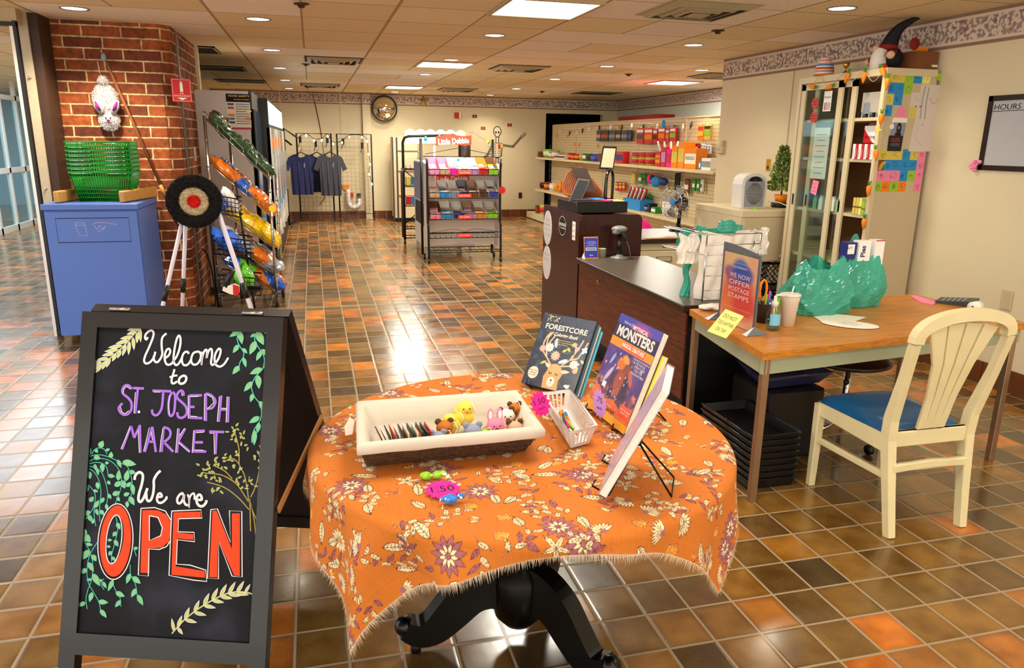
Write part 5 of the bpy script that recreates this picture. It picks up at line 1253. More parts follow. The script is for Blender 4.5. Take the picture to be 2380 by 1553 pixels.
b.stroke([(wp*.1,.315),(wp*.9,.315)],.001,fp,.0036,'cream_print');b.stroke([(wp*.1,.085),(wp*.9,.085)],.001,fp,.0036,'cream_print');b.build('poster_lettering',sg)
b=MB();b.prism([(.012,.005),(W_-.008,.005),(W_-.008,.372),(.012,.372)],fr,.004,.0055,'clear_film');b.build('clear_sleeve',sg)
mat('note_yellow','#EDEA84',0.8,var=0.02);mat('paper_pink','#F58AB0',0.8,var=0.02);mat('pen_ink','#3A3440',0.8,var=0)
A=[Vector(PY(1685,718,3.10)),Vector(PY(1728,735,3.0)),Vector(PY(1697,790,2.97)),Vector(PY(1644,770,3.07))];U=(A[1]-A[0]);w1=U.length;U.normalize();V=(A[0]-A[3]);h1=V.length;V.normalize();fr=frame_at(A[3],U,V)
nt_=MB();nt_.prism([(0,0),(w1,.004),(w1*1.02,h1),(.004,h1)],fr,-.0005,.0005,'note_yellow');nt_=tag(nt_.build('sticky_note'),'yellow handwritten sticky note hanging below the postage stamps sign','note')
b=MB()
for i,s in enumerate(('DO NOT','TOUCH ANYTHING','ON TAP.')):b.text(s,w1*.52,h1*(.70-.27*i),h1*.15,fr,.0012,'pen_ink',width=w1*(.7,.86,.55)[i])
b.build('handwriting',nt_)
# grey wire pencil cup with pens and scissors
px,py=2.25,3.34
pc=thing('pencil_cup','grey mesh pencil cup behind the hand sanitizer','cup',(px,py,DT));mat('mesh_grey','#5A5A5E',0.35,metal=0.7,alpha=0.8,var=0.2,nscale=300)
b=MB();b.lathe((px,py,DT),[(.038,0),(.043,.10),(.045,.102),(.041,.102),(.036,.003)],'mesh_grey',24);b.build('cup_body',pc)
for i,(c,dx,dy,h,r,lb)in enumerate((('felt_blue',.01,-.02,.16,.005,'blue pen in the mesh cup'),('felt_lime',-.005,-.02,.155,.005,'green marker in the mesh cup'),('hot_pink',.02,0,.165,.006,'pink marker in the mesh cup'),('white',-.02,.01,.18,.008,'white marker in the mesh cup'),('black',0,.02,.15,.005,'black pen in the mesh cup'))):
    b=MB();b.cyl((px+dx*.5,py+dy*.5,DT+.01),(px+dx*1.6,py+dy*1.6,DT+h),r,c,10);tag(b.build('pen'),lb,'pen','pens in the mesh cup')
sc=thing('scissors','orange handled scissors standing left of the pens in the mesh cup','scissors',(px-.03,py,DT+.02));mat('orange_plastic','#F28A12',0.35,var=0)
for s in(-1,1):b=MB();b.tube([(px-.03+s*.02+.02*math.cos(a),py,DT+.17+.055*math.sin(a))for a in[k*PI/6 for k in range(12)]],.006,'orange_plastic',8,closed=True);b.build('handle',sc)
b=MB();b.box(px-.036,py-.002,DT+.012,px-.024,py+.002,DT+.125,'chrome');b.build('blade',sc)
# hand sanitizer
sx,sy=2.20,3.17;sn=thing('sanitizer_bottle','clear pump bottle of hand sanitizer beside the foam cup','bottle',(sx,sy,DT));thin('clear_plastic','#F4FAFF');thin('gel_blue','#C4E6F6');mat('label_blue','#7CC4EA',0.4,var=0)
b=MB();b.lathe((sx,sy,DT),[(.028,0),(.034,.004),(.035,.05),(.034,.085),(.026,.108),(.014,.12),(.013,.125)],'clear_plastic',28);b.build('bottle_body',sn)
b=MB();b.lathe((sx,sy,DT+.003),[(0,0),(.032,.002),(.0325,.055),(0,.055)],'gel_blue',28);b.build('gel',sn)
b=MB();fl=[(.0355*math.sin(a),.0355*-math.cos(a))for a in[R(-62+12*k)for k in range(9)]];vs=[(sx+p[0],sy+p[1],DT+.03)for p in fl]+[(sx+p[0],sy+p[1],DT+.088)for p in fl];b.add(vs,[(i,i+1,10+i,9+i)for i in range(8)],'label_blue',True);b.build('label',sn)
b=MB();b.lathe((sx,sy,DT),[(.016,.12),(.017,.145),(.008,.15),(.007,.175)],'plastic_white',18);b.tube([(sx,sy,DT+.177),(sx+.02,sy-.004,DT+.18),(sx+.045,sy-.01,DT+.174)],.006,'plastic_white',8);b.build('pump',sn)
b=MB();b.cyl((sx,sy,DT+.01),(sx,sy,DT+.12),.003,'plastic_white',8);b.build('dip_tube',sn)
cx2,cy2=2.335,3.24;fc=thing('foam_cup','tall white foam cup with lid and straw on the desk','cup',(cx2,cy2,DT));mat('foam','#F8F4E8',0.6,var=0.02)
b=MB();b.lathe((cx2,cy2,DT),[(.032,0),(.044,.13),(.047,.132),(.048,.15),(.05,.152),(.05,.16),(.046,.162)],'foam',30);b.build('cup_body',fc)
b=MB();b.lathe((cx2,cy2,DT),[(.0515,.155),(.052,.166),(.046,.168),(.0,.166)],'plastic_white',30);b.build('lid',fc);b=MB();b.cyl((cx2+.005,cy2,DT+.16),(cx2+.022,cy2+.01,DT+.205),.0035,'foam',8);b.build('straw',fc)
b=MB();b.ball((2.285,3.275,DT+.115),(.02,.018,.026),'felt_lime',16,10);b.tube([(2.285,3.275,DT+.0),(2.285,3.275,DT+.09)],.004,'felt_lime',6);tag(b.build('lime_toy'),'lime green ball on a stem between pump bottle and foam cup','decoration')
# grocery bags : crumpled translucent teal
def bag(name,label,c,rx,ry,h,seed,ears):
    t=thing(name,label,'bag',(c[0],c[1],DT),'teal grocery bags on the desk');rn=random.Random(seed);b=MB();n,m=72,30;vs=[]
    ph=[rn.uniform(0,6.28)for _ in range(12)]
    for j in range(m+1):
        v=j/m;r_=(.95+.10*math.sin(PI*min(1,v*1.3)))*(1-.95*max(0,v-.55)**1.3)
        for i in range(n):
            a=2*PI*i/n;cr=0
            for q in range(5):cr+=(.05,.045,.035,.03,.022)[q]*(1-2*abs(math.sin((2.5+2.3*q)*a*.5+ph[q]+(2.2+1.7*q)*v*(1 if q%2 else-1)))**.8)
            w_=1+cr+rn.uniform(-.012,.012);sq=1/max(abs(math.cos(a)),abs(math.sin(a)))**.6
            top=sum(math.cos(min(1,abs(((a-ea+PI)%(2*PI))-PI)/ew)*PI/2)**2*eh for ea,ew,eh in ears)
            vs.append((c[0]+rx*r_*w_*sq*math.cos(a)*.92,c[1]+ry*r_*w_*sq*math.sin(a)*.92,DT+.002+h*v+top*max(0,v-.35)**1.6*1.6+rn.uniform(-.003,.003)*(v>.1)))
    vs.append((c[0],c[1],DT+.002));fs=[(j*n+i,j*n+(i+1)%n,(j+1)*n+(i+1)%n,(j+1)*n+i)for j in range(m)for i in range(n)]+[(len(vs)-1,(i+1)%n,i)for i in range(n)]
    b.add(vs,fs,'bag_teal',False);b.build('bag_body',t);return t
def smooth3(P,k=6):
    out=[];n=len(P)
    for i in range(n-1):
        p=[P[max(0,i-1)],P[i],P[i+1],P[min(n-1,i+2)]]
        for j in range(k):
            t=j/k;out.append(tuple(.5*(2*p[1][c]+(p[2][c]-p[0][c])*t+(2*p[0][c]-5*p[1][c]+4*p[2][c]-p[3][c])*t*t+(3*p[1][c]-p[0][c]-3*p[2][c]+p[3][c])*t**3)for c in range(3)))
    out.append(tuple(P[-1]));return out
bag('grocery_bag','crumpled teal plastic grocery bag, left one on the desk, with loose handles',(2.69,3.50),.195,.13,.25,1,[(3.3,.9,.06),(5.6,.9,.09),(1.4,.9,.07)])
bag('grocery_bag','crumpled teal plastic grocery bag, right one on the desk, full of boxes',(3.04,3.62),.165,.11,.29,5,[(3.9,.8,.07),(1.5,.8,.15),(5.8,.8,.05)])
mat('box_navy','#1E2A7A',0.4,var=0.1);mat('box_white','#F2F0F0',0.4,var=0.02)
for(x0,y0,x1,y1,z0,z1,c,nm,lb)in((2.90,3.56,2.965,3.62,.28,.375,'box_navy','food_box','navy and white food box at the back left of the full teal bag'),(2.97,3.55,3.05,3.60,.27,.385,'box_white','food_box','white food box with blue Pies lettering rising out of the teal bag'),(3.09,3.56,3.15,3.62,.08,.385,'box_white','food_box','tall white box with red top edge at the right of the teal bag')):
    t=thing(nm,lb,'box',((x0+x1)/2,(y0+y1)/2,DT+z0),'food boxes in the grocery bag');b=MB();b.box(x0,y0,DT+z0,x1,y1,DT+z1,c);b.build('carton',t)
    fr=((x0,y0,DT),(1,0,0),(0,0,1),(0,-1,0));b=MB()
    if 'Pies' in lb:b.text('Pies',.045,z0+.055,.03,fr,.0008,'box_navy',rot=PI/2,bold=.03)
    elif 'navy' in lb:b.rect(.005,z0+.03,.05,z1-.01,fr,.0008,'box_white');b.text('HT',.02,z1-.04,.018,fr,.0012,'box_navy')
    else:b.rect(0,z1-.006,x1-x0,z1,fr,.0008,'red')
    b.build('print',t)
b=MB();q=[PZ(*p,DT+.001)for p in((1870,722),(2015,738),(1985,748),(1912,750))];b.add([*q,*[(a,c,d+.001)for a,c,d in q]],[(3,2,1,0),(4,5,6,7)],'paper');tag(b.build('paper_sheet'),'white paper sheet on the desk under the teal bags','paper')
c=Vector(PZ(1975,754,DT+.003));b=MB();n=30;fr=(c,Vector((.8,-.6,0)),Vector((.6,.8,0)),Vector((0,0,1)));el=[(.14*math.cos(2*PI*k/n),.085*math.sin(2*PI*k/n))for k in range(n)];b.prism(el,fr,0,.001,'paper');pp=tag(b.build('oval_note'),'oval white paper sign with faint handwriting lying on the desk','note')
b=MB()
for i,s in enumerate(('DO NOT','TOUCH ANY','ON TAP')):b.text(s,0,.025-.03*i,.014,fr,.0016,'spine_grey')
b.build('handwriting',pp)
b=MB();q=[PZ(*p,DT)for p in((2118,690),(2128,688),(2175,704),(2168,710),(2140,704))];b.add([*q,*[(a,c_,DT+.006)for a,c_,d in q]],[(4,3,2,1,0),(5,6,7,8,9)]+[(i,(i+1)%5,5+(i+1)%5,5+i)for i in range(5)],'paper_pink');tag(b.build('sticky_note'),'pink sticky notes at the wall end of the desk','note')
t=thing('adding_machine','black printing calculator near the wall end of the desk','calculator',(3.50,3.5,DT));mat('calc_grey','#3E4048',0.45,var=0.03)
a0=Vector(PZ(2172,704,DT));a1=Vector(PZ(2262,716,DT));U=(a1-a0).normalized();V=Vector((-U.y,U.x,0));fr=(a0,U,V,Vector((0,0,1)));L=(a1-a0).length
b=MB();b.add([tuple(a0+U*u_+V*v_+Vector((0,0,z_)))for u_,v_,z_ in((0,0,0),(L,0,0),(L,.16,0),(0,.16,0),(0,0,.012),(L,0,.035),(L,.16,.035),(0,.16,.012))],[(0,3,2,1),(4,5,6,7),(0,1,5,4),(1,2,6,5),(2,3,7,6),(3,0,4,7)],'calc_grey');b.build('case',t)
b=MB();sl=(.035-.012)/L
for i in range(5):
    for j in range(4):u_=.03+i*L*.13;v_=.02+j*.033;b.box(0,0,0,0,0,0,'black')if 0 else b.add([tuple(a0+U*(u_+du)+V*(v_+dv)+Vector((0,0,.012+sl*(u_+du)+dz)))for du,dv,dz in((0,0,0),(.012,0,0),(.012,.02,0),(0,.02,0),(.001,.001,.005),(.011,.001,.005),(.011,.019,.005),(.001,.019,.005))],[(4,5,6,7),(0,1,5,4),(1,2,6,5),(2,3,7,6),(3,0,4,7)],'spine_grey')
b.build('keys',t)
b=MB();pr_=Vector((3.60,3.30,DT));b.cyl((pr_.x-.03,pr_.y+.0,DT+.03),(pr_.x+.035,pr_.y+.02,DT+.03),.03,'paper',24);b.cyl((pr_.x-.0308,pr_.y-.0002,DT+.03),(pr_.x-.029,pr_.y,DT+.03),.008,'black',12);tag(b.build('paper_roll'),'white register paper roll beside the calculator','paper roll')
b=MB();b.box(WX-.012,3.97,.56,WX,4.05,.70,'beige_metal',.004);tag(b.build('wall_plate'),'beige wall plate low on the right wall behind the desk','wall plate')
# ================================================================ COUNTER, REGISTER STAND, CABINETS
mat_wood('walnut','#6A3016','#3A160A','y',1.0,0.35,15);mat_wood('mahogany','#3C120E','#2A0A08','z',1.2,0.28,12);mat('laminate_grey','#544A42',0.34,var=0.1,nscale=8);mat('edge_brown','#2E1C14',0.35,var=0.05)
thin('glass','#F0F8F6');mat('cab_cream','#D9C9A6',0.42,var=0.03,nscale=3);mat('brass','#C9A03A',0.3,metal=0.9,var=0);mat('paper_blue','#2C8ED6',0.8,var=0.02);mat('paper_green','#9CC83A',0.8,var=0.02);mat('paper_yellow','#D9C65A',0.8,var=0.02);mat('paper_orange','#F28A1E',0.8,var=0.02);mat('card_brown','#7A4A28',0.8,var=0.08)
def one(name,label,cat,fn,group=None,kind=None):
    b=MB();fn(b);return tag(b.build(name),label,cat,group,kind)
def part(name,parent,fn):
    b=MB();fn(b);return b.build(name,parent)
CT=.76
t=thing('checkout_counter','long dark checkout counter with grey laminate top and walnut front','counter',(2.3,4.6,0))
part('countertop',t,lambda b:(b.box(2.0,3.735,CT-.04,2.62,5.57,CT-.002,'edge_brown',.003),b.box(2.004,3.74,CT-.003,2.616,5.566,CT,'laminate_grey')))
part('front_panel',t,lambda b:b.box(2.03,3.75,.19,2.05,5.57,CT-.05,'walnut'));part('rail',t,lambda b:b.box(2.025,3.74,CT-.05,2.05,5.57,CT-.04,'black'))
part('side_panel',t,lambda b:b.box(2.04,3.745,0.02,2.6,3.765,CT-.05,'black'));part('base_shadow_block',t,lambda b:b.box(2.12,3.80,0,2.6,5.5,.6,'black'))  # rear block coloured black to stand for the base shadow under the counter
part('coat_hook',t,lambda b:b.tube([(2.03,5.12,.655),(2.015,5.12,.655),(2.012,5.11,.64),(2.018,5.10,.63)],.003,'brass',6))
t=thing('register_stand','tall mahogany register stand at the far end of the counter','counter',(2.3,6.1,0))
def rounded(w_,h_,r,corners=(1,1)):
    P=[(0,0),(w_,0)]
    P+=[(w_-r+r*math.cos(a),h_-r+r*math.sin(a))for a in[k*PI/12 for k in range(7)]]if corners[1]else[(w_,h_)]
    P+=[(r-r*math.cos(a),h_-r+r*math.sin(a))for a in[PI/2-k*PI/12 for k in range(7)]]if corners[0]else[(0,h_)]
    return P
part('side_panel',t,lambda b:b.prism(rounded(.96,1.10,.05,(0,1)),((2.03,6.565,0),(0,-1,0),(0,0,1),(-1,0,0)),-.022,0,'mahogany'))
part('back_panel',t,lambda b:b.prism(rounded(.52,1.095,.05,(0,1)),((2.052,5.60,0),(1,0,0),(0,0,1),(0,-1,0)),-.02,0,'mahogany'))
part('top_shelf',t,lambda b:b.box(2.053,5.63,1.0,2.56,6.56,1.085,'mahogany'));part('lower_body',t,lambda b:b.box(2.055,5.64,.02,2.55,6.54,.99,'black'))
FX=((2.03,6.565,0),(0,-1,0),(0,0,1),(-1,0,0));mat('sticker_white','#D6D2D0',0.5,var=0.02)
for(v,lb,txt)in((.90,'upper white oval notice on the side of the register stand',('PLEASE WAIT','HERE','FOR THE','NEXT CASHIER')),(.585,'lower white oval notice on the side of the register stand',('THANK YOU','FOR SHOPPING'))):
    o_=one('oval_notice',lb,'notice',lambda b:b.prism([(.13+.12*math.cos(2*PI*k/28),v+.155*math.sin(2*PI*k/28))for k in range(28)],FX,.0,.003,'sticker_white'),'oval notices on the register stand')
    part('printing',o_,lambda b:[b.text(s,.13,v+.07-.045*i,.011,FX,.0036,'spine_grey',width=.16)for i,s in enumerate(txt)])
o_=one('badge_sticker','black scalloped badge sticker with white lettering on the register stand','sticker',lambda b:b.prism([(.55+(.105+.008*math.cos(6*a))*math.cos(a),.965+(.09+.008*math.cos(6*a))*math.sin(a))for a in[2*PI*k/40 for k in range(40)]],FX,0,.002,'black'))
part('lettering',o_,lambda b:(b.text('NO CHOICE',.565,.965,.025,FX,.003,'white',width=.14,bold=.03),b.text('SMOKE SHOP',.565,.94,.014,FX,.003,'white',width=.13),b.text('9',.475,.95,.04,FX,.003,'white'),b.stroke([(.55+.095*math.cos(a),.965+.08*math.sin(a))for a in[2*PI*k/40 for k in range(40)]],.004,FX,.003,'white',closed=True)))
o_=one('label_sticker','small white label with coloured dots at the top corner of the register stand','sticker',lambda b:b.rect(.80,.88,.88,1.03,FX,.001,'white'))
part('printing',o_,lambda b:[b.disc(.82+.03*(i%2),.91+.045*(i//2),.008,FX,.002,c)for i,c in enumerate(('box_navy','felt_orange','paper_blue','orange_plastic','felt_grey','felt_grey'))])
# on the register stand
t=thing('cash_drawer','black cash drawer on the register stand','cash drawer',(2.25,5.95,1.1))
part('case',t,lambda b:b.box(2.04,5.70,1.10,2.48,6.2,1.185,'black',.004));part('top_board',t,lambda b:b.box(2.04,5.70,1.185,2.48,6.2,1.19,'mahogany'))
mat('bronze','#5A4A48',0.35,metal=0.6,var=0.05)
A,B_,C_,D_=[Vector(PY(*p,5.98))for p in((1328,388),(1364,392),(1386,447),(1347,440))];D_=A+(C_-B_)
U=(B_-A).normalized();t=thing('pos_terminal','tilted bronze tablet register screen seen from behind on the cash drawer','register',(2.15,5.95,1.19))
def quadslab(b,P_,off,m):b.add([tuple(p)for p in P_]+[tuple(p+Vector(off))for p in P_],[(0,1,2,3),(7,6,5,4),(0,4,5,1),(1,5,6,2),(2,6,7,3),(3,7,4,0)],m)
part('tablet_screen',t,lambda b:quadslab(b,[D_,C_,B_,A],(.0,.016,.004),'bronze'))
S0,S1,S2,S3=[Vector(PY(*p,5.86))for p in((1322,468),(1350,470),(1371,418),(1345,415))]
part('customer_display',t,lambda b:(quadslab(b,[S0,S1,S2,S3],(0,.014,0),'steel'),quadslab(b,[S0.lerp(S2,.06),S1.lerp(S3,.06),S2.lerp(S0,.06),S3.lerp(S1,.06)],(0,-.003,0),'calc_grey')))
part('stand_base',t,lambda b:b.box(2.06,5.82,1.19,2.22,5.96,1.2,'calc_grey',.003));part('stem',t,lambda b:b.tube([(2.15,5.9,1.2),(2.17,5.95,1.3),(2.19,5.985,1.35)],.012,'calc_grey',10))
part('power_cord',t,lambda b:b.tube(smooth3([(2.08,5.85,1.19),(2.05,5.75,1.21),(2.035,5.69,1.17),(2.03,5.66,1.11)]),.003,'black',6))
t=thing('frame_sign','blank cream sign in a black frame standing by the register','sign',(2.5,6.3,1.1));q=[Vector(PY(*p,6.3))for p in((1393,393),(1426,394),(1434,341),(1402,340))]
c_=sum(q,Vector())/4;qi=[c_+(p-c_)*.84 for p in q]
part('frame',t,lambda b:quadslab(b,q,(0,.012,0),'black'));part('card',t,lambda b:quadslab(b,qi,(0,-.002,0),'wall_paint'));part('stand_rod',t,lambda b:b.tube([tuple(c_+Vector((0,.015,0))),(2.50,6.3,1.10)],.006,'black',8))
part('base_plate',t,lambda b:b.box(2.42,6.25,1.086,2.56,6.4,1.096,'black'))
one('bag_holder','black bent tube hoop standing on the register stand','holder',lambda b:b.tube(smooth3([(2.395,5.98,1.19),(2.395,5.98,1.33),(2.405,5.98,1.40),(2.45,6.02,1.435),(2.49,6.08,1.40),(2.50,6.09,1.33),(2.50,6.1,1.087)]),.013,'black_gloss',12))
t=thing('wicker_basket','orange brown wicker basket lying tilted behind the register','basket',(2.35,6.42,1.1));mat('rattan','#8E481C',0.5,var=0.35,nscale=60)
def wick(b):
    c0=Vector((2.36,6.4,1.24));ax=Vector((-.55,-.25,.35)).normalized();u_=ax.orthogonal().normalized();v_=ax.cross(u_)
    for k in range(15):r_=.085+.045*k/14;b.tube([tuple(c0+ax*(-.14+.021*k)+u_*r_*math.cos(a)*1.1+v_*r_*math.sin(a))for a in[2*PI*i/26 for i in range(26)]],.0085,'rattan',6,closed=True)
    b.tube([tuple(c0-ax*.14+u_*.09*math.cos(a)+v_*.085*math.sin(a))for a in[2*PI*i/18 for i in range(18)]],.012,'rattan',6,closed=True);b.lathe((0,0,0),[(0,0),(0,0)],'rattan',3)if 0 else None
part('woven_body',t,wick)
for c,x0,y0,x1,y1,z,lb in(('paper_blue',2.27,5.9,2.37,6.1,1.1905,'blue paper sheet on the cash drawer'),('hot_pink',2.30,5.76,2.40,5.86,1.1905,'pink paper slip on the cash drawer'),('note_yellow',2.37,5.73,2.47,5.9,1.1905,'yellow paper sheet at the front of the cash drawer')):one('paper_sheet',lb,'paper',lambda b:b.box(x0,y0,z,x1,y1,z+.002,c),'coloured papers on the cash drawer')
# on the counter
t=thing('age_sign','blue and orange tobacco age notice with a date window on the counter','sign',(2.10,5.52,CT));mat('sign_blue','#2B3FB8',0.4,var=0);fr=((2.045,5.50,CT),(1,0,0),(0,.18,1),(0,-1,.18))
part('panel',t,lambda b:(b.prism([(0,0),(.12,0),(.12,.17),(0,.17)],fr,-.004,0,'orange_plastic'),b.rect(.004,.008,.116,.16,fr,.0006,'sign_blue'),b.rect(.015,.062,.105,.086,fr,.0012,'white'),b.rect(.02,.066,.10,.082,fr,.0018,'felt_grey')))
part('lettering',t,lambda b:[b.text(s,.06,v,h,fr,.0024,'white',width=w_)for s,v,h,w_ in(('YOU MUST BE',.13,.006,.06),('21 OR OLDER',.117,.009,.09),('TO PURCHASE',.107,.005,.05),('TOBACCO PRODUCTS',.097,.006,.085),('FDA',.02,.012,.03))])
part('easel_foot',t,lambda b:b.add([(2.03,5.49,CT),(2.05,5.49,CT),(2.05,5.57,CT),(2.04,5.5,CT+.05)],[(0,1,3),(1,2,3),(2,0,3),(0,2,1)],'white'))
one('metal_can','small olive metal can beside the age notice','can',lambda b:b.lathe((2.21,5.545,CT),[(.034,0),(.034,.07),(.036,.072),(.033,.072),(.032,.004)],'sage_metal',24))
t=thing('barcode_scanner','grey handheld barcode scanner in its black stand on the counter','scanner',(2.34,5.5,CT));mat('scan_grey','#7A7C7A',0.35,var=0.05)
part('base',t,lambda b:b.lathe((2.34,5.49,CT),[(.075,0),(.072,.008),(.03,.018),(.022,.03),(0,.03)],'scan_grey',28));part('stem',t,lambda b:b.cyl((2.34,5.49,CT+.02),(2.33,5.49,CT+.19),.02,'black_gloss',16))
part('scan_head',t,lambda b:(b.ball((2.315,5.46,CT+.235),(.065,.055,.028),'scan_grey',18,10),b.obox((2.28,5.44,CT+.215),(.045,.05,.03),'scan_grey',rz=.3,bev=.006)));part('grip',t,lambda b:b.tube([(2.34,5.47,CT+.22),(2.37,5.48,CT+.18),(2.39,5.49,CT+.145)],.016,'calc_grey',12))
part('cable',t,lambda b:b.tube(smooth3([(2.39,5.49,CT+.145),(2.42,5.5,CT+.09),(2.45,5.53,CT+.02),(2.46,5.55,CT+.004)]),.003,'spine_grey',6))
# bag rack with white and teal bags
t=thing('bag_rack','steel wire bag rack at the near end of the counter','rack',(2.33,3.93,CT));x0,x1,y0,y1,z0,z1=2.15,2.50,3.80,4.05,CT+.004,1.155
for(x,y)in((x0,y0),(x1,y0)):part('upright',t,lambda b:b.cyl((x,y,z0),(x,y,z1),.005,'chrome',8))
for z in(z1,1.095,1.035,.975,.915,.83,.775):part('rung',t,lambda b:b.tube([(x0,y0,z),(x1,y0,z)],.003,'chrome',6))
for z in(z1-.005,z1-.12):part('arm',t,lambda b:b.tube(smooth3([(x0,y0,z),(2.08,3.95,z+.01),(2.035,4.10,z+.015),(2.06,4.13,z+.015),(2.14,3.98,z+.01),(x0+.05,y0+.06,z)]),.0035,'chrome',6))
part('top_loop',t,lambda b:b.tube([(x0,y0,z1),(x0,y1,z1),(x1,y1,z1),(x1,y0,z1)],.004,'chrome',6))
def sheetbag(b,m,X0,X1,Y_,Z0,Z1,seed,n=26,k=22,bulge=.03,flare=.0):
    rn=random.Random(seed);p1,p2=rn.uniform(0,6),rn.uniform(0,6);vs=[]
    for side in(0,1):
        for j in range(k+1):
            v=j/k
            for i in range(n+1):
                u=i/n;w_=bulge*math.sin(PI*u)**.6*(1 if side else-1)+.008*math.sin(14*u+p1+4*v)+.006*math.sin(25*u-9*v+p2)
                vs.append((X0+(X1-X0)*u+flare*(1-v)*(u-.5)+.006*math.sin(12*v+p2),Y_+w_,Z0+(Z1-Z0)*v+.012*math.sin(7*u+p1)*v))
    N_=(n+1)*(k+1);fs=[]
    for s in(0,1):
        for j in range(k):
            for i in range(n):q_=(s*N_+j*(n+1)+i,s*N_+j*(n+1)+i+1,s*N_+(j+1)*(n+1)+i+1,s*N_+(j+1)*(n+1)+i);fs.append(q_ if s==0 else q_[::-1])
    b.add(vs,fs,m,True)
one('plastic_bags','bundle of white plastic bags hanging in the wire rack','bags',lambda b:(sheetbag(b,'bag_white',2.165,2.52,3.90,CT+.002,1.15,3,bulge=.06,flare=.02),sheetbag(b,'bag_white',2.04,2.17,3.93,.97,1.14,8,bulge=.015),sheetbag(b,'bag_white',2.50,2.60,3.88,1.02,1.17,9,bulge=.012)))
one('plastic_bags','teal plastic bags hanging behind the white ones in the wire rack','bags',lambda b:(sheetbag(b,'bag_teal',2.07,2.16,4.0,1.02,1.155,5,bulge=.02),sheetbag(b,'bag_teal',2.10,2.19,4.0,CT+.003,1.06,6,bulge=.03,flare=-.16),sheetbag(b,'bag_teal',2.20,2.52,4.03,1.08,1.17,7,bulge=.02)))
one('bag_roll','teal bag rolled into a donut on top of the wire rack','bags',lambda b:[b.tube([(2.33+.035*math.cos(a)*(1+.02*k),3.90+.03*math.sin(a),1.165+.019*k+.004*math.sin(3*a))for a in[2*PI*i/20 for i in range(20)]],.022-.003*k,'bag_teal',9,closed=True)for k in range(3)])
one('paper_napkins','crumpled pale bags stacked at the foot of the wire rack','bags',lambda b:[b.ball((2.11+.03*i,3.66-.02*i,DZT+.018+.008*(i%2)),(.055,.04,.014),'bag_white',16,8,.12,i)for i in range(3)])
# ---- low steel desk behind the counter, fan
t=thing('steel_desk','low beige steel desk with brown top behind the counter','desk',(3.2,6.83,0));d0,d1,e0,e1,dz=2.66,3.77,6.41,7.25,.78
part('desk_top',t,lambda b:(b.box(d0,e0,dz-.04,d1,e1,dz-.002,'edge_brown',.003),b.box(d0+.004,e0+.004,dz-.003,d1-.004,e1-.004,dz,'laminate_grey')));part('body',t,lambda b:b.box(d0+.02,e0+.04,.05,d1-.02,e1-.04,dz-.04,'cab_cream'))
part('lock_drawer',t,lambda b:b.box(d0+.03,e0+.025,dz-.11,d1-.03,e0+.04,dz-.045,'cab_cream',.004));dr=part('drawer',t,lambda b:b.box(d0+.03,e0+.025,.28,d1-.03,e0+.04,dz-.118,'cab_cream',.004))
part('label_holder',dr,lambda b:(b.box(3.12,e0+.018,.56,3.28,e0+.025,.61,'steel'),b.box(3.13,e0+.016,.567,3.27,e0+.0185,.603,'beige_metal')));part('lock',t,lambda b:b.lathe((3.19,e0+.025,dz-.075),[(.01,0),(.01,-.008),(0,-.008)],'brass',12,'y'))
one('envelope_board','thin tan board lying at the front of the steel desk','board',lambda b:b.box(3.0,e0+.02,dz+.001,3.6,e0+.11,dz+.006,'oak_strip'));mat('soft_pink','#E88AC0',0.6,var=0)
one('pink_eraser','small pink object at the right end of the steel desk','object',lambda b:b.ball((3.66,6.72,dz+.03),(.035,.025,.03),'soft_pink',14,9))
t=thing('desk_fan','retro chrome desk fan with black motor standing on the steel desk','fan',(3.55,7.02,dz));fx,fy,fz=3.60,6.98,dz+.30;ad=Vector((-.86,-.5,.1)).normalized();u_=Vector((ad.y,-ad.x,0)).normalized();v_=u_.cross(ad);FC=Vector((fx-.06,fy-.03,fz))
part('base',t,lambda b:b.lathe((3.62,7.0,dz),[(.095,0),(.09,.015),(.05,.03),(.028,.05),(.022,.08)],'black_gloss',28));part('neck',t,lambda b:b.cyl((3.62,7.0,dz+.05),(3.63,7.0,dz+.22),.02,'black_gloss',14))
part('motor_housing',t,lambda b:(b.ball(tuple(FC-ad*.13),(.075,.06,.065),'black_gloss',20,12),b.cyl(tuple(FC-ad*.13+Vector((0,0,.06))),tuple(FC-ad*.13+Vector((0,0,.09))),.012,'black_gloss',10)))
def cage(b):
    for k in range(26):
        a=2*PI*k/26;d_=u_*math.cos(a)+v_*math.sin(a);b.tube([tuple(FC+ad*.045+d_*.028),tuple(FC+ad*.04+d_*.1),tuple(FC+ad*.01+d_*.165),tuple(FC-ad*.035+d_*.15),tuple(FC-ad*.06+d_*.06)],.0016,'chrome',5)
    for r_,h_ in((.165,.01),(.1,.04),(.15,-.035)):b.tube([tuple(FC+ad*h_+(u_*math.cos(a)+v_*math.sin(a))*r_)for a in[2*PI*k/40 for k in range(40)]],.003,'chrome',6,closed=True)
part('wire_cage',t,cage);part('hub_badge',t,lambda b:b.prism([(.03*math.cos(2*PI*k/20),.03*math.sin(2*PI*k/20))for k in range(20)],(FC,u_,v_,-(u_.cross(v_))if u_.cross(v_).dot(ad)<0 else u_.cross(v_)),.04,.05,'paper_blue'))
for k in range(4):
    a=k*PI/2+.4;d_=u_*math.cos(a)+v_*math.sin(a);e_=u_*-math.sin(a)+v_*math.cos(a)
    part('blade',t,lambda b:quadslab(b,[FC+d_*.03-e_*.02,FC+d_*.14-e_*.055+ad*.012,FC+d_*.145+e_*.035-ad*.012,FC+d_*.03+e_*.02],ad*.003,'steel'))
part('cable',t,lambda b:b.tube(smooth3([(3.64,7.08,dz+.02),(3.70,7.0,dz+.05),(3.73,6.8,dz+.01),(3.70,6.7,dz+.006)]),.004,'black',6))
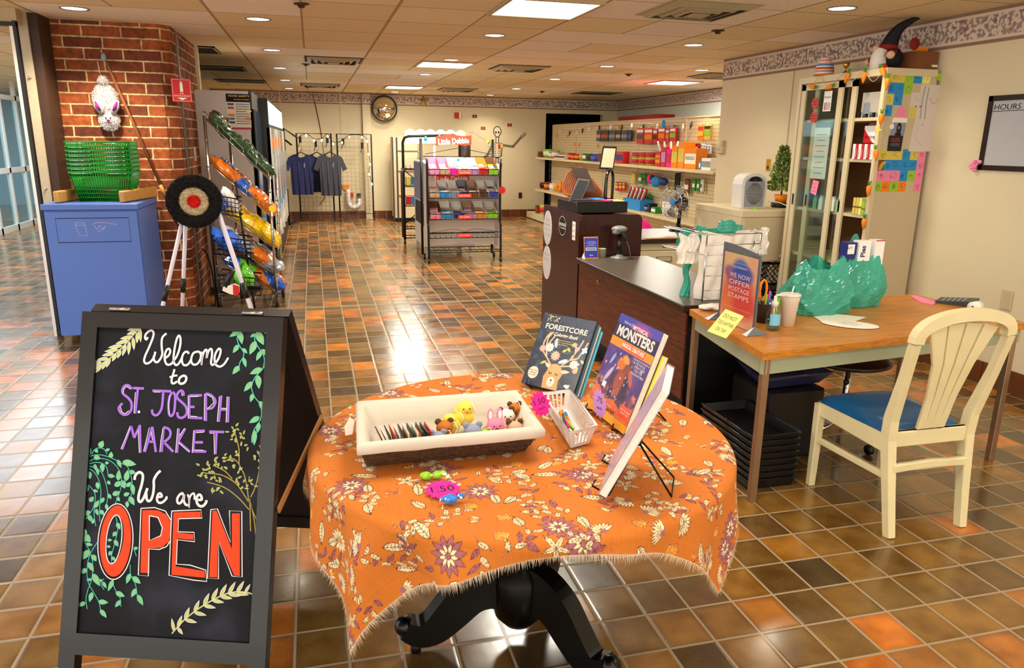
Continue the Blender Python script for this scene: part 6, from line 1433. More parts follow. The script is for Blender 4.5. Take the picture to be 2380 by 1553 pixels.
one('red_coat','bright red and blue cloth bundle piled behind the steel desk','cloth',lambda b:(b.ball((3.62,8.02,.40),(.26,.2,.42),'hot_pink',22,14,.04,2),b.ball((3.42,8.0,.40),(.12,.16,.40),'box_navy',16,10,.05,4)))
# ---- low cabinet on milk crates
for i,(x_,z_)in enumerate(((3.80,0),(3.80,.29),(4.16,0),(4.16,.29))):crate(x_,6.12,x_+.33,6.45,z_,z_+.285,('lower left','upper left','lower right','upper right')[i]+' black lattice milk crate under the low cream cabinet','crate','milk crates under the cabinet','milk_crate')
t=thing('low_cabinet','cream metal cabinet standing on black milk crates by the right wall','cabinet',(4.15,6.5,.6));l0,l1,m0,m1,n0,n1=3.79,4.54,6.1,6.98,.585,1.065
part('body',t,lambda b:b.box(l0+.004,m0+.012,n0,l1,m1,n1-.06,'cab_cream'));part('cabinet_top',t,lambda b:b.box(l0,m0,n1-.06,l1+.005,m1+.005,n1,'cab_cream',.004));dr=part('door',t,lambda b:b.box(l0+.03,m0+.002,n0+.01,l0+.47,m0+.012,n1-.07,'beige_metal',.003))
part('knob',dr,lambda b:b.lathe((l0+.44,m0+.002,n0+.05),[(.012,0),(.016,-.02),(0,-.024)],'chrome',14,'y'));part('corner_post',t,lambda b:b.box(l1-.22,m0,n0,l1-.19,m0+.014,n1-.06,'cab_cream'))
t=thing('space_heater','white arched space heater with silver grille on the low cabinet','heater',(4.1,6.5,n1));hx0=3.93
fr=((hx0,6.36,n1+.002),(1,0,0),(0,0,1),(0,-1,0));arch=[(0,0),(.26,0),(.265,.22)]+[(.13+.13*math.cos(a),.25+.075*math.sin(a))for a in[k*PI/14 for k in range(1,14)]]+[(-.005,.22)]
part('housing',t,lambda b:b.prism(arch,fr,-.17,0,'plastic_white'));part('front_panel',t,lambda b:b.prism([(.13+(x_-.13)*.78,.012+z_*.88)for x_,z_ in arch],fr,0,.006,'spine_grey'));gr_=part('grille',t,lambda b:[b.stroke([(.13+.085*math.cos(a),.135+.10*math.sin(a))for a in(PI-s,s)][::1],.006,fr,.0075,'steel')for s in[(-1.3+.17*k)for k in range(16)]])
part('control_window',t,lambda b:(b.prism([(.06,.25),(.2,.25)]+[(.13+.07*math.cos(a),.25+.045*math.sin(a))for a in[k*PI/8 for k in range(1,8)]],fr,.006,.008,'black_gloss'),b.disc(.13,.262,.012,fr,.0085,'box_navy')))
one('green_block','tiny lime block before the space heater','object',lambda b:b.box(4.0,6.22,n1+.001,4.04,6.25,n1+.012,'felt_lime'))
t=thing('potted_plant','small artificial pine plant in an orange pot beside the tall cabinet','plant',(4.42,6.55,n1));mat('leaf_a','#5C7A2E',0.6,var=0.3,nscale=40);mat('leaf_b','#A9B86A',0.6,var=0.3,nscale=40)
part('pot',t,lambda b:b.lathe((4.40,6.42,n1+.045),[(.05,0),(.065,.08),(.06,.08),(0,.07)],'orange_plastic',20));part('black_dish',t,lambda b:b.lathe((4.40,6.42,n1),[(.085,0),(.09,.045),(0,.045)],'black',20));part('stem',t,lambda b:b.cyl((4.40,6.42,n1+.1),(4.38,6.42,n1+.52),.008,'trim_brown',8,r2=.003))
rn=random.Random(7)
def fol(b):
    for i in range(1500):
        h=rn.random();rad=(1-h)**.7*.115+.012;a=rn.uniform(0,6.283);q_=rn.uniform(.3,1)*rad;c0=Vector((4.395+q_*math.cos(a)-.015*h,6.42+q_*math.sin(a),n1+.15+.42*h));d_=Vector((math.cos(a)*.7,math.sin(a)*.7,rn.uniform(.3,1.1))).normalized();s_=d_.cross(Vector((rn.uniform(-1,1),rn.uniform(-1,1),.3))).normalized();L=rn.uniform(.025,.045)
        b.add([tuple(c0),tuple(c0+d_*L*.5+s_*L*.26),tuple(c0+d_*L),tuple(c0+d_*L*.5-s_*L*.26)],[(0,1,2,3)],'leaf_a' if rn.random()<.6 else 'leaf_b')
part('foliage',t,fol)
one('power_cord','white power cord hanging down the front of the low cabinet','cord',lambda b:b.tube(smooth3([(4.25,6.4,n1+.06),(4.32,6.3,n1+.05),(4.36,6.09,n1-.02),(4.33,6.08,.9),(4.27,6.085,.7),(4.24,6.09,.55),(4.22,6.08,.2),(4.2,6.08,.02)]),.005,'plastic_white',6))
one('wall_outlet','brass coloured outlet plate above the space heater','outlet',lambda b:(b.box(WX-.008,6.99,1.39,WX,7.07,1.51,'brass',.003),b.box(WX-.011,7.015,1.41,WX-.008,7.045,1.44,'trim_brown')))
one('wall_alarm','beige wall box near the corner of the right wall','wall box',lambda b:(b.box(WX-.05,7.93,1.55,WX,8.06,1.64,'beige_metal',.006),b.box(WX-.05,7.93,1.64,WX-.01,7.97,1.70,'beige_metal',.004),b.box(WX-.052,7.97,1.595,WX-.05,8.02,1.6,'black')))
# ================================================================ TALL CABINET BY THE RIGHT WALL
c0,c1,g0,g1,H_=4.14,4.60,4.90,5.95,2.22
t=thing('tall_cabinet','tall cream metal display cabinet with glass sliding doors by the right wall','cabinet',(4.37,5.42,0))
part('side_panel',t,lambda b:b.box(c0+.01,g0,0,c1,g0+.02,H_-.03,'beige_metal'));part('side_panel',t,lambda b:b.box(c0+.01,g1-.02,0,c1,g1,H_-.03,'beige_metal'));part('back_panel',t,lambda b:b.box(c1-.015,g0+.02,0,c1,g1-.02,H_-.03,'card_brown'))
part('cabinet_top',t,lambda b:b.box(c0,g0-.004,H_-.055,c1,g1,H_,'cab_cream',.004));part('plinth',t,lambda b:b.box(c0+.01,g0,0,c1,g1,.08,'cab_cream'));part('front_post',t,lambda b:b.box(c0,g0-.003,.0,c0+.03,g0+.035,H_-.05,'cab_cream'));part('front_post',t,lambda b:b.box(c0,g1-.04,.0,c0+.03,g1,H_-.05,'cab_cream'))
for z in(1.87,1.555,1.125,.72,.40):part('shelf',t,lambda b:b.box(c0+.05,g0+.02,z-.025,c1-.015,g1-.02,z,'cab_cream'))
def sdoor(ya,yb,x,lb):
    d_=part('sliding_door',t,lambda b:(b.box(x,ya,.1,x+.018,ya+.055,H_-.06,'cab_cream'),b.box(x,yb-.055,.1,x+.018,yb,H_-.06,'cab_cream'),b.box(x,ya,H_-.11,x+.018,yb,H_-.06,'cab_cream'),b.box(x,ya,.1,x+.018,yb,.2,'cab_cream')))
    part('glass_pane',d_,lambda b:b.box(x+.007,ya+.05,.19,x+.010,yb-.05,H_-.1,'glass'))
    part('finger_pull',d_,lambda b:(b.box(x-.003,yb-.045,1.14,x,yb-.02,1.24,'steel'),b.box(x-.004,yb-.040,1.15,x-.003,yb-.025,1.23,'black')))
sdoor(5.37,5.90,c0+.004,'front');sdoor(5.24,5.75,c0+.03,'rear')
FC_=((c0+.003,5.90,0),(0,-1,0),(0,0,1),(-1,0,0))
one('notice_sheet','white printed notice taped inside the glass cabinet door','notice',lambda b:(b.rect(.22,1.38,.42,1.80,FC_,-.012,'paper'),[b.rect(.25+.02*(i%2),1.74-.045*i,.39-.02*(i%2),1.746-.045*i,FC_,-.009,'spine_grey')for i in range(8)],b.rect(.22,1.38,.42,1.8,FC_,-.014,'paper')))
one('sticky_note','pink handwritten note stuck on the glass cabinet door','note',lambda b:(b.poly([(.27,1.26),(.35,1.24),(.37,1.36),(.29,1.37)],FC_,.002,'paper_pink'),[b.stroke([(.29,1.34-.03*i),(.345,1.335-.03*i)],.003,FC_,.003,'red')for i in range(3)]))
for i,z in enumerate((2.0,1.885)):o_=one('price_star',('upper','lower')[i]+' red starburst price tag on the glass cabinet door','price sign',lambda b:b.star(.20,z,.056,.036,12,FC_,.002,'felt_orange' if 0 else 'red'),'starburst price signs');part('handwriting',o_,lambda b:[b.text(s,.20,z+.01-.022*k,.010,FC_,.003,'ink',width=.05)for k,s in enumerate(('SNUFF','$9.99'))])
one('battery_pack','white battery pack hanging at the top of the glass cabinet door','battery pack',lambda b:(b.rect(.31,1.93,.41,2.09,FC_,.002,'white'),b.text('Energizer',.36,2.035,.018,FC_,.003,'black',width=.085,shear=.2),[b.rect(.325+.02*i,1.94,.338+.02*i,2.0,FC_,.003,('red','felt_grey','soft_pink','lilac')[i])for i in range(4)]))
ORD='first second third fourth fifth sixth seventh'.split()
mat('box_grey','#B9B4AC',0.5,var=0.05)
def sbox(nm,lb,cat,y0,y1,z0,h,m,txt=None,tc='black',group=None,x0=4.22,dx=.12,flip=False,th=.02,band=None,rot=0):
    o_=one(nm,lb,cat,lambda b:b.box(x0,y0,z0,x0+dx,y1,z0+h,m),group);f_=((x0,y1,z0),(0,-1,0),(0,0,1),(-1,0,0))
    if band or txt:part('print',o_,lambda b:([b.poly([(a*(y1-y0),c*h)for a,c in band[0]],f_,.001,band[1])]if band else 0,b.text(txt,(y1-y0)/2,h*.4,th,f_,.002,tc,width=(y1-y0)*.85 if not rot else None,rot=(PI if flip else rot))if txt else 0))
    return o_
sbox('cardboard_box','grey printed carton on the top shelf of the tall cabinet','box',5.03,5.22,1.87,.19,'box_grey',None,band=(((.1,.2),(.5,.2),(.5,.6),(.1,.6)),'spine_grey'));sbox('cardboard_box','white carton behind the grey one on the top cabinet shelf','box',5.14,5.23,1.87,.13,'paper',x0=4.36)
for k in range(6):one('lighter','small %s lighter on the top cabinet shelf, %s from the near end'%(('chrome','black')[k%2],ORD[k]),'lighter',lambda b:b.box(4.19,5.0+.04*k,1.87,4.21,5.018+.04*k,1.90+.006*(k%3),'black' if k%2 else 'chrome'),'lighters on the cabinet shelf')
mat('ciga_red','#C01826',0.4,var=0.02)
sbox('cigarette_carton','big red and white cigarette carton upside down on the second shelf','carton',4.95,5.19,1.68,.13,'box_white','Marlboro','black',flip=True,th=.03,band=(((0,0),(.45,0),(0,.8)),'ciga_red'),x0=4.25);sbox('cigarette_carton','tan carton lying on top of the big red and white carton','carton',4.95,5.16,1.81,.035,'card_brown',x0=4.26)
for k in range(7):
    y_=5.20-.033*k;m_2='ciga_red' if k%2 else 'box_white'
    sbox('cigarette_pack',('red' if k%2 else 'white')+' cigarette pack in the row on the second cabinet shelf, '+('first second third fourth fifth sixth seventh'.split()[k])+' from the left','cigarette pack',y_-.03,y_,1.555,.115,m_2,'Marlboro','white' if k%2 else 'black',group='cigarette packs on the second shelf',x0=4.17,rot=PI/2,th=.012)
for k in range(6):sbox('tobacco_tin_box',('yellow','yellow','yellow','pale green','pale green','white')[k]+' small pack on the middle cabinet shelf, '+('first second third fourth fifth sixth'.split()[k])+' from the left','pack',5.10-.035*k,5.13-.035*k,1.125,.13-.02*(k>2),('paper_yellow','paper_yellow','note_yellow','paper_green','chalk_leaf','box_white')[k],group='small packs on the middle shelf',x0=4.18,band=(((0,.4),(1,.4),(1,.5),(0,.5)),'brass'))
for k in range(5):one('pointed_pack','%s pack with pointed top behind the cabinet glass, %s from the left'%(('green','white')[k%2],ORD[k]),'pack',lambda b:b.prism([(0,0),(.045,0),(.045,.08),(.0225,.12),(0,.08)],((4.17,5.62-.075*k,1.125),(0,-1,0),(0,0,1),(-1,0,0)),-.03,0,'white' if k%2 else 'chalk_leaf'),'pointed packs behind the glass')
# sticky-note mosaic and drawings on the near side
FS=((0,g0-.0008,0),(1,0,0),(0,0,1),(0,-1,0))
def sp(px,py):p=PY(px,py,g0);return(p[0],p[2])
NOTES=[('y',0,0,3),('g',3,0,1.5),('b',4.5,0,1.5),('y2',6,0,1.4),('b',0,1,1.5),('b',1.5,1,1.5),('g',3,1,1.5),('y',0,2,1.5),('b',1.5,2,1.5),('b',0,3,1.5),
         ('y',0,7,2.2),('y',2.2,7,2.2),('b',4.4,7,1.4),('y',5.8,7,1.4),('p',7.2,7,1.4),('k',0,8,1.4),('b',1.4,8,1.5),('b',2.9,8,1.5),('b',4.4,8,1.4),('b',5.8,8,1.4),('p',7.2,8,1.4),('p',0,9,2.2),('p',2.2,9,2.2),('b',4.4,9,1.4),('g',5.8,9,1.4),('p',7.2,9,1.4),('g',0,10,1.4),('o',1.4,10,1.5),('g',2.9,10,1.5),('o',4.4,10,1.4),('p',7.2,10,1.4)]
CM={'y':('paper_yellow','yellow'),'y2':('note_yellow','pale yellow'),'g':('paper_green','green'),'b':('paper_blue','blue'),'p':('paper_pink','pink'),'o':('paper_orange','orange'),'k':('card_brown','rainbow')}
rowz={0:2.195,1:2.115,2:2.035,3:1.955,7:1.635,8:1.555,9:1.475,10:1.395};rn=random.Random(12);rows=sorted(rowz);ORD='first second third fourth fifth sixth seventh'.split();cnt={}
for(c,u0,r_,wd)in NOTES:
    k=cnt.get(r_,0);cnt[r_]=k+1;m_,nm=CM[c];S_=.0515;X0=4.155+u0*S_;W_=wd*S_;Z0=rowz[r_]-.08
    lb='%s doodled sticky note, %s row of %s block, %s from left'%(nm,ORD[rows.index(r_)%4],'upper' if r_<5 else 'lower',ORD[k])
    o_=one('sticky_note',lb,'sticky note',lambda b:b.prism([(X0,Z0),(X0+W_,Z0),(X0+W_,Z0+.08),(X0,Z0+.08)],FS,0,.0006+.0003*(k%2),m_),'sticky notes on the cabinet side')
    def dood(b):
        n_=rn.randint(2,4)
        for q_ in range(n_):
            cx_,cz_=X0+W_*rn.uniform(.3,.7),Z0+.08*rn.uniform(.35,.65);r1=rn.uniform(.008,.022);P_=[(cx_+r1*rn.uniform(.5,1.2)*math.cos(a),cz_+r1*rn.uniform(.5,1.2)*math.sin(a))for a in[k_*.8+q_ for k_ in range(rn.randint(5,8))]];b.stroke(smooth(P_,3),.0016,FS,.0013,'ink')
    if c=='k':
        def dood(b):[b.stroke([(X0+.01+.012*i+.05*t_,Z0+.005+.07*t_**.6)for t_ in(0,.3,.6,.8)],.008,FS,.0012,('red','paper_orange','paper_yellow','paper_green')[i])for i in range(4)]
    part('doodle',o_,dood)
def sheet(nm,lb,pts,m,extra=None,d=.0016,cat='drawing',grp=None):
    o_=one(nm,lb,cat,lambda b:b.prism(pts,FS,0,d,m),grp)
    if extra:part('drawing',o_,lambda b:extra(b))
mat('drawing_paper','#D9CDC8',0.8,var=0.02)
def dr1(b):
    for P_ in([(4.50,2.10),(4.49,1.98),(4.495,1.86)],[(4.535,2.09),(4.53,1.98),(4.535,1.86)]):b.stroke(P_,.008,FS,.0022,'spine_grey')
    b.stroke(smooth([(4.56,2.02),(4.57,1.99),(4.60,1.975),(4.625,2.0),(4.63,2.02)]),.0025,FS,.0022,'pen_ink');b.disc(4.44,1.95,.006,FS,.0022,'pen_ink');b.disc(4.48,1.95,.006,FS,.0022,'pen_ink');b.stroke([(4.47,2.0),(4.43,1.99),(4.42,2.03)],.002,FS,.0022,'spine_grey')
sheet('pencil_drawing','long wide pencil drawing of a creature on white paper, upper sheet on the cabinet side',[(4.38,1.865),(4.655,1.865),(4.66,2.11),(4.46,2.11),(4.46,2.05),(4.385,2.05)][:6],'drawing_paper',dr1)
sheet('pencil_drawing','white pencil drawing sheet, lower one on the cabinet side',[(4.43,1.62),(4.63,1.62),(4.645,1.865),(4.455,1.865),(4.44,1.78)],'drawing_paper',lambda b:(b.stroke(smooth([(4.50,1.80),(4.47,1.73),(4.52,1.68),(4.545,1.66)]),.002,FS,.0022,'spine_grey'),b.stroke([(4.515,1.82),(4.535,1.815)],.003,FS,.0022,'pen_ink')))
one('yellow_clipping','yellow paper clipping at the lower left of the upper pencil drawing','paper',lambda b:b.prism([(4.385,1.867),(4.45,1.867),(4.45,1.945),(4.385,1.945)],FS,.0016,.0026,'paper_yellow'))
mat('skin_print','#A8785C',0.6,var=0)
sheet('poster','small poster of a dark haired woman above a black panel with red lettering',[(4.235,1.62),(4.36,1.62),(4.375,1.83),(4.25,1.83)],'felt_grey',lambda b:(b.rect(4.235,1.62,4.362,1.735,FS,.0022,'black'),b.disc(4.315,1.785,.022,FS,.002,'black',r2=.045),b.disc(4.313,1.793,.009,FS,.0024,'skin_print',r2=.012),b.rect(4.285,1.735,4.34,1.755,FS,.0026,'ink'),b.text('BE A REAL',4.30,1.706,.011,FS,.0028,'red',bold=.03),b.text('INFLUENCER',4.30,1.69,.011,FS,.0028,'red',width=.08,bold=.03),[b.rect(4.26,1.675-.008*i,4.34,1.677-.008*i,FS,.0028,'felt_grey')for i in range(3)]),cat='poster')
o_=one('paper_santa_hat','pink and white paper Santa hat taped over the poster','decoration',lambda b:(b.prism([(4.26,1.86),(4.36,1.86),(4.35,1.93),(4.30,1.955)],FS,.002,.004,'paper_pink'),b.prism([(4.24,1.80),(4.262,1.86),(4.28,1.87),(4.255,1.80)],FS,.002,.004,'paper_pink')))
part('white_trim',o_,lambda b:(b.prism(rounded(.13,.035,.015),((4.245,g0-.001,1.83),(1,0,0),(0,0,1),(0,-1,0)),.004,.007,'white'),b.prism([(4.245+.02*math.cos(a),1.80+.02*math.sin(a))for a in[2*PI*k/14 for k in range(14)]],FS,.004,.007,'white')))
one('paper_leaf','green leaf shaped paper at the top right corner of the cabinet side','paper',lambda b:b.prism([(4.56,2.195),(4.655,2.195),(4.65,2.13),(4.62,2.135),(4.585,2.155)],FS,0,.003,'paper_green'))
# carrot garland
gd=thing('carrot_garland','string garland of orange carrots with green tops draped over the tall cabinet','garland',(c0,5.4,H_));mat('carrot','#F08A10',0.6,var=0.06);mat('carrot_top','#2F8A2A',0.6,var=0.1);mat('twine','#C9B490',0.8,var=0)
XG=c0-.02
CR_=[(1887,201,100),(1926,203,75),(1968,181,25),(2008,180,5),(2053,168,-35),(2062,195,2),(2048,277,0),(2036,360,-12),(2019,443,0),(2008,520,0)]
def gp(px,py):return Vector(PX(px,py,XG))
for(px,py,rot_)in CR_:
    p=gp(px,py)if px<2045 or py>200 else Vector(PX(px,py,XG-.01));L=.045;a=R(rot_);d_=Vector((0,math.sin(a),-math.cos(a)))
    cc=part('carrot',gd,lambda b:b.tube([tuple(p-d_*L*.9),tuple(p-d_*L*.6),tuple(p),tuple(p+d_*L*.7),tuple(p+d_*L)],[.008,.020,.019,.010,.003],'carrot',10))
    part('green_top',cc,lambda b:[b.tube([tuple(p-d_*L*.9),tuple(p-d_*L*1.4+Vector((0,.02*math.sin(k*2.1),.01*math.cos(k*3))))],.004,'carrot_top',5)for k in range(5)])
part('cord',gd,lambda b:b.tube(smooth3([tuple(gp(*q))for q in((1868,195),(1887,201),(1905,176),(1926,203),(1960,172),(1980,190),(2006,165),(2030,190),(2058,160),(2062,195),(2048,277),(2036,360),(2019,443),(2008,520),(2004,545))],4),.0025,'twine',5))
one('paper_star','folded yellow paper star hanging on the carrot garland','decoration',lambda b:b.star(0,0,.045,.018,5,(gp(2043,302)+Vector((-.01,0,0)),Vector((0,-1,0)),Vector((0,0,1)),Vector((-1,0,0))),0,'paper_yellow'))
# on top of the cabinet
cols=['felt_pink','white','felt_orange','white','soft_pink','paper_blue','white','red','felt_yellow','lilac','white','felt_orange','red']
t=thing('striped_egg','half egg with rainbow stripes on top of the tall cabinet','decoration',(4.3,5.80,H_));prof=[(.082*math.sqrt(max(0,1-(h/.165)**2.2))+.0,h)for h in[.165*i/13 for i in range(14)]][::-1]
for i in range(13):part('stripe',t,lambda b:b.lathe((4.27,5.80,H_+.001),prof[i:i+2],cols[i],26))
one('trophy','tiny gold trophy cup on top of the tall cabinet','trophy',lambda b:(b.lathe((4.25,5.50,H_+.001),[(.022,0),(.022,.018),(.012,.022),(.006,.035),(.008,.045),(.022,.06),(.028,.09),(.026,.09),(.018,.062),(0,.056)],'brass',18),b.lathe((4.25,5.50,H_+.001),[(.024,0),(.024,.016)],'black',16),[b.tube([(4.25,5.5+s*.024,H_+.08),(4.25,5.5+s*.042,H_+.075),(4.25,5.5+s*.022,H_+.055)],.003,'brass',6)for s in(-1,1)]))
t=thing('plush_gnome','plush gnome with long dark pointed hat and white beard on the tall cabinet','plush toy',(4.35,5.12,H_));mat('gnome_navy','#0C0E18',0.8,var=0.1);mat('gnome_red','#7E1414',0.8,var=0.1);mat('beard','#E2DED6',0.9,var=0.15,nscale=60,bump=.6);mat('gnome_skin','#D9B090',0.8,var=0.04)
GX,GY,GZ=4.30,5.10,H_+.001
part('body',t,lambda b:b.ball((GX+.03,GY,GZ+.085),(.085,.085,.085),'gnome_navy',20,12));part('hat',t,lambda b:b.tube(smooth3([(GX,GY,GZ+.17),(GX+.01,GY-.02,GZ+.24),(GX+.03,GY-.06,GZ+.30),(GX+.07,GY-.13,GZ+.345),(GX+.09,GY-.17,GZ+.35)]),[.065-.0025*k for k in range(25)],'gnome_navy',16));part('hat_band',t,lambda b:b.ball((GX-.005,GY,GZ+.165),(.07,.07,.035),'gnome_red',20,10))
part('beard',t,lambda b:b.tube(smooth3([(GX-.055,GY,GZ+.15),(GX-.07,GY+.01,GZ+.09),(GX-.06,GY+.02,GZ+.03),(GX-.05,GY+.025,GZ+.004)]),[.04+.02*math.sin(PI*k/19)for k in range(19)],'beard',14));part('nose',t,lambda b:b.ball((GX-.08,GY+.045,GZ+.155),.026,'gnome_skin',14,10))
for(s,e)in((1,(GX-.03,GY+.17,GZ+.07)),(-1,(GX-.06,GY-.10,GZ+.10))):a_=part('arm',t,lambda b:b.tube([(GX,GY+s*.06,GZ+.13),e],.025,'gnome_red',10));part('hand',a_,lambda b:b.ball(e,.03,'gnome_skin',14,10))
for s in(1,-1):part('foot',t,lambda b:b.ball((GX-.07,GY+s*.04-.01,GZ+.02),(.03,.035,.022),'red',14,8))
one('round_ornament','dark red round ornament behind the gnome on the cabinet','ornament',lambda b:b.lathe((4.40,4.955,H_+.18),[(0,-.008),(.04,-.008),(.045,0),(.04,.008),(0,.008)],'gnome_red',24,'y'))
one('cardboard_box','brown cardboard box on top of the tall cabinet by the wall','box',lambda b:(b.box(4.42,4.93,H_+.001,4.61,5.3,H_+.13,'card_brown'),b.box(4.56,4.925,H_+.02,4.61,4.93,H_+.035,'paper')))
one('orange_snack_bag','small orange bag with purple lettering on the cardboard box','bag',lambda b:b.obox((4.50,5.0,H_+.15),(.11,.05,.03),'orange_plastic',rz=.2))
# whiteboard
FW=((WX-.001,0,0),(0,-1,0),(0,0,1),(-1,0,0));mat('dark_wood','#2A1210',0.35,var=0.05);mat('whiteboard','#B9BCC4',0.3,var=0.02)
t=thing('whiteboard','whiteboard in a dark wooden frame with hours handwriting on the right wall','whiteboard',(WX,3.95,1.5));wa,wb_,wc,wd_=-4.42,-3.45,1.50,2.005
part('writing_surface',t,lambda b:b.prism([(wa,wc),(wb_,wc),(wb_,wd_),(wa,wd_)],FW,0,.008,'whiteboard'))
for q in((wa,wc,wa+.035,wd_),(wb_-.035,wc,wb_,wd_),(wa,wd_-.035,wb_,wd_),(wa,wc,wb_,wc+.035)):part('frame_rail',t,lambda b:b.prism([(q[0],q[1]),(q[2],q[1]),(q[2],q[3]),(q[0],q[3])],FW,0,.018,'dark_wood'))
part('handwriting',t,lambda b:(b.text('HOURS 10am-4pm',wa+.05,wd_-.095,.038,FW,.0095,'black',align='l',width=.50,shear=.05),b.stroke([(wa+.04,wd_-.105),(wb_-.3,wd_-.10)],.004,FW,.0095,'black')))
t=thing('flower_clip','pink artificial blossom cluster at the lower left corner of the whiteboard','flower',(WX-.03,4.43,1.52));rn=random.Random(3)
for k in range(9):part('petal',t,lambda b:b.ball((WX-.025+rn.uniform(-.01,.01),4.43+rn.uniform(-.035,.035),1.53+rn.uniform(-.035,.035)),.014,'paper_pink' if k%3 else 'soft_pink',10,7))
# ================================================================ PEGBOARD SHELVING
PXB=5.2
m_,nt,bb=newmat('pegboard',0.6);g_=nd(nt,'ShaderNodeNewGeometry');s_=nd(nt,'ShaderNodeSeparateXYZ');nt.links.new(g_.outputs['Position'],s_.inputs[0])
fy_=math_n(nt,'ABSOLUTE',math_n(nt,'SUBTRACT',math_n(nt,'FRACT',math_n(nt,'DIVIDE',s_.outputs[1],.0508)),.5));fz_=math_n(nt,'ABSOLUTE',math_n(nt,'SUBTRACT',math_n(nt,'FRACT',math_n(nt,'DIVIDE',s_.outputs[2],.0508)),.5))
nt.links.new(mixc(nt,math_n(nt,'MULTIPLY',math_n(nt,'LESS_THAN',fz_,.09),math_n(nt,'LESS_THAN',fy_,.22)),'#D8C7A0','#7A6440'),bb.inputs['Base Color'])
sh=thing('pegboard_shelving','long run of cream pegboard shelving along the right side of the back room','shelving',(5.1,12.4,0));SY=[16.26,14.70,13.15,11.62,10.02,8.45]
for a,c in zip(SY[:-1],SY[1:]):
    part('peg_panel',sh,lambda b:b.box(PXB,c+.012,.14,PXB+.03,a-.012,2.015,'pegboard'));part('slotted_upright',sh,lambda b:(b.box(PXB-.012,a-.018,.0,PXB+.03,a+.018,2.02,'cab_cream'),[b.box(PXB-.0135,a-.004,.2+.07*k,PXB-.012,a+.004,.235+.07*k,'trim_brown')for k in range(25)]))
    for z,x_ in((1.325,4.80),(.635,4.80)):
        s2=part('shelf',sh,lambda b:b.box(x_+.01,c+.003,z-.022,PXB,a-.003,z,'cab_cream'));part('price_rail',s2,lambda b:b.box(x_-.004,c+.003,z-.032,x_+.01,a-.003,z+.004,'note_yellow' if 0 else 'cab_cream'))
    part('base_deck',sh,lambda b:b.box(4.62,c+.003,.02,PXB,a-.003,.14,'cab_cream'))
part('top_rail',sh,lambda b:b.box(PXB-.01,SY[-1],2.015,PXB+.03,SY[0],2.03,'cab_cream'));part('kick_plate',sh,lambda b:b.box(4.66,SY[-1],0,PXB,SY[0],.02,'black'))
one('wire_bookcase','dark lattice rack half seen in the black doorway','rack',lambda b:([b.box(5.25,16.62,.1+.13*k,5.42,16.66,.13+.13*k,'calc_grey')for k in range(11)],b.box(5.24,16.6,0,5.26,16.64,1.6,'calc_grey'),b.box(5.42,16.6,0,5.44,16.64,1.6,'calc_grey')))
def shelf_item(px0,px1,pytop,z0,m,nm,lb,cat,grp=None,kind='box',band=None,dx=.12,x=4.93,txt=None,tc='white',n=0):
    y1=PX(px0,380,x)[1];y0=PX(px1,380,x)[1];zt=PX((px0+px1)/2,pytop,x)[2];zt=max(zt,z0+.03);ym=(y0+y1)/2;r=abs(y1-y0)/2
    o_=thing(nm,lb,cat,(x,ym,z0),grp)
    if kind=='box':part('carton',o_,lambda b:b.box(x,y0+.004,z0+.001,x+dx,y1-.004,zt,m))
    elif kind=='bag':part('pouch',o_,lambda b:b.ball((x+.05,ym,(z0+zt)/2),(.05,r,(zt-z0)/2),m,14,9,.06,int(px0)))
    else:r=min(r,.09);part('container',o_,lambda b:b.lathe((x+r,ym,z0+.001),[(r*.8,0),(r*.95,(zt-z0)*.9),(r,zt-z0-.01),(r*.9,zt-z0)],m,18))
    if band:
        if kind=='box':part('label',o_,lambda b:b.box(x-.002,y0+.01,z0+(zt-z0)*.25,x,y1-.01,z0+(zt-z0)*.75,band))
        elif kind=='can':part('label',o_,lambda b:b.lathe((x+r,ym,z0+(zt-z0)*.25),[(r*.93,0),(r*1.0,(zt-z0)*.5)],band,18))
        else:part('label',o_,lambda b:b.ball((x+.045,ym,(z0+zt)/2),(.053,r*.7,(zt-z0)*.25),band,12,7))
    if txt:part('print',o_,lambda b:b.text(txt,0,0,(zt-z0)*.16,((x-.003,ym,z0+(zt-z0)*.45),(0,-1,0),(0,0,1),(-1,0,0)),.001,tc,width=r*1.5))
ZU,ZL=1.326,.636
UP=[(1247,1257,352,'card_brown','box','felt_dark','brown open box at the far end of the upper shelf'),(1259,1265,347,'felt_lime','can','white','green noodle cup, first from the far end of the upper shelf'),(1266,1272,347,'felt_lime','can','white','green noodle cup beside the pale jars on the upper shelf'),(1271,1278,353,'felt_tan','can','white','pale jar next to the green cups'),(1279,1286,350,'felt_tan','can','white','taller pale jar before the long open carton'),(1288,1312,360,'box_white','box','card_brown','long open carton of cups on the upper shelf'),
      (1314,1322,356,'ciga_red','can','felt_orange','red can with orange label, first of three on the upper shelf'),(1323,1331,358,'ciga_red','can','felt_orange','red can with orange label, middle of three on the upper shelf'),(1332,1340,358,'ciga_red','can','felt_orange','red can with orange label, nearest of three on the upper shelf'),(1342,1349,357,'paper_green','can','felt_tan','green canister beside the red cans'),(1350,1357,357,'carrot_top','can','white','dark green canister in the middle of the upper shelf'),(1358,1364,357,'carrot_top','can','felt_dark','dark green canister before the blue snack bag'),
      (1366,1387,358,'sign_blue','bag','paper_blue','blue shiny snack bag on the upper shelf'),(1388,1396,357,'card_brown','box','card_brown','brown carton behind the frame sign'),(1430,1447,352,'red','box','box_navy','tall bright red box on the upper shelf')]
for(a,c,pt,m_,kd,bd,lb)in UP:shelf_item(a,c,pt,ZU,m_,{'can':'canister','box':'carton_box','bag':'snack_bag'}[kd],lb,{'can':'can','box':'box','bag':'snack bag'}[kd],'groceries on the upper shelf',kd,bd)
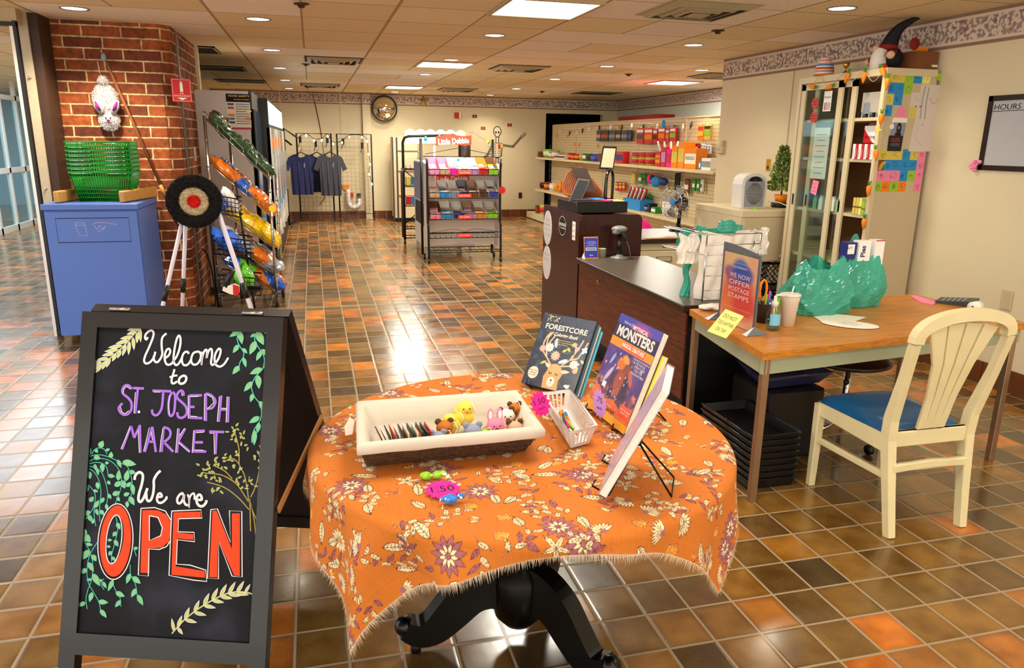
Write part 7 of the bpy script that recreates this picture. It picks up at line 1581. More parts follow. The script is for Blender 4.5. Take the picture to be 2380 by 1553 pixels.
for j in range(3):
    for k in range(2):shelf_item(1462+16*j,1474+16*j,(367,352)[k],ZU+.105*k,'paper_yellow' if k==0 else 'felt_tan','noodle_cup','%s noodle cup with red label, %s column of the little stack'%(('lower','upper')[k],('left','middle','right')[j]),'can','stacked noodle cups','can','ciga_red')
CA=[(1522,1534,352,'ciga_red','felt_orange','red candy box at the left of the bright candy cluster'),(1535,1546,342,'ciga_red','lilac','red and violet candy box in the bright candy cluster'),(1547,1558,346,'hot_pink','ciga_red','pink and red candy box beside the orange displays'),(1559,1573,340,'paper_orange','paper_yellow','yellow and orange candy display box, left of two'),(1574,1589,330,'orange_plastic','paper_yellow','tall orange candy display box with open top'),(1590,1617,345,'paper_orange','white','wide orange candy bag box with white lettering'),(1624,1629,374,'paper_blue','white','small blue tube on the upper shelf'),(1630,1652,368,'box_white','spine_grey','white box with grey circle at the near end of the upper shelf')]
for(a,c,pt,m_,bd,lb)in CA:shelf_item(a,c,pt,ZU,m_,'candy_box',lb,'candy box','candy boxes on the upper shelf','box',bd,dx=.16,txt={1590:'REESES',1522:'DOTS'}.get(a),tc='ink')
for k in range(7):a=1536+5*k;p=PX(a,365,4.98);one('candy_stick','long %s candy stick in the fanned cluster, %s from the left'%(('white','red')[k%2],ORD[k]),'candy',lambda b:b.tube([(5.0,p[1],ZU+.12),(4.97,p[1]-.12*(k-3)/3,ZU+.36)],.013,'ciga_red' if k%2 else 'white',6),'candy sticks')
def hang(px0,px1,py0,py1,m,nm,lb,cat,grp=None,band=None,x=5.12,dx=.03,ball=False,tone=None):
    y1=PX(px0,py0,x)[1];y0=PX(px1,py0,x)[1];zt=PX(px0,py0,x)[2];zb=PX(px0,py1,x)[2];ym=(y0+y1)/2;o_=thing(nm,lb,cat,(x,ym,zb),grp)
    if ball:part('pouch',o_,lambda b:b.ball((x,ym,(zt+zb)/2),(.06,(y1-y0)/2,(zt-zb)/2),m,16,10))
    else:part('pack',o_,lambda b:b.box(x,y0+.006,zb,x+dx,y1-.006,zt,m,.006));
    if band and not ball:part('label',o_,lambda b:(b.box(x-.003,y0+.015,zb+(zt-zb)*.30,x,y1-.015,zb+(zt-zb)*.6,band),b.box(x-.003,y0+.015,zb+(zt-zb)*.72,x,y1-.015,zb+(zt-zb)*.9,tone)if tone else 0))
    part('peg_hook',o_,lambda b:b.cyl((x-.03,ym,zt+.012),(PXB,ym,zt+.012),.003,'chrome',6))
for k,(a,c)in enumerate(((1386,1396),(1397,1414),(1415,1430),(1431,1443),(1444,1458),(1459,1468))):hang(a,c,303,328,'calc_grey' if k%2==0 else 'black','jerky_pack','dark %s jerky pack on the upper pegs, %s from the far end'%(('silver','black')[k%2],ORD[k]),'snack pack','dark packs on the upper pegs',('felt_tan','ciga_red','felt_grey','felt_tan','felt_grey','sign_blue')[k])
for k,(a,c,y0_,y1_,m2)in enumerate(((1480,1496,298,334,'calc_grey'),(1498,1517,298,335,'felt_orange'),(1518,1528,300,334,'felt_dark'),(1530,1546,296,332,'paper_orange'),(1547,1556,300,330,'felt_orange'),(1557,1571,296,330,'felt_lime'))):hang(a,c,y0_,y1_,'ciga_red','candy_bag','red candy bag with %s label on the upper pegs, %s from the far end'%(('grey','orange','brown','amber','orange','lime')[k],ORD[k]),'candy bag','red bags on the upper pegs',m2,tone='white')
hang(1622,1636,292,326,'paper_orange','crayon_box','orange and yellow crayon box hanging on the near pegs','crayon box','crayon boxes','paper_yellow',tone='red');hang(1637,1653,290,324,'paper_yellow','crayon_box','yellow and green crayon box hanging on the near pegs','crayon box','crayon boxes','felt_lime',tone='black')
for k in range(4):hang(1629+6*k,1634+6*k,335+k,357,'box_white','toothbrush_pack','white and blue toothbrush pack hanging on the near pegs, %s from the left'%ORD[k],'toothbrush','toothbrush packs','paper_blue',tone='paper_blue')
hang(1609,1623,333,352,'ciga_red','lollipop_pack','red and white swirl candy pack on the near pegs','candy',None,'white')
hang(1467,1475,402,425,'paper_yellow','small_pack','yellow pack hanging under the upper shelf','pack');hang(1484,1492,403,427,'carrot_top','small_pack','left green pack hanging under the upper shelf','pack',None,'white');hang(1493,1500,403,427,'carrot_top','small_pack','right green pack hanging under the upper shelf','pack',None,'felt_dark')
for k,(a,c,y0_,y1_,m2,nm)in enumerate(((1508,1521,404,427,'hot_pink','pink'),(1513,1526,406,420,'black','black'),(1516,1534,409,434,'paper_blue','sky blue'),(1535,1551,412,431,'box_navy','navy'))):hang(a,c,y0_,y1_,m2,'knit_hat',nm+' knitted hat hanging under the upper shelf','hat','knitted hats',ball=True,x=5.1-.01*k)
for k in range(3):hang(1568+4*k,1571+4*k,402,442,'black','comb','dark comb hanging under the upper shelf, %s from the left'%ORD[k],'comb','combs')
hang(1591,1602,415,450,'card_brown','brown_pack','brown pack hanging above the desk fan','pack',None,'white');hang(1609,1617,415,444,'carrot_top','tube_pack','left green and white tube pack on the near lower pegs','pack','tube packs','white');hang(1620,1627,416,445,'carrot_top','tube_pack','middle green and white tube pack on the near lower pegs','pack','tube packs','white');hang(1628,1634,416,445,'box_white','tube_pack','white tube pack nearest the wall corner','pack','tube packs','carrot_top')
for k in range(3):hang(1430+8*k,1437+8*k,423,443,'ciga_red','seasoning_pack','red and yellow pack, %s of three above the candy canes'%ORD[k],'pack','red and yellow packs','paper_yellow',tone='paper_yellow')
hang(1478,1495,434,452,'paper_blue','blue_pack','light blue pack above the candy canes','pack',None,'white');hang(1497,1511,448,466,'carrot_top','battery_pack','dark green pack right of the candy canes','pack',None,'black')
LO=[(1252,1259,424,'ciga_red','can','black','red jar at the far end of the lower shelf'),(1260,1271,424,'card_brown','can','felt_orange','brown jar beside the red one on the lower shelf'),(1272,1284,427,'box_white','can','box_white','white paper cup on the lower shelf'),(1285,1292,430,'paper_yellow','can','paper_orange','yellow jar on the lower shelf'),(1293,1302,420,'felt_orange','bag','red','orange candy bag on the lower shelf'),(1303,1318,422,'ciga_red','bag','box_white','red and white chip bag on the lower shelf'),(1319,1336,424,'ciga_red','bag','felt_grey','red chip bag behind the register screen'),
      (1500,1508,478,'black','can','felt_grey','small dark bottle on the lower shelf'),(1510,1517,474,'black','box','box_navy','small black box on the lower shelf'),(1486,1496,481,'box_white','box','box_white','small white box left of the green one'),(1519,1530,483,'carrot_top','box','white','small green and white box on the lower shelf'),(1543,1549,466,'box_white','can','white','tall white bottle, left of two before the fan'),(1551,1557,466,'box_white','can','white','tall white bottle, right of two before the fan'),(1560,1567,468,'spine_grey','can','white','grey bottle behind the fan cage')]
for(a,c,pt,m_,kd,bd,lb)in LO:shelf_item(a,c,pt,ZL,m_,{'can':'bottle','box':'carton_box','bag':'snack_bag'}[kd],lb,{'can':'bottle','box':'box','bag':'snack bag'}[kd],'groceries on the lower shelf',kd,bd)
t=thing('candy_cane_box','light blue open box of wrapped candy canes on the lower shelf','candy box',(4.95,11.5,ZL));y1=PX(1450,480,4.9)[1];y0=PX(1490,480,4.9)[1]
part('tray',t,lambda b:b.box(4.88,y0,ZL+.001,5.1,y1,ZL+.16,'paper_blue'))
for k in range(9):yy=y0+(y1-y0)*(k+.5)/9;part('candy_cane',t,lambda b:b.tube([(4.94,yy,ZL+.14),(4.96,yy-.06,ZL+.28),(4.95,yy-.10,ZL+.33),(4.93,yy-.15,ZL+.30)],.014,'white' if k%2 else 'red',6))
for(a,c,m2,lb)in((1253,1260,'paper_yellow','yellow bottle with red cap on the base deck'),(1246,1251,'card_brown','brown box on the base deck')):shelf_item(a,c,478,.141,m2,'bottle' if 'bottle' in lb else 'carton_box',lb,'bottle' if 'bottle' in lb else 'box',None,'can' if 'bottle' in lb else 'box','red',x=4.70)
o_=one('red_tray','long dark red patterned garland box on top of the pegboard','decoration',lambda b:b.box(5.22,11.0,2.031,5.5,12.6,2.10,'gnome_red'))
for k,(px,py)in enumerate(((1294,316),(1319,317),(1336,336),(1346,338),(1390,340),(1440,296))):p=PX(px,py,PXB-.002);one('price_tag','orange fluorescent price tag on the pegboard, %s from the far end'%ORD[k],'price tag',lambda b:b.box(PXB-.003,p[1]-.05,p[2]-.03,PXB-.001,p[1]+.05,p[2]+.04,'felt_orange'),'orange price tags')
one('round_tag','round light blue tag above the red candy bags','price tag',lambda b:b.lathe((5.08,PX(1542,288,5.08)[1],PX(1542,288,5.08)[2]),[(0,0),(.06,0),(.06,.004),(0,.004)],'paper_blue',20,'x'))
gl=thing('clip_garland','string of small curled paper clips along the top of the pegboard','garland',(5.16,13.5,1.9));GP=[tuple(PX(px,py,5.16))for px,py in((1290,296),(1320,304),(1345,302),(1365,295),(1400,291),(1440,290),(1475,287),(1520,288),(1575,290),(1600,284),(1650,274))]
part('string',gl,lambda b:b.tube(smooth3(GP),.004,'twine',5))
for k in range(14):
    p=Vector(smooth3(GP)[3+4*k]);part('curl',gl,lambda b:b.tube([tuple(p),(p.x-.01,p.y-.02,p.z-.05),(p.x-.01,p.y+.01,p.z-.10)],[.012,.02,.006],'calc_grey' if k%2 else 'white',6))
# ================================================================ SNACK RACK (foreground of the aisle) AND THE THINGS BEHIND IT
mat('rack_black','#0C0C0E',0.35,var=0,metal=.2);mat('banner_red','#F0402A',0.4,var=0.02);mat('tray_white','#ECE4E0',0.6,var=0.02)
r0,r1,f0,f1=1.49,2.51,10.16,10.56
t=thing('snack_rack','black rolling wire rack of snack cake cartons with a red banner','rack',(2.0,10.36,0))
for x in(r0,r1):
    part('front_post',t,lambda b:b.tube(smooth3([(x,f0-.02,.07),(x,f0,.5),(x,f0+.04,.62),(x,f0+.04,1.42)]),.016,'rack_black',8));part('rear_post',t,lambda b:b.tube([(x-.03,f1,.07),(x-.03,f1,1.68)],.018,'rack_black',8))
    part('side_panel',t,lambda b:b.box(x-.004,f0+.05,.2,x+.004,f1-.02,1.35,'tray_white'))
    for y in(f0-.02,f1):part('caster',t,lambda b:(b.cyl((x-.012,y,.036),(x+.012,y,.036),.036,'black_gloss',18),b.box(x-.016,y-.01,.036,x+.016,y+.01,.08,'black')))
part('back_panel',t,lambda b:b.box(r0,f1-.05,.2,r1,f1-.045,1.30,'tray_white'))
SZ=[1.20,.89,.60,.345,.145]
for k,z in enumerate(SZ):
    s2=part('wire_shelf',t,lambda b:([b.tube([(r0,y,z+dz_),(r1,y,z+dz_)],.006,'rack_black',6)for y,dz_ in((f0+.02,0),(f0+.02,.075 if k<4 else.03),(f1-.06,.08 if k<3 else.03))],[b.tube([(r0+.03+i*(r1-r0-.06)/13,f0+.02,z+(.075 if k<4 else.03)),(r0+.03+i*(r1-r0-.06)/13,f0+.02,z),(r0+.03+i*(r1-r0-.06)/13,f1-.06,z+(.08 if k<3 else.03))],.003,'rack_black',5)for i in range(14)]))
    if k<4:part('wave_wire',s2,lambda b:b.tube(smooth3([(r0+.02,f0+.015,z+.075),(1.8,f0+.015,z+.12),(1.93,f0+.015,z+.11),(2.0,f0+.015,z+.08),(2.07,f0+.015,z+.11),(2.2,f0+.015,z+.12),(r1-.02,f0+.015,z+.075)]),.003,'rack_black',5));l2=part('shelf_label',s2,lambda b:b.box(1.91,f0+.002,z+.01,2.09,f0+.008,z+.06,'banner_red'));part('lettering',l2,lambda b:b.text('Little Debbie',2.0,z+.028,.02,((0,f0+.002,0),(1,0,0),(0,0,1),(0,-1,0)),.001,'white',width=.15,rot=0))
def wave(x0,x1,zc,h,n=24):return[(x0+(x1-x0)*i/n,zc-h/2+.016*math.sin(2*PI*i/n-.5)+.028*i/n)for i in range(n+1)]+[(x0+(x1-x0)*i/n,zc+h/2+.016*math.sin(2*PI*i/n-.5)+.028*i/n)for i in range(n,-1,-1)]
for nm,x0,x1,zc,y in(('header_banner',1.655,2.155,1.65,f1-.10),('lower_banner',1.655,2.13,1.135,f1-.07)):
    bn=part(nm,t,lambda b:b.prism(wave(x0,x1,zc,.125),((0,y,0),(1,0,0),(0,0,1),(0,-1,0)),0,.004,'banner_red'));part('banner_lettering',bn,lambda b:b.text('Little Debbie',(x0+x1)/2,zc-.035,.075,((0,y,0),(1,0,0),(0,0,1),(0,-1,0)),.006,'white',width=.43,bold=.03,rot=.06))
for s in(-1,1):part('top_arch',t,lambda b:b.tube(smooth3([(2.0,f1,1.66),(2.0+s*.03,f1,1.72),(2.0+s*.18,f1,1.77),(2.0+s*.32,f1,1.70),(2.0+s*.44,f1,1.63)]),.003,'chrome',5));part('cross_wire',t,lambda b:b.tube([(2.0+s*.0,f1,1.56),(2.0+s*.48,f1,1.47)],.004,'rack_black',5))
part('top_bar',t,lambda b:b.tube([(r0,f1,1.44),(r1-.03,f1,1.44)],.006,'rack_black',6))
for(x,z,m2,nm)in((1.53,1.63,'paper_blue','blue'),(2.42,1.60,'paper_green','pale green')):one('bird_ornament',nm+' little bird ornament on top of the snack rack','ornament',lambda b:(b.ball((x,f1,z+.05),(.024,.02,.034),m2,12,8),b.cyl((x,f1,z-.04),(x,f1,z+.03),.003,'chrome',5)))
BX=[[('felt_pink','soft_pink','pink rosette'),('felt_pink','felt_tan','pale pink'),('white','hot_pink','white and magenta'),('white','felt_tan','white curved'),('white','lilac','white and violet'),('felt_orange','red','coral striped'),('card_brown','felt_lime','brown and green')],
      [('tray_white','felt_tan','cream'),('white','paper_blue','small white and blue'),('white','felt_grey','silver grey'),('spine_grey','box_navy','grey and navy'),('felt_tan','card_brown','tan and brown'),('white','felt_dark','white and chocolate'),('white','sign_blue','white and blue swirl')],
      [('card_brown','felt_pink','brown and pink'),('white','paper_blue','white and sky blue'),('white','box_navy','white and navy'),('felt_tan','lilac','tan and violet'),('white','felt_orange','tall white and orange'),('tray_white','felt_lime','cream and green')]]
for k,row in enumerate(BX):
    n_=len(row);wbx=(r1-r0-.06)/n_;z=SZ[k]+.012
    for i,(m1,m2,nm)in enumerate(row):
        x=r0+.03+wbx*i;rn=random.Random(k*10+i);o_=thing('snack_carton','%s snack cake carton on the %s shelf of the snack rack'%(nm,('top','second','third')[k]),'snack box',(x+wbx/2,f0+.2,z),'snack cartons on the rack')
        part('carton',o_,lambda b:(b.box(x+.006,f0+.035,z,x+wbx-.006,f0+.04,z+.075,m2),b.add([(x+.006,f0+.04,z),(x+wbx-.006,f0+.04,z),(x+wbx-.006,f1-.08,z+.10),(x+.006,f1-.08,z+.10)],[(0,1,2,3)],m1),b.box(x+.006,f1-.085,z+.08,x+wbx-.006,f1-.08,z+.22,m1),[b.add([(X_,f0+.04,z),(X_,f0+.04,z+.075),(X_,f1-.08,z+.21),(X_,f1-.08,z+.1)],[(0,1,2,3)],m1)for X_ in(x+.006,x+wbx-.006)]))
        part('wrapped_cake',o_,lambda b:[b.obox((x+wbx*.5+rn.uniform(-.01,.01),f0+.09+.06*j,z+.045+.022*j),(wbx*.75,.05,.025),(m2,'felt_tan','white')[(i+j)%3],rz=rn.uniform(-.15,.15),rx=.35,bev=.006)for j in range(4)])
one('price_tag','red starburst tag on the right post of the snack rack','price tag',lambda b:b.star(0,0,.055,.045,9,((r1+.01,f0-.025,1.0),(1,0,0),(0,0,1),(0,-1,0)),0,'red'));one('snowflake_clip','small blue snowflake ornament on the top shelf of the snack rack','ornament',lambda b:b.star(0,0,.035,.015,6,((1.93,f0+.1,1.40),(1,0,0),(0,0,1),(0,-1,0)),0,'paper_blue'))
# white drinks cooler behind the rack, second black rack, cream cabinet
t=thing('drinks_cooler','low white open cooler with blue side behind the snack rack','cooler',(1.9,11.2,0))
part('body',t,lambda b:b.box(1.52,10.72,.14,2.26,11.8,1.36,'white'));part('side_panel',t,lambda b:b.box(1.515,10.74,.8,1.52,11.78,1.34,'felt_grey'));part('vent_grille',t,lambda b:[b.box(1.513,10.8+.09*k,.45,1.516,10.86+.09*k,.78,'calc_grey')for k in range(10)]);part('glass_top',t,lambda b:b.box(1.54,10.74,1.36,2.24,11.78,1.40,'glass'))
for x in(1.55,2.2):
    for y in(10.76,11.74):part('leg',t,lambda b:b.box(x-.02,y-.02,0,x+.02,y+.02,.14,'white_metal'))
q0,q1,h0=1.40,2.32,12.2;t=thing('rolling_rack','tall black rolling rack with rounded top behind the snack rack','rack',(1.86,h0+.2,0))
part('hoop_frame',t,lambda b:b.tube([(q0,h0,.08),(q0,h0,1.62),(q0+.03,h0,1.69),(q0+.09,h0,1.715),(q1-.09,h0,1.74),(q1-.03,h0,1.71),(q1,h0,1.64),(q1,h0,.08)],.022,'rack_black',10));part('side_bar',t,lambda b:b.tube([(q0-.03,h0-.02,.12),(q0-.03,h0-.02,1.15),(q0+.0,h0-.02,1.22)],.02,'bronze',8))
for k,z in enumerate((.25,.62,.93,1.2,.10)):part('wire_shelf',t,lambda b:([b.tube([(q0,y,z),(q1,y,z)],.009,'rack_black',6)for y in(h0,h0+.35)],[b.tube([(q0+.04+.07*i,h0,z+(.07 if k in(0,3)else 0)),(q0+.04+.07*i,h0,z),(q0+.04+.07*i,h0+.35,z)],.004,'rack_black',5)for i in range(13)]))
part('brace',t,lambda b:b.tube([(q0,h0,.33),(q0+.35,h0,.62)],.009,'rack_black',6));part('brace',t,lambda b:b.tube([(q0,h0,1.2),(q0+.3,h0,.95)],.009,'rack_black',6))
for x in(q0,q1):part('caster',t,lambda b:b.cyl((x-.015,h0,.042),(x+.015,h0,.042),.042,'black_gloss',16))
for(x,z,m2,lb)in((1.42,.94,'paper_yellow','rainbow patterned box on the rolling rack'),(1.42,.63,'ciga_red','red box on the rolling rack')):one('carton_box',lb,'box',lambda b:(b.box(x+.03,h0+.03,z+.01,x+.27,h0+.2,z+.14,m2),b.box(x+.1,h0+.028,z+.02,x+.18,h0+.03,z+.13,'paper_blue')),'boxes on the rolling rack')
t=thing('display_cabinet','narrow cream cabinet with mirrored edge posts against the back wall','cabinet',(1.75,15.9,0));part('body',t,lambda b:b.box(1.60,15.7,.08,2.10,16.2,1.72,'cab_cream'))
for x in(1.575,1.66):part('edge_post',t,lambda b:b.box(x,15.66,.05,x+.03,15.69,1.71,'bronze'))
for z in(.55,1.05,1.45):part('shelf',t,lambda b:b.box(1.7,15.66,z,2.1,15.7,z+.02,'cab_cream'))
part('plinth',t,lambda b:b.box(1.62,15.72,0,2.08,16.15,.08,'black'))
one('paper_cloud','white scalloped cloud cutout standing above the rolling rack','decoration',lambda b:b.prism([(0,0),(1.2,0),(1.2,.12)]+[(1.2-1.2*(k/30),.22+.05*abs(math.sin(PI*k/5.0)))for k in range(31)]+[(0,.12)],((1.77,15.0,1.60),(1,0,0),(0,0,1),(0,-1,0)),0,.01,'white'))
one('cloud_stand','thin white post holding the cloud cutout','stand',lambda b:(b.cyl((2.35,15.03,.02),(2.35,15.03,1.7),.02,'white',8),b.box(2.2,14.9,0,2.5,15.15,.02,'white')))
one('amber_jar','tall amber glass cylinder lamp seen beside the red banner','jar',lambda b:(b.lathe((2.30,11.6,1.401),[(.06,0),(.075,.02),(.075,.26),(.06,.28),(0,.28)],'bronze',20)))
# wall decorations
W2=BY-.001;FWB=((0,W2,0),(1,0,0),(0,0,1),(0,-1,0));mat('bone','#E9DCC0',0.7,var=0.03);mat('mirror','#E8E4DC',0.03,metal=1,var=0)
def outl(nm,o_,P,m1='bone',d=.006):part(nm,o_,lambda b:(b.prism(P,FWB,.001,d,m1),b.stroke(P,.017,FWB,d+.001,'black',closed=True)))
sk=thing('skeleton_decoration','paper skeleton cutout with one arm raised on the back wall','decoration',(3.97,W2,0));K=3.98
def limb(nm,pts,w_):
    for a,c in zip(pts[:-1],pts[1:]):
        d_=Vector((c[0]-a[0],c[1]-a[1]));n_=Vector((-d_.y,d_.x)).normalized()*w_/2;e_=d_.normalized()*w_*.5
        outl(nm,sk,[(a[0]+n_.x*1.3,a[1]+n_.y*1.3),(a[0]+n_.x*.7+e_.x,a[1]+n_.y*.7+e_.y),(c[0]+n_.x*.7-e_.x,c[1]+n_.y*.7-e_.y),(c[0]+n_.x*1.3,c[1]+n_.y*1.3),(c[0]-n_.x*1.3,c[1]-n_.y*1.3),(c[0]-n_.x*.7-e_.x,c[1]-n_.y*.7-e_.y),(a[0]-n_.x*.7+e_.x,a[1]-n_.y*.7+e_.y),(a[0]-n_.x*1.3,a[1]-n_.y*1.3)])
outl('skull',sk,[(K+.085*math.cos(a)*(1 if math.sin(a)>-.3 else.72),1.86+.115*math.sin(a))for a in[2*PI*k/24 for k in range(24)]]);part('eye_socket',sk,lambda b:b.disc(K-.032,1.85,.022,FWB,.008,'black'));part('eye_socket',sk,lambda b:b.disc(K+.032,1.85,.022,FWB,.008,'black'));part('teeth',sk,lambda b:(b.rect(K-.035,1.765,K+.035,1.785,FWB,.008,'white'),b.stroke([(K-.04,1.775),(K+.04,1.775)],.004,FWB,.009,'black')))
outl('neck',sk,[(K-.03,1.62),(K+.03,1.62),(K+.03,1.75),(K-.03,1.75)]);outl('ribcage',sk,[(K-.11,1.62),(K+.11,1.62),(K+.10,1.35),(K+.02,1.3),(K-.02,1.3),(K-.10,1.35)]);part('rib_lines',sk,lambda b:[b.stroke([(K+s*.02,1.58-.038*k),(K+s*.08,1.59-.038*k),(K+s*.09,1.57-.038*k)],.01,FWB,.009,'black')for k in range(7)for s in(-1,1)])
outl('spine',sk,[(K-.025,1.15),(K+.025,1.15),(K+.025,1.32),(K-.025,1.32)]);outl('pelvis',sk,[(K-.11,1.18),(K,1.13),(K+.11,1.18),(K+.09,1.04),(K+.03,1.0),(K-.03,1.0),(K-.09,1.04)])
limb('arm_bone',[(K+.12,1.58),(K+.36,1.55),(K+.55,1.76)],.035);limb('arm_bone',[(K-.12,1.56),(K-.22,1.36),(K-.40,1.24)],.035);limb('leg_bone',[(K+.07,1.05),(K+.06,.6),(K+.05,.12)],.045);limb('leg_bone',[(K-.07,1.05),(K-.05,.6),(K-.05,.12)],.045);limb('finger',[(K+.55,1.76),(K+.64,1.83)],.05)
part('heart_badge',sk,lambda b:(b.rect(K+.02,1.50,K+.07,1.6,FWB,.011,'red'),b.rect(K+.07,1.52,K+.13,1.6,FWB,.011,'paper_yellow')))
for k,(x,z)in enumerate(((3.47,2.18),(4.26,2.01),(3.66,1.93))):one('butterfly_decal','red brown paper butterfly on the back wall, '+('highest','nearest the raised skeleton hand','lowest, left of the skull')[k],'butterfly',lambda b:[b.disc(x+s*.028,z+dz_,.026,FWB,.004,'gnome_red' if k<2 else 'card_brown',r2=.018)for s in(-1,1)for dz_ in(.018,-.016)],'paper butterflies on the back wall')
t=thing('fire_alarm','red fire alarm strobe box on the back wall','fire alarm',(3.09,W2,2.13));part('housing',t,lambda b:b.box(3.02,W2-.05,2.13,3.12,W2,2.25,'red',.006));part('strobe',t,lambda b:b.box(3.12,W2-.05,2.13,3.16,W2,2.25,'white',.006))
one('wooden_star','brown twig star hanging on the wall border','star',lambda b:[b.stroke([(2.347+.115*math.cos(PI/2+4*PI*k/5),2.46+.115*math.sin(PI/2+4*PI*k/5)),(2.347+.115*math.cos(PI/2+4*PI*(k+1)/5),2.46+.115*math.sin(PI/2+4*PI*(k+1)/5))],.018,FWB,.012+.003*k,'brass' if k%2 else 'card_brown')for k in range(5)])
one('wall_outlet','dark outlet plate low on the back wall','outlet',lambda b:(b.box(4.49,W2-.01,.41,4.57,W2,.54,'trim_brown',.003),b.box(4.51,W2-.012,.43,4.55,W2-.01,.46,'black'),b.box(4.51,W2-.012,.49,4.55,W2-.01,.52,'black')))
t=thing('convex_mirror','round convex security mirror high on the back wall','mirror',(1.51,16.35,2.04));part('rim',t,lambda b:b.tube([(1.51+.255*math.cos(a),16.33,2.29+.255*math.sin(a))for a in[2*PI*k/40 for k in range(40)]],.014,'black',8,closed=True));part('mirror_dome',t,lambda b:b.lathe((1.51,16.33,2.29),[(.25*math.sin(.1*k*1.0)/math.sin(1.0),-.14*(math.cos(.1*k)-math.cos(1.0))/(1-math.cos(1.0)))for k in range(11)],'mirror',40,'y'));part('bracket',t,lambda b:b.cyl((1.51,16.33,2.29),(1.51,16.5,2.29),.02,'black',8))
# wheeled grid panels with shirts and string lights
def grid_panel(x0,x1,y,nm):
    t=thing('grid_panel',nm,'display grid',((x0+x1)/2,y,0),'wheeled wire grid panels')
    part('frame',t,lambda b:b.tube([(x0,y,.15),(x0,y,1.76),(x1,y,1.76),(x1,y,.15)],.017,'rack_black',4,closed=True))
    part('wire_mesh',t,lambda b:([b.tube([(x0+(x1-x0)*k/8,y,.15),(x0+(x1-x0)*k/8,y,1.76)],.0035,'trim_beige',4)for k in range(1,8)],[b.tube([(x0,y,.15+1.61*k/19),(x1,y,.15+1.61*k/19)],.0035,'trim_beige',4)for k in range(1,19)]))
    for x in(x0,x1):part('caster',t,lambda b:(b.cyl((x-.012,y,.035),(x+.012,y,.035),.035,'black_gloss',14),b.box(x-.02,y-.02,.06,x+.02,y+.02,.15,'rack_black')))
grid_panel(-.29,.385,16.0,'left black framed wire grid panel holding t-shirts');grid_panel(.50,1.19,16.0,'right black framed wire grid panel with string lights')
t=thing('grid_panel','black garment panel seen edge on beside the refrigerators','display grid',(-.5,15.5,0));part('frame',t,lambda b:(b.tube([(-.50,15.1,0.03),(-.50,15.1,1.84),(-.31,15.95,1.70)],.02,'rack_black',6),b.tube([(-.50,15.1,.04),(-.40,15.9,.04)],.02,'rack_black',6)));part('arm',t,lambda b:b.tube([(-.52,15.1,1.66),(-.38,15.35,1.54)],.018,'rack_black',6))
def shirt(x,y,z,m,w_,h_,nm,seed):
    t=thing('t_shirt',nm,'t-shirt',(x,y,z-h_),'t-shirts on the grid panel');P=[(-.10,0),(-.16,-.02),(-.24,-.07),(-.33,-.30),(-.24,-.34),(-.215,-.24),(-.20,-h_),(.20,-h_),(.215,-.24),(.24,-.34),(.33,-.30),(.24,-.07),(.16,-.02),(.10,0),(.06,-.05),(0,-.07),(-.06,-.05)]
    P=[(a*w_/.5,c)for a,c in P];part('shirt_body',t,lambda b:(b.prism(P,((x,y,z),(1,0,0),(0,0,1),(0,-1,0)),-.05,0,m),[b.tube([(x+w_*s,y-.004,z-.15),(x+w_*s*1.02,y-.008,z-h_+.01)],.014,m,6)for s in(-.3,-.1,.13,.32)]))
    part('size_sticker',t,lambda b:(b.box(x+.05,y-.013,z-.26,x+.075,y-.011,z-.17,'white'),b.box(x+.05,y-.014,z-.20,x+.075,y-.012,z-.17,'soft_pink')))
    part('hanger',t,lambda b:(b.tube([(x-.09,y-.02,z-.01),(x,y-.02,z+.04),(x+.09,y-.02,z-.01)],.012,'black',6),b.tube([(x,y-.02,z+.04),(x+.01,y-.02,z+.08),(x+.03,y,z+.10)],.005,'black',6)))
mat('denim','#2E3566',0.9,var=0.15,nscale=5);mat('denim_dark','#1C2240',0.9,var=0.15);mat('char_cloth','#4A4A56',0.9,var=0.15,nscale=5)
shirt(-.22,15.78,1.36,'denim',.52,.80,'washed blue t-shirt, left one on the grid panel',1);shirt(.09,15.93,1.36,'denim_dark',.46,.76,'dark navy t-shirt hanging behind the two front ones',2);shirt(.34,15.72,1.37,'char_cloth',.50,.83,'charcoal grey t-shirt, right one on the grid panel',3)
t=thing('string_lights','string of white bulb lights looped over the grid panels','string lights',(.5,15.96,1.6));SLP=[(-.28,15.95,1.66),(-.1,15.95,1.76),(.05,15.95,1.66),(.2,15.95,1.67),(.32,15.95,1.75),(.42,15.95,1.60),(.6,15.95,1.63),(.75,15.95,1.74),(1.0,15.95,1.74),(1.1,15.95,1.66),(1.12,15.95,1.4),(1.15,15.95,1.2),(1.12,15.95,1.0),(1.17,15.95,.8)]
mat('bulb','#FFF8E8',emit=2.0);part('cable',t,lambda b:b.tube(smooth3(SLP,4),.006,'black',5))
for p in SLP[1:]:part('bulb',t,lambda b:b.ball((p[0],p[1]-.01,p[2]-.04),(.017,.017,.028),'bulb',10,7))
for q9,(x,z)in enumerate(((.62,1.55),(1.0,1.48),(-.22,1.58),(.08,1.5),(.31,1.58))):one('display_hook','black display hook '+('left on the right grid panel','right on the right grid panel','above the blue t-shirt','above the navy t-shirt','above the charcoal t-shirt')[q9],'hook',lambda b:(b.box(x-.025,15.95,z,x+.025,15.98,z+.12,'black'),b.tube([(x,15.96,z+.03),(x-.04,15.85,z-.08)],.008,'black',6)),'display hooks')
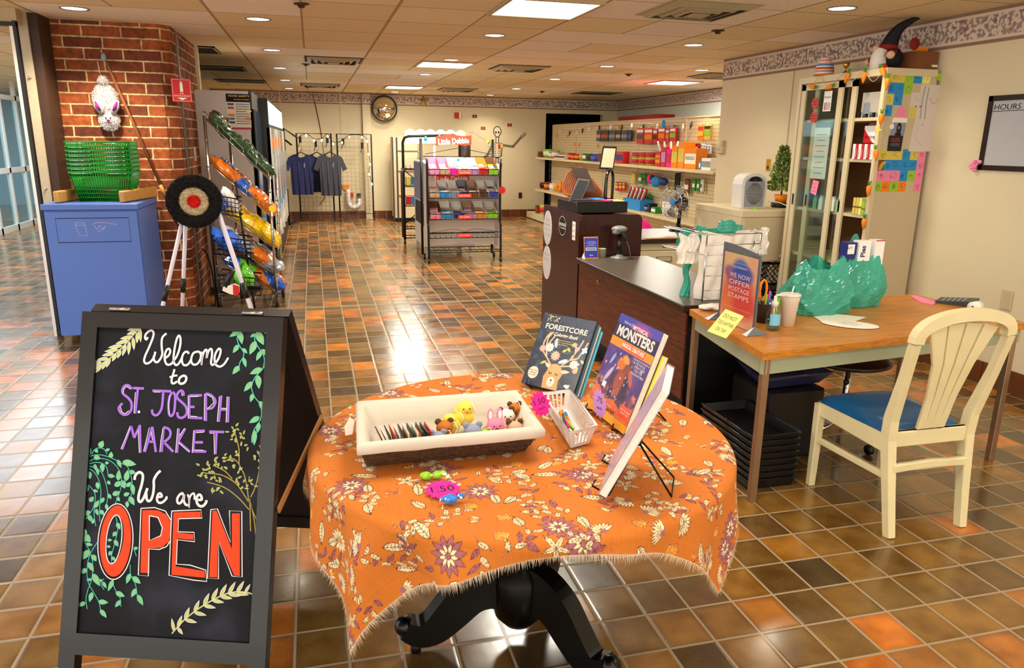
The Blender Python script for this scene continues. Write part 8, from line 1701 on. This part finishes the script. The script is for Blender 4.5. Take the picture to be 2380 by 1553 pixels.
one('drain_pipe','white plastic drain trap pipe on the back wall behind the right grid panel','pipe',lambda b:b.tube(smooth3([(.70,16.44,.60),(.70,16.41,.55),(.70,16.41,.35),(.76,16.41,.26),(.86,16.41,.26),(.93,16.41,.32),(.93,16.44,.42)]),.045,'box_white',12));one('pipe_bracket','orange bracket above the drain pipe','bracket',lambda b:b.prism([(.58,.72),(.74,.72),(.72,.64),(.66,.60),(.60,.64)],FWB,0,.05,'orange_plastic'));one('red_switch','small red box beside the drain pipe','switch',lambda b:b.box(.745,W2-.05,.46,.81,W2,.56,'red'));one('grey_valve','dark valve box at the end of the drain pipe','valve',lambda b:b.box(.89,W2-.06,.43,.97,W2,.54,'calc_grey'))
one('wall_cable','thin reddish cable running down the back wall','cable',lambda b:b.tube(smooth3([(.06,W2,2.58),(.12,W2-.01,2.3),(.19,W2-.01,1.86),(.23,W2-.01,1.42),(.25,W2-.01,.6),(.1,W2-.01,.3)]),.008,'gnome_red',5))
# ================================================================ LEFT SIDE: BIN, BASKETS, BUNNY, TARGET, CHIP RACK, REFRIGERATORS
mat('bin_blue','#4E6FBF',0.4,var=0.03,nscale=4);mat('chalk_line','#B9B2C8',0.8,var=0);mat('basket_green','#06861C',0.3,var=0.02);mat('oak','#C08A42',0.45,var=0.2,nscale=20)
x0,x1,y0,y1,hz=-2.06,-1.385,6.58,7.36,1.13
t=thing('waste_cabinet','tall blue laminate waste bin cabinet with chalk doodle beside the brick pillar','cabinet',(-1.72,6.97,0))
part('body',t,lambda b:b.box(x0,y0+.02,.07,x1,y1,hz-.05,'bin_blue'));part('cabinet_top',t,lambda b:b.box(x0-.01,y0-.01,hz-.045,x1+.01,y1,hz,'bin_blue',.003));dr=part('door',t,lambda b:b.box(x0+.006,y0,.07,x1-.006,y0+.019,hz-.06,'bin_blue'));part('toe_kick',t,lambda b:b.box(x0+.12,y0+.06,0,x1-.03,y1,.07,'black'))
FD=((0,y0,0),(1,0,0),(0,0,1),(0,-1,0));part('outline_panel',dr,lambda b:b.stroke([(x0+.08,.83),(x1-.07,.83),(x1-.07,1.02),(x0+.08,1.02)],.006,FD,.001,'ink',closed=True))
part('chalk_doodle',dr,lambda b:(b.stroke([(x0+.25+.035*math.cos(a),.975+.012*math.sin(a))for a in[2*PI*k/14 for k in range(14)]],.003,FD,.001,'chalk_line',closed=True),b.stroke([(x0+.215,.97),(x0+.235,.885),(x0+.29,.88),(x0+.285,.97)],.003,FD,.001,'chalk_line'),b.stroke(smooth([(x0+.34,.97),(x0+.38,.985),(x0+.45,.98),(x0+.52,.965)]),.003,FD,.001,'chalk_line'),b.stroke(smooth([(x0+.35,.96),(x0+.37,.93),(x0+.39,.96),(x0+.41,.93),(x0+.43,.955),(x0+.40,.925),(x0+.37,.91)]),.003,FD,.001,'chalk_line')))
for i,(xa,xb)in enumerate(((x0+.05,x0+.20),(x1-.13,x1+.02))):one('wooden_rail',('left','right')[i]+' angled oak side rail on top of the blue cabinet','rail',lambda b:b.obox(((xa+xb)/2,6.98,hz+.05),(.05,.62,.09),'oak',rz=(-.14,-.22)[i],bev=.008),'oak rails on the blue cabinet')
bx0,bx1,by0,by1=-1.905,-1.44,6.80,7.12
for k in range(8):
    z=hz+.002+.034*k;g=thing('shopping_basket','green plastic shopping basket, %s from the bottom of the stack on the blue cabinet'%('lowest one first second third fourth fifth sixth top'.split()[k]if 0 else('lowest','second','third','fourth','fifth','sixth','seventh','topmost')[k]),'basket',(-1.67,6.96,z),'nested green shopping baskets')
    if k==7:g['label']='green plastic shopping basket, topmost of the stack on the blue cabinet'
    elif k==0:g['label']='green plastic shopping basket, lowest of the stack, slotted sides in full view'
    b=MB();zr=z+.235;bt=[(bx0+.055,by0+.03),(bx1-.055,by0+.03),(bx1-.055,by1-.03),(bx0+.055,by1-.03)];rm=[(bx0,by0),(bx1,by0),(bx1,by1),(bx0,by1)]
    vis=1.0 if k==0 else.35
    for i in range(4):
        a,c,d_,e_=bt[i],bt[(i+1)%4],rm[(i+1)%4],rm[i];nn=24 if i%2==0 else 14
        def pt(u,t_):p=lerp(lerp(a,c,u),lerp(e_,d_,u),t_);return(p[0],p[1],z+(zr-z)*t_)
        lo=0 if k==0 else.72
        for j in range(nn+1):b.tube([pt(j/nn,lo),pt(j/nn,1)],.0045,'basket_green',4)
        for t_ in((0,.14,.28,.42,.56,.85)if k==0 else(.85,)):b.tube([pt(0,t_),pt(1,t_)],.005,'basket_green',4)
        if k==0 and i==0:b.add([pt(.22,.48),pt(.78,.48),pt(.78,.82),pt(.22,.82)],[(0,1,2,3)],'basket_green')
    b.add([(p[0],p[1],z+.002)for p in bt],[(3,2,1,0)],'basket_green');b.build('slotted_body',g)
    part('rim',g,lambda b:(b.tube([(*p,zr)for p in rm],.009,'basket_green',6,closed=True)))
    [part('handle',g,lambda b:b.tube([(bx0+.02+s*.26,by0-.012,zr-.01),(bx0+.17+s*.26,by0-.012,zr-.01)],.0035,'chrome',5))for s in(0,1)]
# bunny and long pole on the brick
mat('pompom','#C9C2C6',0.9,var=0.12,nscale=140,bump=1.0);mat('magenta','#8A1A7E',0.8,var=0.05);YB=7.385
t=thing('bunny_decoration','white fluffy yarn bunny hanging upside up on the brick pillar','decoration',(-1.62,YB,1.7));bxc=-1.715
def fuzz(b,c,r,n,seed,m='pompom',L=.014):
    b.ball(c,r,m,20,12,.04,seed);rn=random.Random(seed)
    for i in range(n):
        a=rn.uniform(0,6.283);q=rn.uniform(-1,1);s_=math.sqrt(1-q*q);d_=Vector((s_*math.cos(a),-abs(s_*math.sin(a)),q));p=Vector((c[0]+d_.x*r[0],c[1]+d_.y*r[1],c[2]+d_.z*r[2]));e_=p+d_*L;o_=Vector((rn.uniform(-1,1),0,rn.uniform(-1,1)))*.003;b.add([tuple(p+o_),tuple(p-o_),tuple(e_)],[(0,1,2)],m)
part('tail',t,lambda b:fuzz(b,(bxc+.015,YB-.03,2.11),(.04,.035,.04),200,1));part('body',t,lambda b:fuzz(b,(bxc+.015,YB-.02,1.955),(.098,.04,.135),900,2));part('head',t,lambda b:fuzz(b,(bxc+.03,YB-.03,1.785),(.08,.045,.085),600,3))
for s in(-1,1):e_=part('ear',t,lambda b:b.tube([(bxc+.03+s*.04,YB-.06,1.84),(bxc+.03+s*.07,YB-.065,1.90),(bxc+.03+s*.09,YB-.06,1.95)],[.02,.032,.012],'pompom',8));part('ear_lining',e_,lambda b:b.tube([(bxc+.03+s*.05,YB-.085,1.865),(bxc+.03+s*.07,YB-.092,1.90),(bxc+.03+s*.085,YB-.08,1.94)],[.009,.016,.005],'magenta',8));part('eye',t,lambda b:b.ball((bxc+.03+s*.018,YB-.078,1.805),.006,'black',8,6));part('mouth',t,lambda b:b.tube([(bxc+.03,YB-.082,1.772),(bxc+.03+s*.012,YB-.082,1.762),(bxc+.03+s*.026,YB-.080,1.769)],.003,'black',5))
part('nose',t,lambda b:b.ball((bxc+.03,YB-.08,1.785),(.015,.008,.009),'magenta',10,7));part('hanging_cord',t,lambda b:b.cyl((bxc-.005,YB-.02,2.17),(bxc-.015,YB-.01,2.27),.003,'white',5))
t=thing('long_pole','long brown wooden pole with white clamp leaning against the brick pillar','pole',(-1.4,7.3,1.0));A_,B_=Vector((-1.655,7.35,2.26)),Vector((-1.30,7.30,1.16))
part('shaft',t,lambda b:b.tube([tuple(A_),tuple(A_.lerp(B_,.98))],.011,'card_brown',8));part('clamp',t,lambda b:(b.ball((-1.672,7.345,2.30),(.022,.02,.035),'spine_grey',10,7),b.cyl((-1.68,7.345,2.33),(-1.69,7.345,2.37),.006,'chrome',6)));part('grip',t,lambda b:b.cyl(tuple(A_.lerp(B_,.93)),tuple(A_.lerp(B_,1.02)),.017,'oak',10));part('pull_cord',t,lambda b:b.tube(smooth3([tuple(B_),(-1.27,7.28,1.05),(-1.24,7.30,.93),(-1.20,7.34,.86)]),.007,'black',6));part('cord_end',t,lambda b:b.cyl((-1.20,7.34,.87),(-1.19,7.35,.80),.016,'spine_grey',10))
t=thing('fire_extinguisher_sign','red fire extinguisher sign projecting from the brick pillar corner','sign',(-1.08,7.35,1.98));FE=((-1.165,7.36,1.955),(.93,.36,0),(0,0,1),(.36,-.93,0));part('plate',t,lambda b:b.prism([(0,0),(.165,0),(.165,.195),(0,.195)],FE,0,.004,'red'))
part('pictogram',t,lambda b:(b.stroke([(.008,.008),(.157,.008),(.157,.187),(.008,.187)],.003,FE,.0055,'white',closed=True),b.rect(.070,.085,.095,.15,FE,.0055,'white'),b.disc(.0825,.152,.012,FE,.0057,'white'),b.rect(.074,.155,.09,.172,FE,.0057,'white'),b.text('FIRE',.0825,.065,.013,FE,.0055,'white'),b.text('EXTINGUISHER',.0825,.045,.013,FE,.0055,'white',width=.13),b.poly([(.04,.035),(.0825,.015),(.125,.035)],FE,.0055,'white')))
# brush target on tripods
t=thing('brush_target','round bristle target with red centre on white folding legs before the brick pillar','target',(-.85,5.95,0));mat('bristle_black','#0C0B0A',0.9,var=0,bump=0);mat('bristle_cream','#D9CBA8',0.9,var=0.2,nscale=120);mat('bristle_red','#E8281E',0.9,var=0.15,nscale=120)
TCN=Vector((-.85,5.90,1.20));RT_=.192
def brist(b,ri,ro,n,m,seed,L=.018):
    rn=random.Random(seed)
    for i in range(n):
        r_=math.sqrt(rn.uniform(ri*ri,ro*ro));a=rn.uniform(0,6.283);p=TCN+Vector((r_*math.cos(a),-.03,r_*math.sin(a)));e_=p+Vector((rn.uniform(-.004,.004),-L,rn.uniform(-.004,.004)));b.add([tuple(p+Vector((.003,0,0))),tuple(p+Vector((-.0015,0,.0026))),tuple(p+Vector((-.0015,0,-.0026))),tuple(e_)],[(0,1,3),(1,2,3),(2,0,3)],m)
def ringd(b,ri,ro,y,m):b.lathe((TCN.x,TCN.y,TCN.z),[(ri,.02),(ri,y),(ro,y),(ro,.02)],m,48,'y')
part('black_ring',t,lambda b:(ringd(b,.10,RT_,-.035,'bristle_black'),brist(b,.10,RT_+.004,1500,'bristle_black',1)));part('cream_ring',t,lambda b:(ringd(b,.045,.10,-.033,'bristle_cream'),brist(b,.047,.106,900,'bristle_cream',2)));part('red_centre',t,lambda b:(ringd(b,.001,.045,-.034,'bristle_red'),brist(b,0,.047,300,'bristle_red',3)))
mat('pipe_white','#D8D2E4',0.35,var=0)
for(xa,ya,xb,yb)in((-.93,5.92,-1.235,5.62),(-.925,5.96,-1.10,6.2),(-.70,5.92,-.385,5.60),(-.70,5.96,-.46,6.2)):
    lg=part('leg',t,lambda b:b.cyl((xa,ya,1.12),(xb,yb,.0),.0145,'pipe_white',12));part('joint',lg,lambda b:b.cyl((xa+(xb-xa)*.46,ya+(yb-ya)*.46,1.12*.54),(xa+(xb-xa)*.56,ya+(yb-ya)*.56,1.12*.44),.02,'black',12))
t=thing('toy_axe','toy axe with black handle and white and red head hanging from the target legs','toy axe',(-.57,5.75,.5));pa=Vector(PY(523,632,5.72));pb=Vector(PY(532,690,5.72))
part('handle',t,lambda b:b.tube([tuple(Vector(PY(541,628,5.72))),tuple(Vector(PY(533,645,5.72))),tuple(Vector(PY(526,668,5.72)))],.022,'black',10));q=[Vector(PY(*p,5.70))for p in((518,668),(545,660),(556,665),(557,680),(552,687),(535,684),(517,676))]
part('axe_head',t,lambda b:b.add([tuple(p)for p in q]+[tuple(p+Vector((0,.02,0)))for p in q],[tuple(range(7)),tuple(range(13,6,-1))]+[(i,7+i,7+(i+1)%7,(i+1)%7)for i in range(7)],'white'));qr=[Vector(PY(*p,5.695))for p in((541,661),(555,665),(557,680),(552,687),(542,685))];part('red_edge',t,lambda b:b.add([tuple(p)for p in qr],[(0,1,2,3,4)],'red'))
# chip rack of chrome wire on casters
def chrome_rack():
    t=thing('chip_rack','chrome wire rack on large casters with slanted baskets of chip bags','rack',(-.68,7.97,0));XL,XR,YF,YR=-.96,-.42,7.72,8.22
    for i,(x,y,zt)in enumerate(((XL,YF,1.85),(XR,YF,1.30),(XL+.16,YR,1.85),(XR+.04,YR,1.30))):
        part('post',t,lambda b:(b.cyl((x,y,.13),(x,y,zt),.014,'chrome',10),[b.cyl((x,y,z),(x,y,z+.012),.017,'steel',8)for z in[.3+.12*k for k in range(int((zt-.3)/.12))]]))
        cs=part('caster',t,lambda b:(b.cyl((x-.015,y,.06),(x+.015,y,.06),.06,'trim_brown',24),b.lathe((x,y,.13),[(.045,0),(.045,.02),(.012,.03)],'calc_grey',16)));part('fork',cs,lambda b:b.box(x-.022,y-.01,.06,x+.022,y+.01,.13,'steel'));part('hub',cs,lambda b:b.cyl((x-.018,y,.06),(x+.018,y,.06),.035,'spine_grey',16))
    for(z0_,z1_)in((1.83,1.27),(1.42,.90),(1.02,.60),(.75,.33),(.50,.14)):
        s2=part('slanted_basket',t,lambda b:([b.tube([(XL,y,z0_),(XR,y,z1_)],.005,'chrome',6)for y in(YF,YF+.13,YF+.25,YF+.38,YR)],[b.tube([(XL+.12*0+(XR-XL)*u,YF,z0_+(z1_-z0_)*u),(XL+(XR-XL)*u,YF,z0_+(z1_-z0_)*u+.06),(XL+(XR-XL)*u,YR,z0_+(z1_-z0_)*u+.06)],.003,'chrome',5)for u in(0,.2,.4,.6,.8,1)],b.tube([(XR,YF,z1_),(XR,YF,z1_+.07),(XR,YR,z1_+.07),(XR,YR,z1_)],.006,'chrome',6),[b.tube([(XL,y,z0_+.06),(XR,y,z1_+.06)],.003,'chrome',5)for y in(YF,YR)]))
        part('price_strip',s2,lambda b:b.box(XR-.002,YF+.02,z1_-.02,XR+.006,YR-.02,z1_+.02,'steel'))
    return XL,XR,YF,YR
XL,XR,YF,YR=chrome_rack()
mat('bag_green','#1F4A2A',0.25,var=0.5,nscale=16,coat=.5);mat('bag_orange','#F07A1E',0.25,var=0.15,nscale=20,coat=.5);mat('bag_blue','#2A62D0',0.25,var=0.3,nscale=16,coat=.5);mat('bag_yellow','#F0C814',0.25,var=0.1,coat=.5);mat('bag_silver','#A9B4C8',0.25,var=0.3,nscale=14,coat=.5);mat('bag_lime','#6ACB3A',0.25,var=0.4,nscale=18,coat=.5)
def chips(cx,cy,cz,m,s,tilt,nm,seed,rz=0.0,grp='chip bags on the chrome rack',txt=None,band=None,wd=.115,ln=.15):
    rn=random.Random(seed);t=thing('chip_bag',nm,'chip bag',(cx,cy,cz),grp);b=MB();b.T=Matrix.Translation((cx,cy,cz))@Matrix.Rotation(tilt,4,'Y')@Matrix.Rotation(rz,4,'Z');n,k=14,12;vs=[]
    for sd in(1,-1):
        for j in range(k+1):
            for i in range(n+1):
                u=i/n*2-1;v=j/k*2-1;h=.052*s*(max(0,1-u**4)*max(0,1-v**4))**.6*(1+.18*math.sin(7*u+seed)*math.cos(6*v-seed));h+=rn.uniform(-.007,.007)*s*(1-abs(u));vs.append((u*ln*s*(1-.05*v*v),v*wd*s*(1-.08*u*u),sd*h))
    N_=(n+1)*(k+1);b.add(vs,[tuple(sd*N_+q for q in((j*(n+1)+i,j*(n+1)+i+1,(j+1)*(n+1)+i+1,(j+1)*(n+1)+i)if sd==0 else(j*(n+1)+i,(j+1)*(n+1)+i,(j+1)*(n+1)+i+1,j*(n+1)+i+1)))for sd in(0,1)for j in range(k)for i in range(n)],m,False);T0=b.T;b.build('pouch',t)
    if band:b=MB();b.T=T0;b.ball((0.02*s,0,.012*s),(ln*.42*s,wd*.55*s,.035*s),band,12,8);b.build('printed_panel',t)
    if txt:b=MB();b.T=T0@Matrix.Rotation(-.3,4,'Z');b.text(txt,0,0,.035*s,((0,0,.046*s),(1,0,0),(0,1,0),(0,0,1)),.004,'ciga_red',bold=.03);b.build('lettering',t)
TL=math.atan2(.54,.54)*.98
def onrow(z0_,z1_,u,v):return XL+(XR-XL)*u,YF+.02+(YR-YF-.04)*v,z0_+(z1_-z0_)*u+.07
k=0
for(z0_,z1_,pal,n_)in((1.83,1.27,['bag_green','bag_green','bag_green'],8),(1.42,.90,['bag_orange','bag_blue','bag_orange'],10),(1.02,.60,['bag_yellow','bag_yellow','bag_yellow'],6),(.75,.33,['bag_silver','bag_orange','bag_silver'],7),(.50,.14,['bag_blue','bag_orange','bag_lime'],8)):
    row={1.83:'top',1.42:'second',1.02:'third',.75:'fourth',.50:'lowest'}[z0_];big=z0_<1.2
    for i in range(n_):
        k+=1;m2=pal[i%3];u=(.22 if not big else.38)+(.66 if not big else.5)*(i//2)/max(1,(n_-1)//2);x,y,z=onrow(z0_,z1_,u,.27+.46*(i%2));rn=random.Random(k)
        chips(x,y,z-.02+rn.uniform(0,.03),m2,1.1 if big else.95,math.atan2(z0_-z1_,XR-XL)+rn.uniform(-.25,.25),'%s chip bag, %s on the %s side of the %s slanted row'%(m2.split('_')[1],ORD[i//2],('near','far')[i%2],row),k,rz=rn.uniform(-.7,.7)+(PI/2 if i%3==1 else 0),band=('felt_tan','bag_orange','bag_orange','white','bag_orange')[[1.83,1.42,1.02,.75,.50].index(z0_)]if i%2 else None,txt="Lay's" if big and z0_>.7 and i==2 else None)
t=thing('wire_basket_stand','black wire basket stand of snacks in front of the chrome rack','rack',(-.8,7.45,0))
for k_,(z,s)in enumerate(((1.0,.9),(.62,1),(.26,1))):
    cx_,cy_,wx_,wy_,hh=-.80+.04*k_,7.42,.14*s+.02*k_,.16,.16
    part('wire_basket',t,lambda b:([b.tube([(cx_-wx_,cy_-wy_,z+q_),(cx_+wx_,cy_-wy_,z+q_-.05),(cx_+wx_,cy_+wy_,z+q_-.05),(cx_-wx_,cy_+wy_,z+q_)],.004 if 0<q_<hh else.007,'rack_black',5,closed=True)for q_ in(0,.04,.08,.12,hh)],[b.tube([(cx_-wx_+2*wx_*i/8,cy_-wy_,z-.05*i/8),(cx_-wx_+2*wx_*i/8,cy_-wy_,z+hh-.05*i/8)],.003,'rack_black',4)for i in range(9)],[b.tube([(cx_-wx_+2*wx_*i/8,cy_-wy_,z-.05*i/8),(cx_-wx_+2*wx_*i/8,cy_+wy_,z-.05*i/8)],.003,'rack_black',4)for i in range(9)]))
for s in(-1,1):part('frame_leg',t,lambda b:b.tube([(-.80+s*.17,7.6,.01),(-.85+s*.13,7.6,1.25)],.01,'rack_black',6));part('foot_bar',t,lambda b:b.tube([(-.80+s*.17,7.25,.012),(-.80+s*.17,7.62,.012)],.01,'rack_black',6))
for i,(x,y,z,m2,bd,c)in enumerate(((-.86,7.36,1.02,'bag_blue','bag_orange','blue and orange'),(-.76,7.46,1.0,'box_white',None,'white'),(-.86,7.36,.64,'bag_blue','white','blue and white'),(-.74,7.38,.62,'bag_blue','felt_orange','deep blue'),(-.78,7.5,.66,'bag_silver','bag_orange','silver'),(-.72,7.36,.28,'bag_lime','white','green and white'),(-.66,7.42,.30,'bag_lime','bag_yellow','bright green'))):chips(x,y,z+.09,m2,.85,1.1,c+' snack bag standing in the black wire baskets',40+i,rz=.3*i,grp='snack bags in the black wire baskets',band=bd)
one('flower_tag','yellow flower shaped tag on the chrome rack post','price tag',lambda b:b.star(0,0,.04,.03,9,((XR+.015,YF-.02,.985),(1,0,0),(0,0,1),(0,-1,0)),0,'bag_yellow'))
# refrigerators along the left wall
mat('fridge_white','#D2CED0',0.35,var=0.02);mat('fridge_glass','#3A5A7C',0.08,var=0.3,nscale=3,coat=.6);mat('lightbox','#BFE6F2',emit=1.1)
FY=[8.62,9.75,11.5,13.2,14.2];XF=-.47
for i in range(4):
    a,c=FY[i],FY[i+1];zt=2.13 if i==0 else 2.12;XF=-.57 if i==0 else-.47
    t=thing('refrigerator','glass door drinks refrigerator along the left wall, %s one'%(('white sided nearest','second','third','farthest')[i]),'refrigerator',(-.95,(a+c)/2,0),'drinks refrigerators');x0_=-1.36 if i==0 else-1.3
    part('body',t,lambda b:b.box(x0_,a+.01,.05,XF-.05,c-.01,zt,'fridge_white' if i==0 else 'black'));part('plinth',t,lambda b:b.box(x0_,a+.01,0,XF-.06,c-.01,.05,'black'));part('kick_panel',t,lambda b:b.box(XF-.05,a+.01,.08,XF-.02,c-.01,.3,'black'));part('front_frame',t,lambda b:(b.box(XF-.05,a+.01,1.78 if i else 1.95,XF-.02,c-.01,zt,'black')))
    if i:part('lightbox_sign',t,lambda b:b.box(XF-.02,a+.05,1.82,XF-.012,c-.05,zt-.03,'lightbox'))
    nd_=1 if i==0 else 2
    for j in range(nd_):
        ya=a+.02+(c-a-.04)*j/nd_;yb=a+.02+(c-a-.04)*(j+1)/nd_;d_=part('glass_door',t,lambda b:(b.box(XF-.03,ya,.3,XF-.015,yb,1.78 if i else 1.95,'fridge_glass'),[b.box(XF-.03,q_,.3,XF,q_+.05,1.78 if i else 1.95,'white_metal' if i else 'black')for q_ in(ya,yb-.05)]));part('door_handle',d_,lambda b:b.box(XF,ya+.06,.8,XF+.03,ya+.085,1.45,'chrome'))
    part('drink_rows',t,lambda b:[b.box(XF-.014,a+.1,.4+.28*k,XF-.0125,c-.1,.55+.28*k,('white','paper_blue','ciga_red','white','felt_orange')[k])for k in range(5)]if i else b.box(XF-.0145,a+.1,.5,XF-.013,c-.1,.9,'paper_blue'))
FP=((0,8.629,0),(1,0,0),(0,0,1),(0,-1,0));o_=one('poster','colourful vendor poster taped to the white refrigerator side','poster',lambda b:b.rect(-.845,1.74,-.61,2.10,FP,.001,'paper'))
FQ=((-.067,8.629,.464),(1.044,0,0),(0,0,.818),(0,-1,0))
part('poster_print',o_,lambda b:(b.rect(-.745,1.90,-.52,2.0,FQ,.002,'gnome_navy'),b.rect(-.745,1.56,-.52,1.585,FQ,.002,'ciga_red'),b.text('FOOD SAFETY',-.62,1.965,.02,FQ,.003,'brass',width=.2),b.text('CHOKING POSTER',-.60,1.925,.014,FQ,.003,'white',width=.15),[b.rect(-.735+.08*((k*3)%3),1.86-.045*k,-.735+.08*((k*3)%3)+.06,1.885-.045*k,FQ,.002,('calc_grey','ciga_red','bag_yellow','felt_orange','paper_blue','calc_grey')[k])for k in range(6)],[b.rect(-.66,1.87-.03*k,-.53,1.878-.03*k,FQ,.002,'calc_grey')for k in range(9)],b.rect(-.56,1.78,-.51,1.80,FQ,.003,'bag_yellow'),b.rect(-.57,1.68,-.52,1.71,FQ,.003,'felt_orange')))
one('power_cord','black power cord hanging beside the pillar near the chrome rack','cord',lambda b:b.tube(smooth3([(-1.14,8.1,.55),(-1.08,8.0,.5),(-1.04,7.95,.3),(-1.03,7.9,.03),(-1.06,7.9,.01)]),.009,'black',6));one('light_switch','white double light switch on the side of the brick pillar','switch',lambda b:(b.box(-1.15,8.2,1.42,-1.142,8.32,1.56,'cab_cream',.002),b.box(-1.142,8.23,1.46,-1.137,8.25,1.52,'white')))
# small finds in the left office
one('coat_hooks','dark coat hook on the pale office wall beyond the glass partition','hook',lambda b:b.tube([(-6.6,16.9,2.05),(-6.55,16.85,1.9),(-6.5,16.9,2.05)],.02,'calc_grey',6))
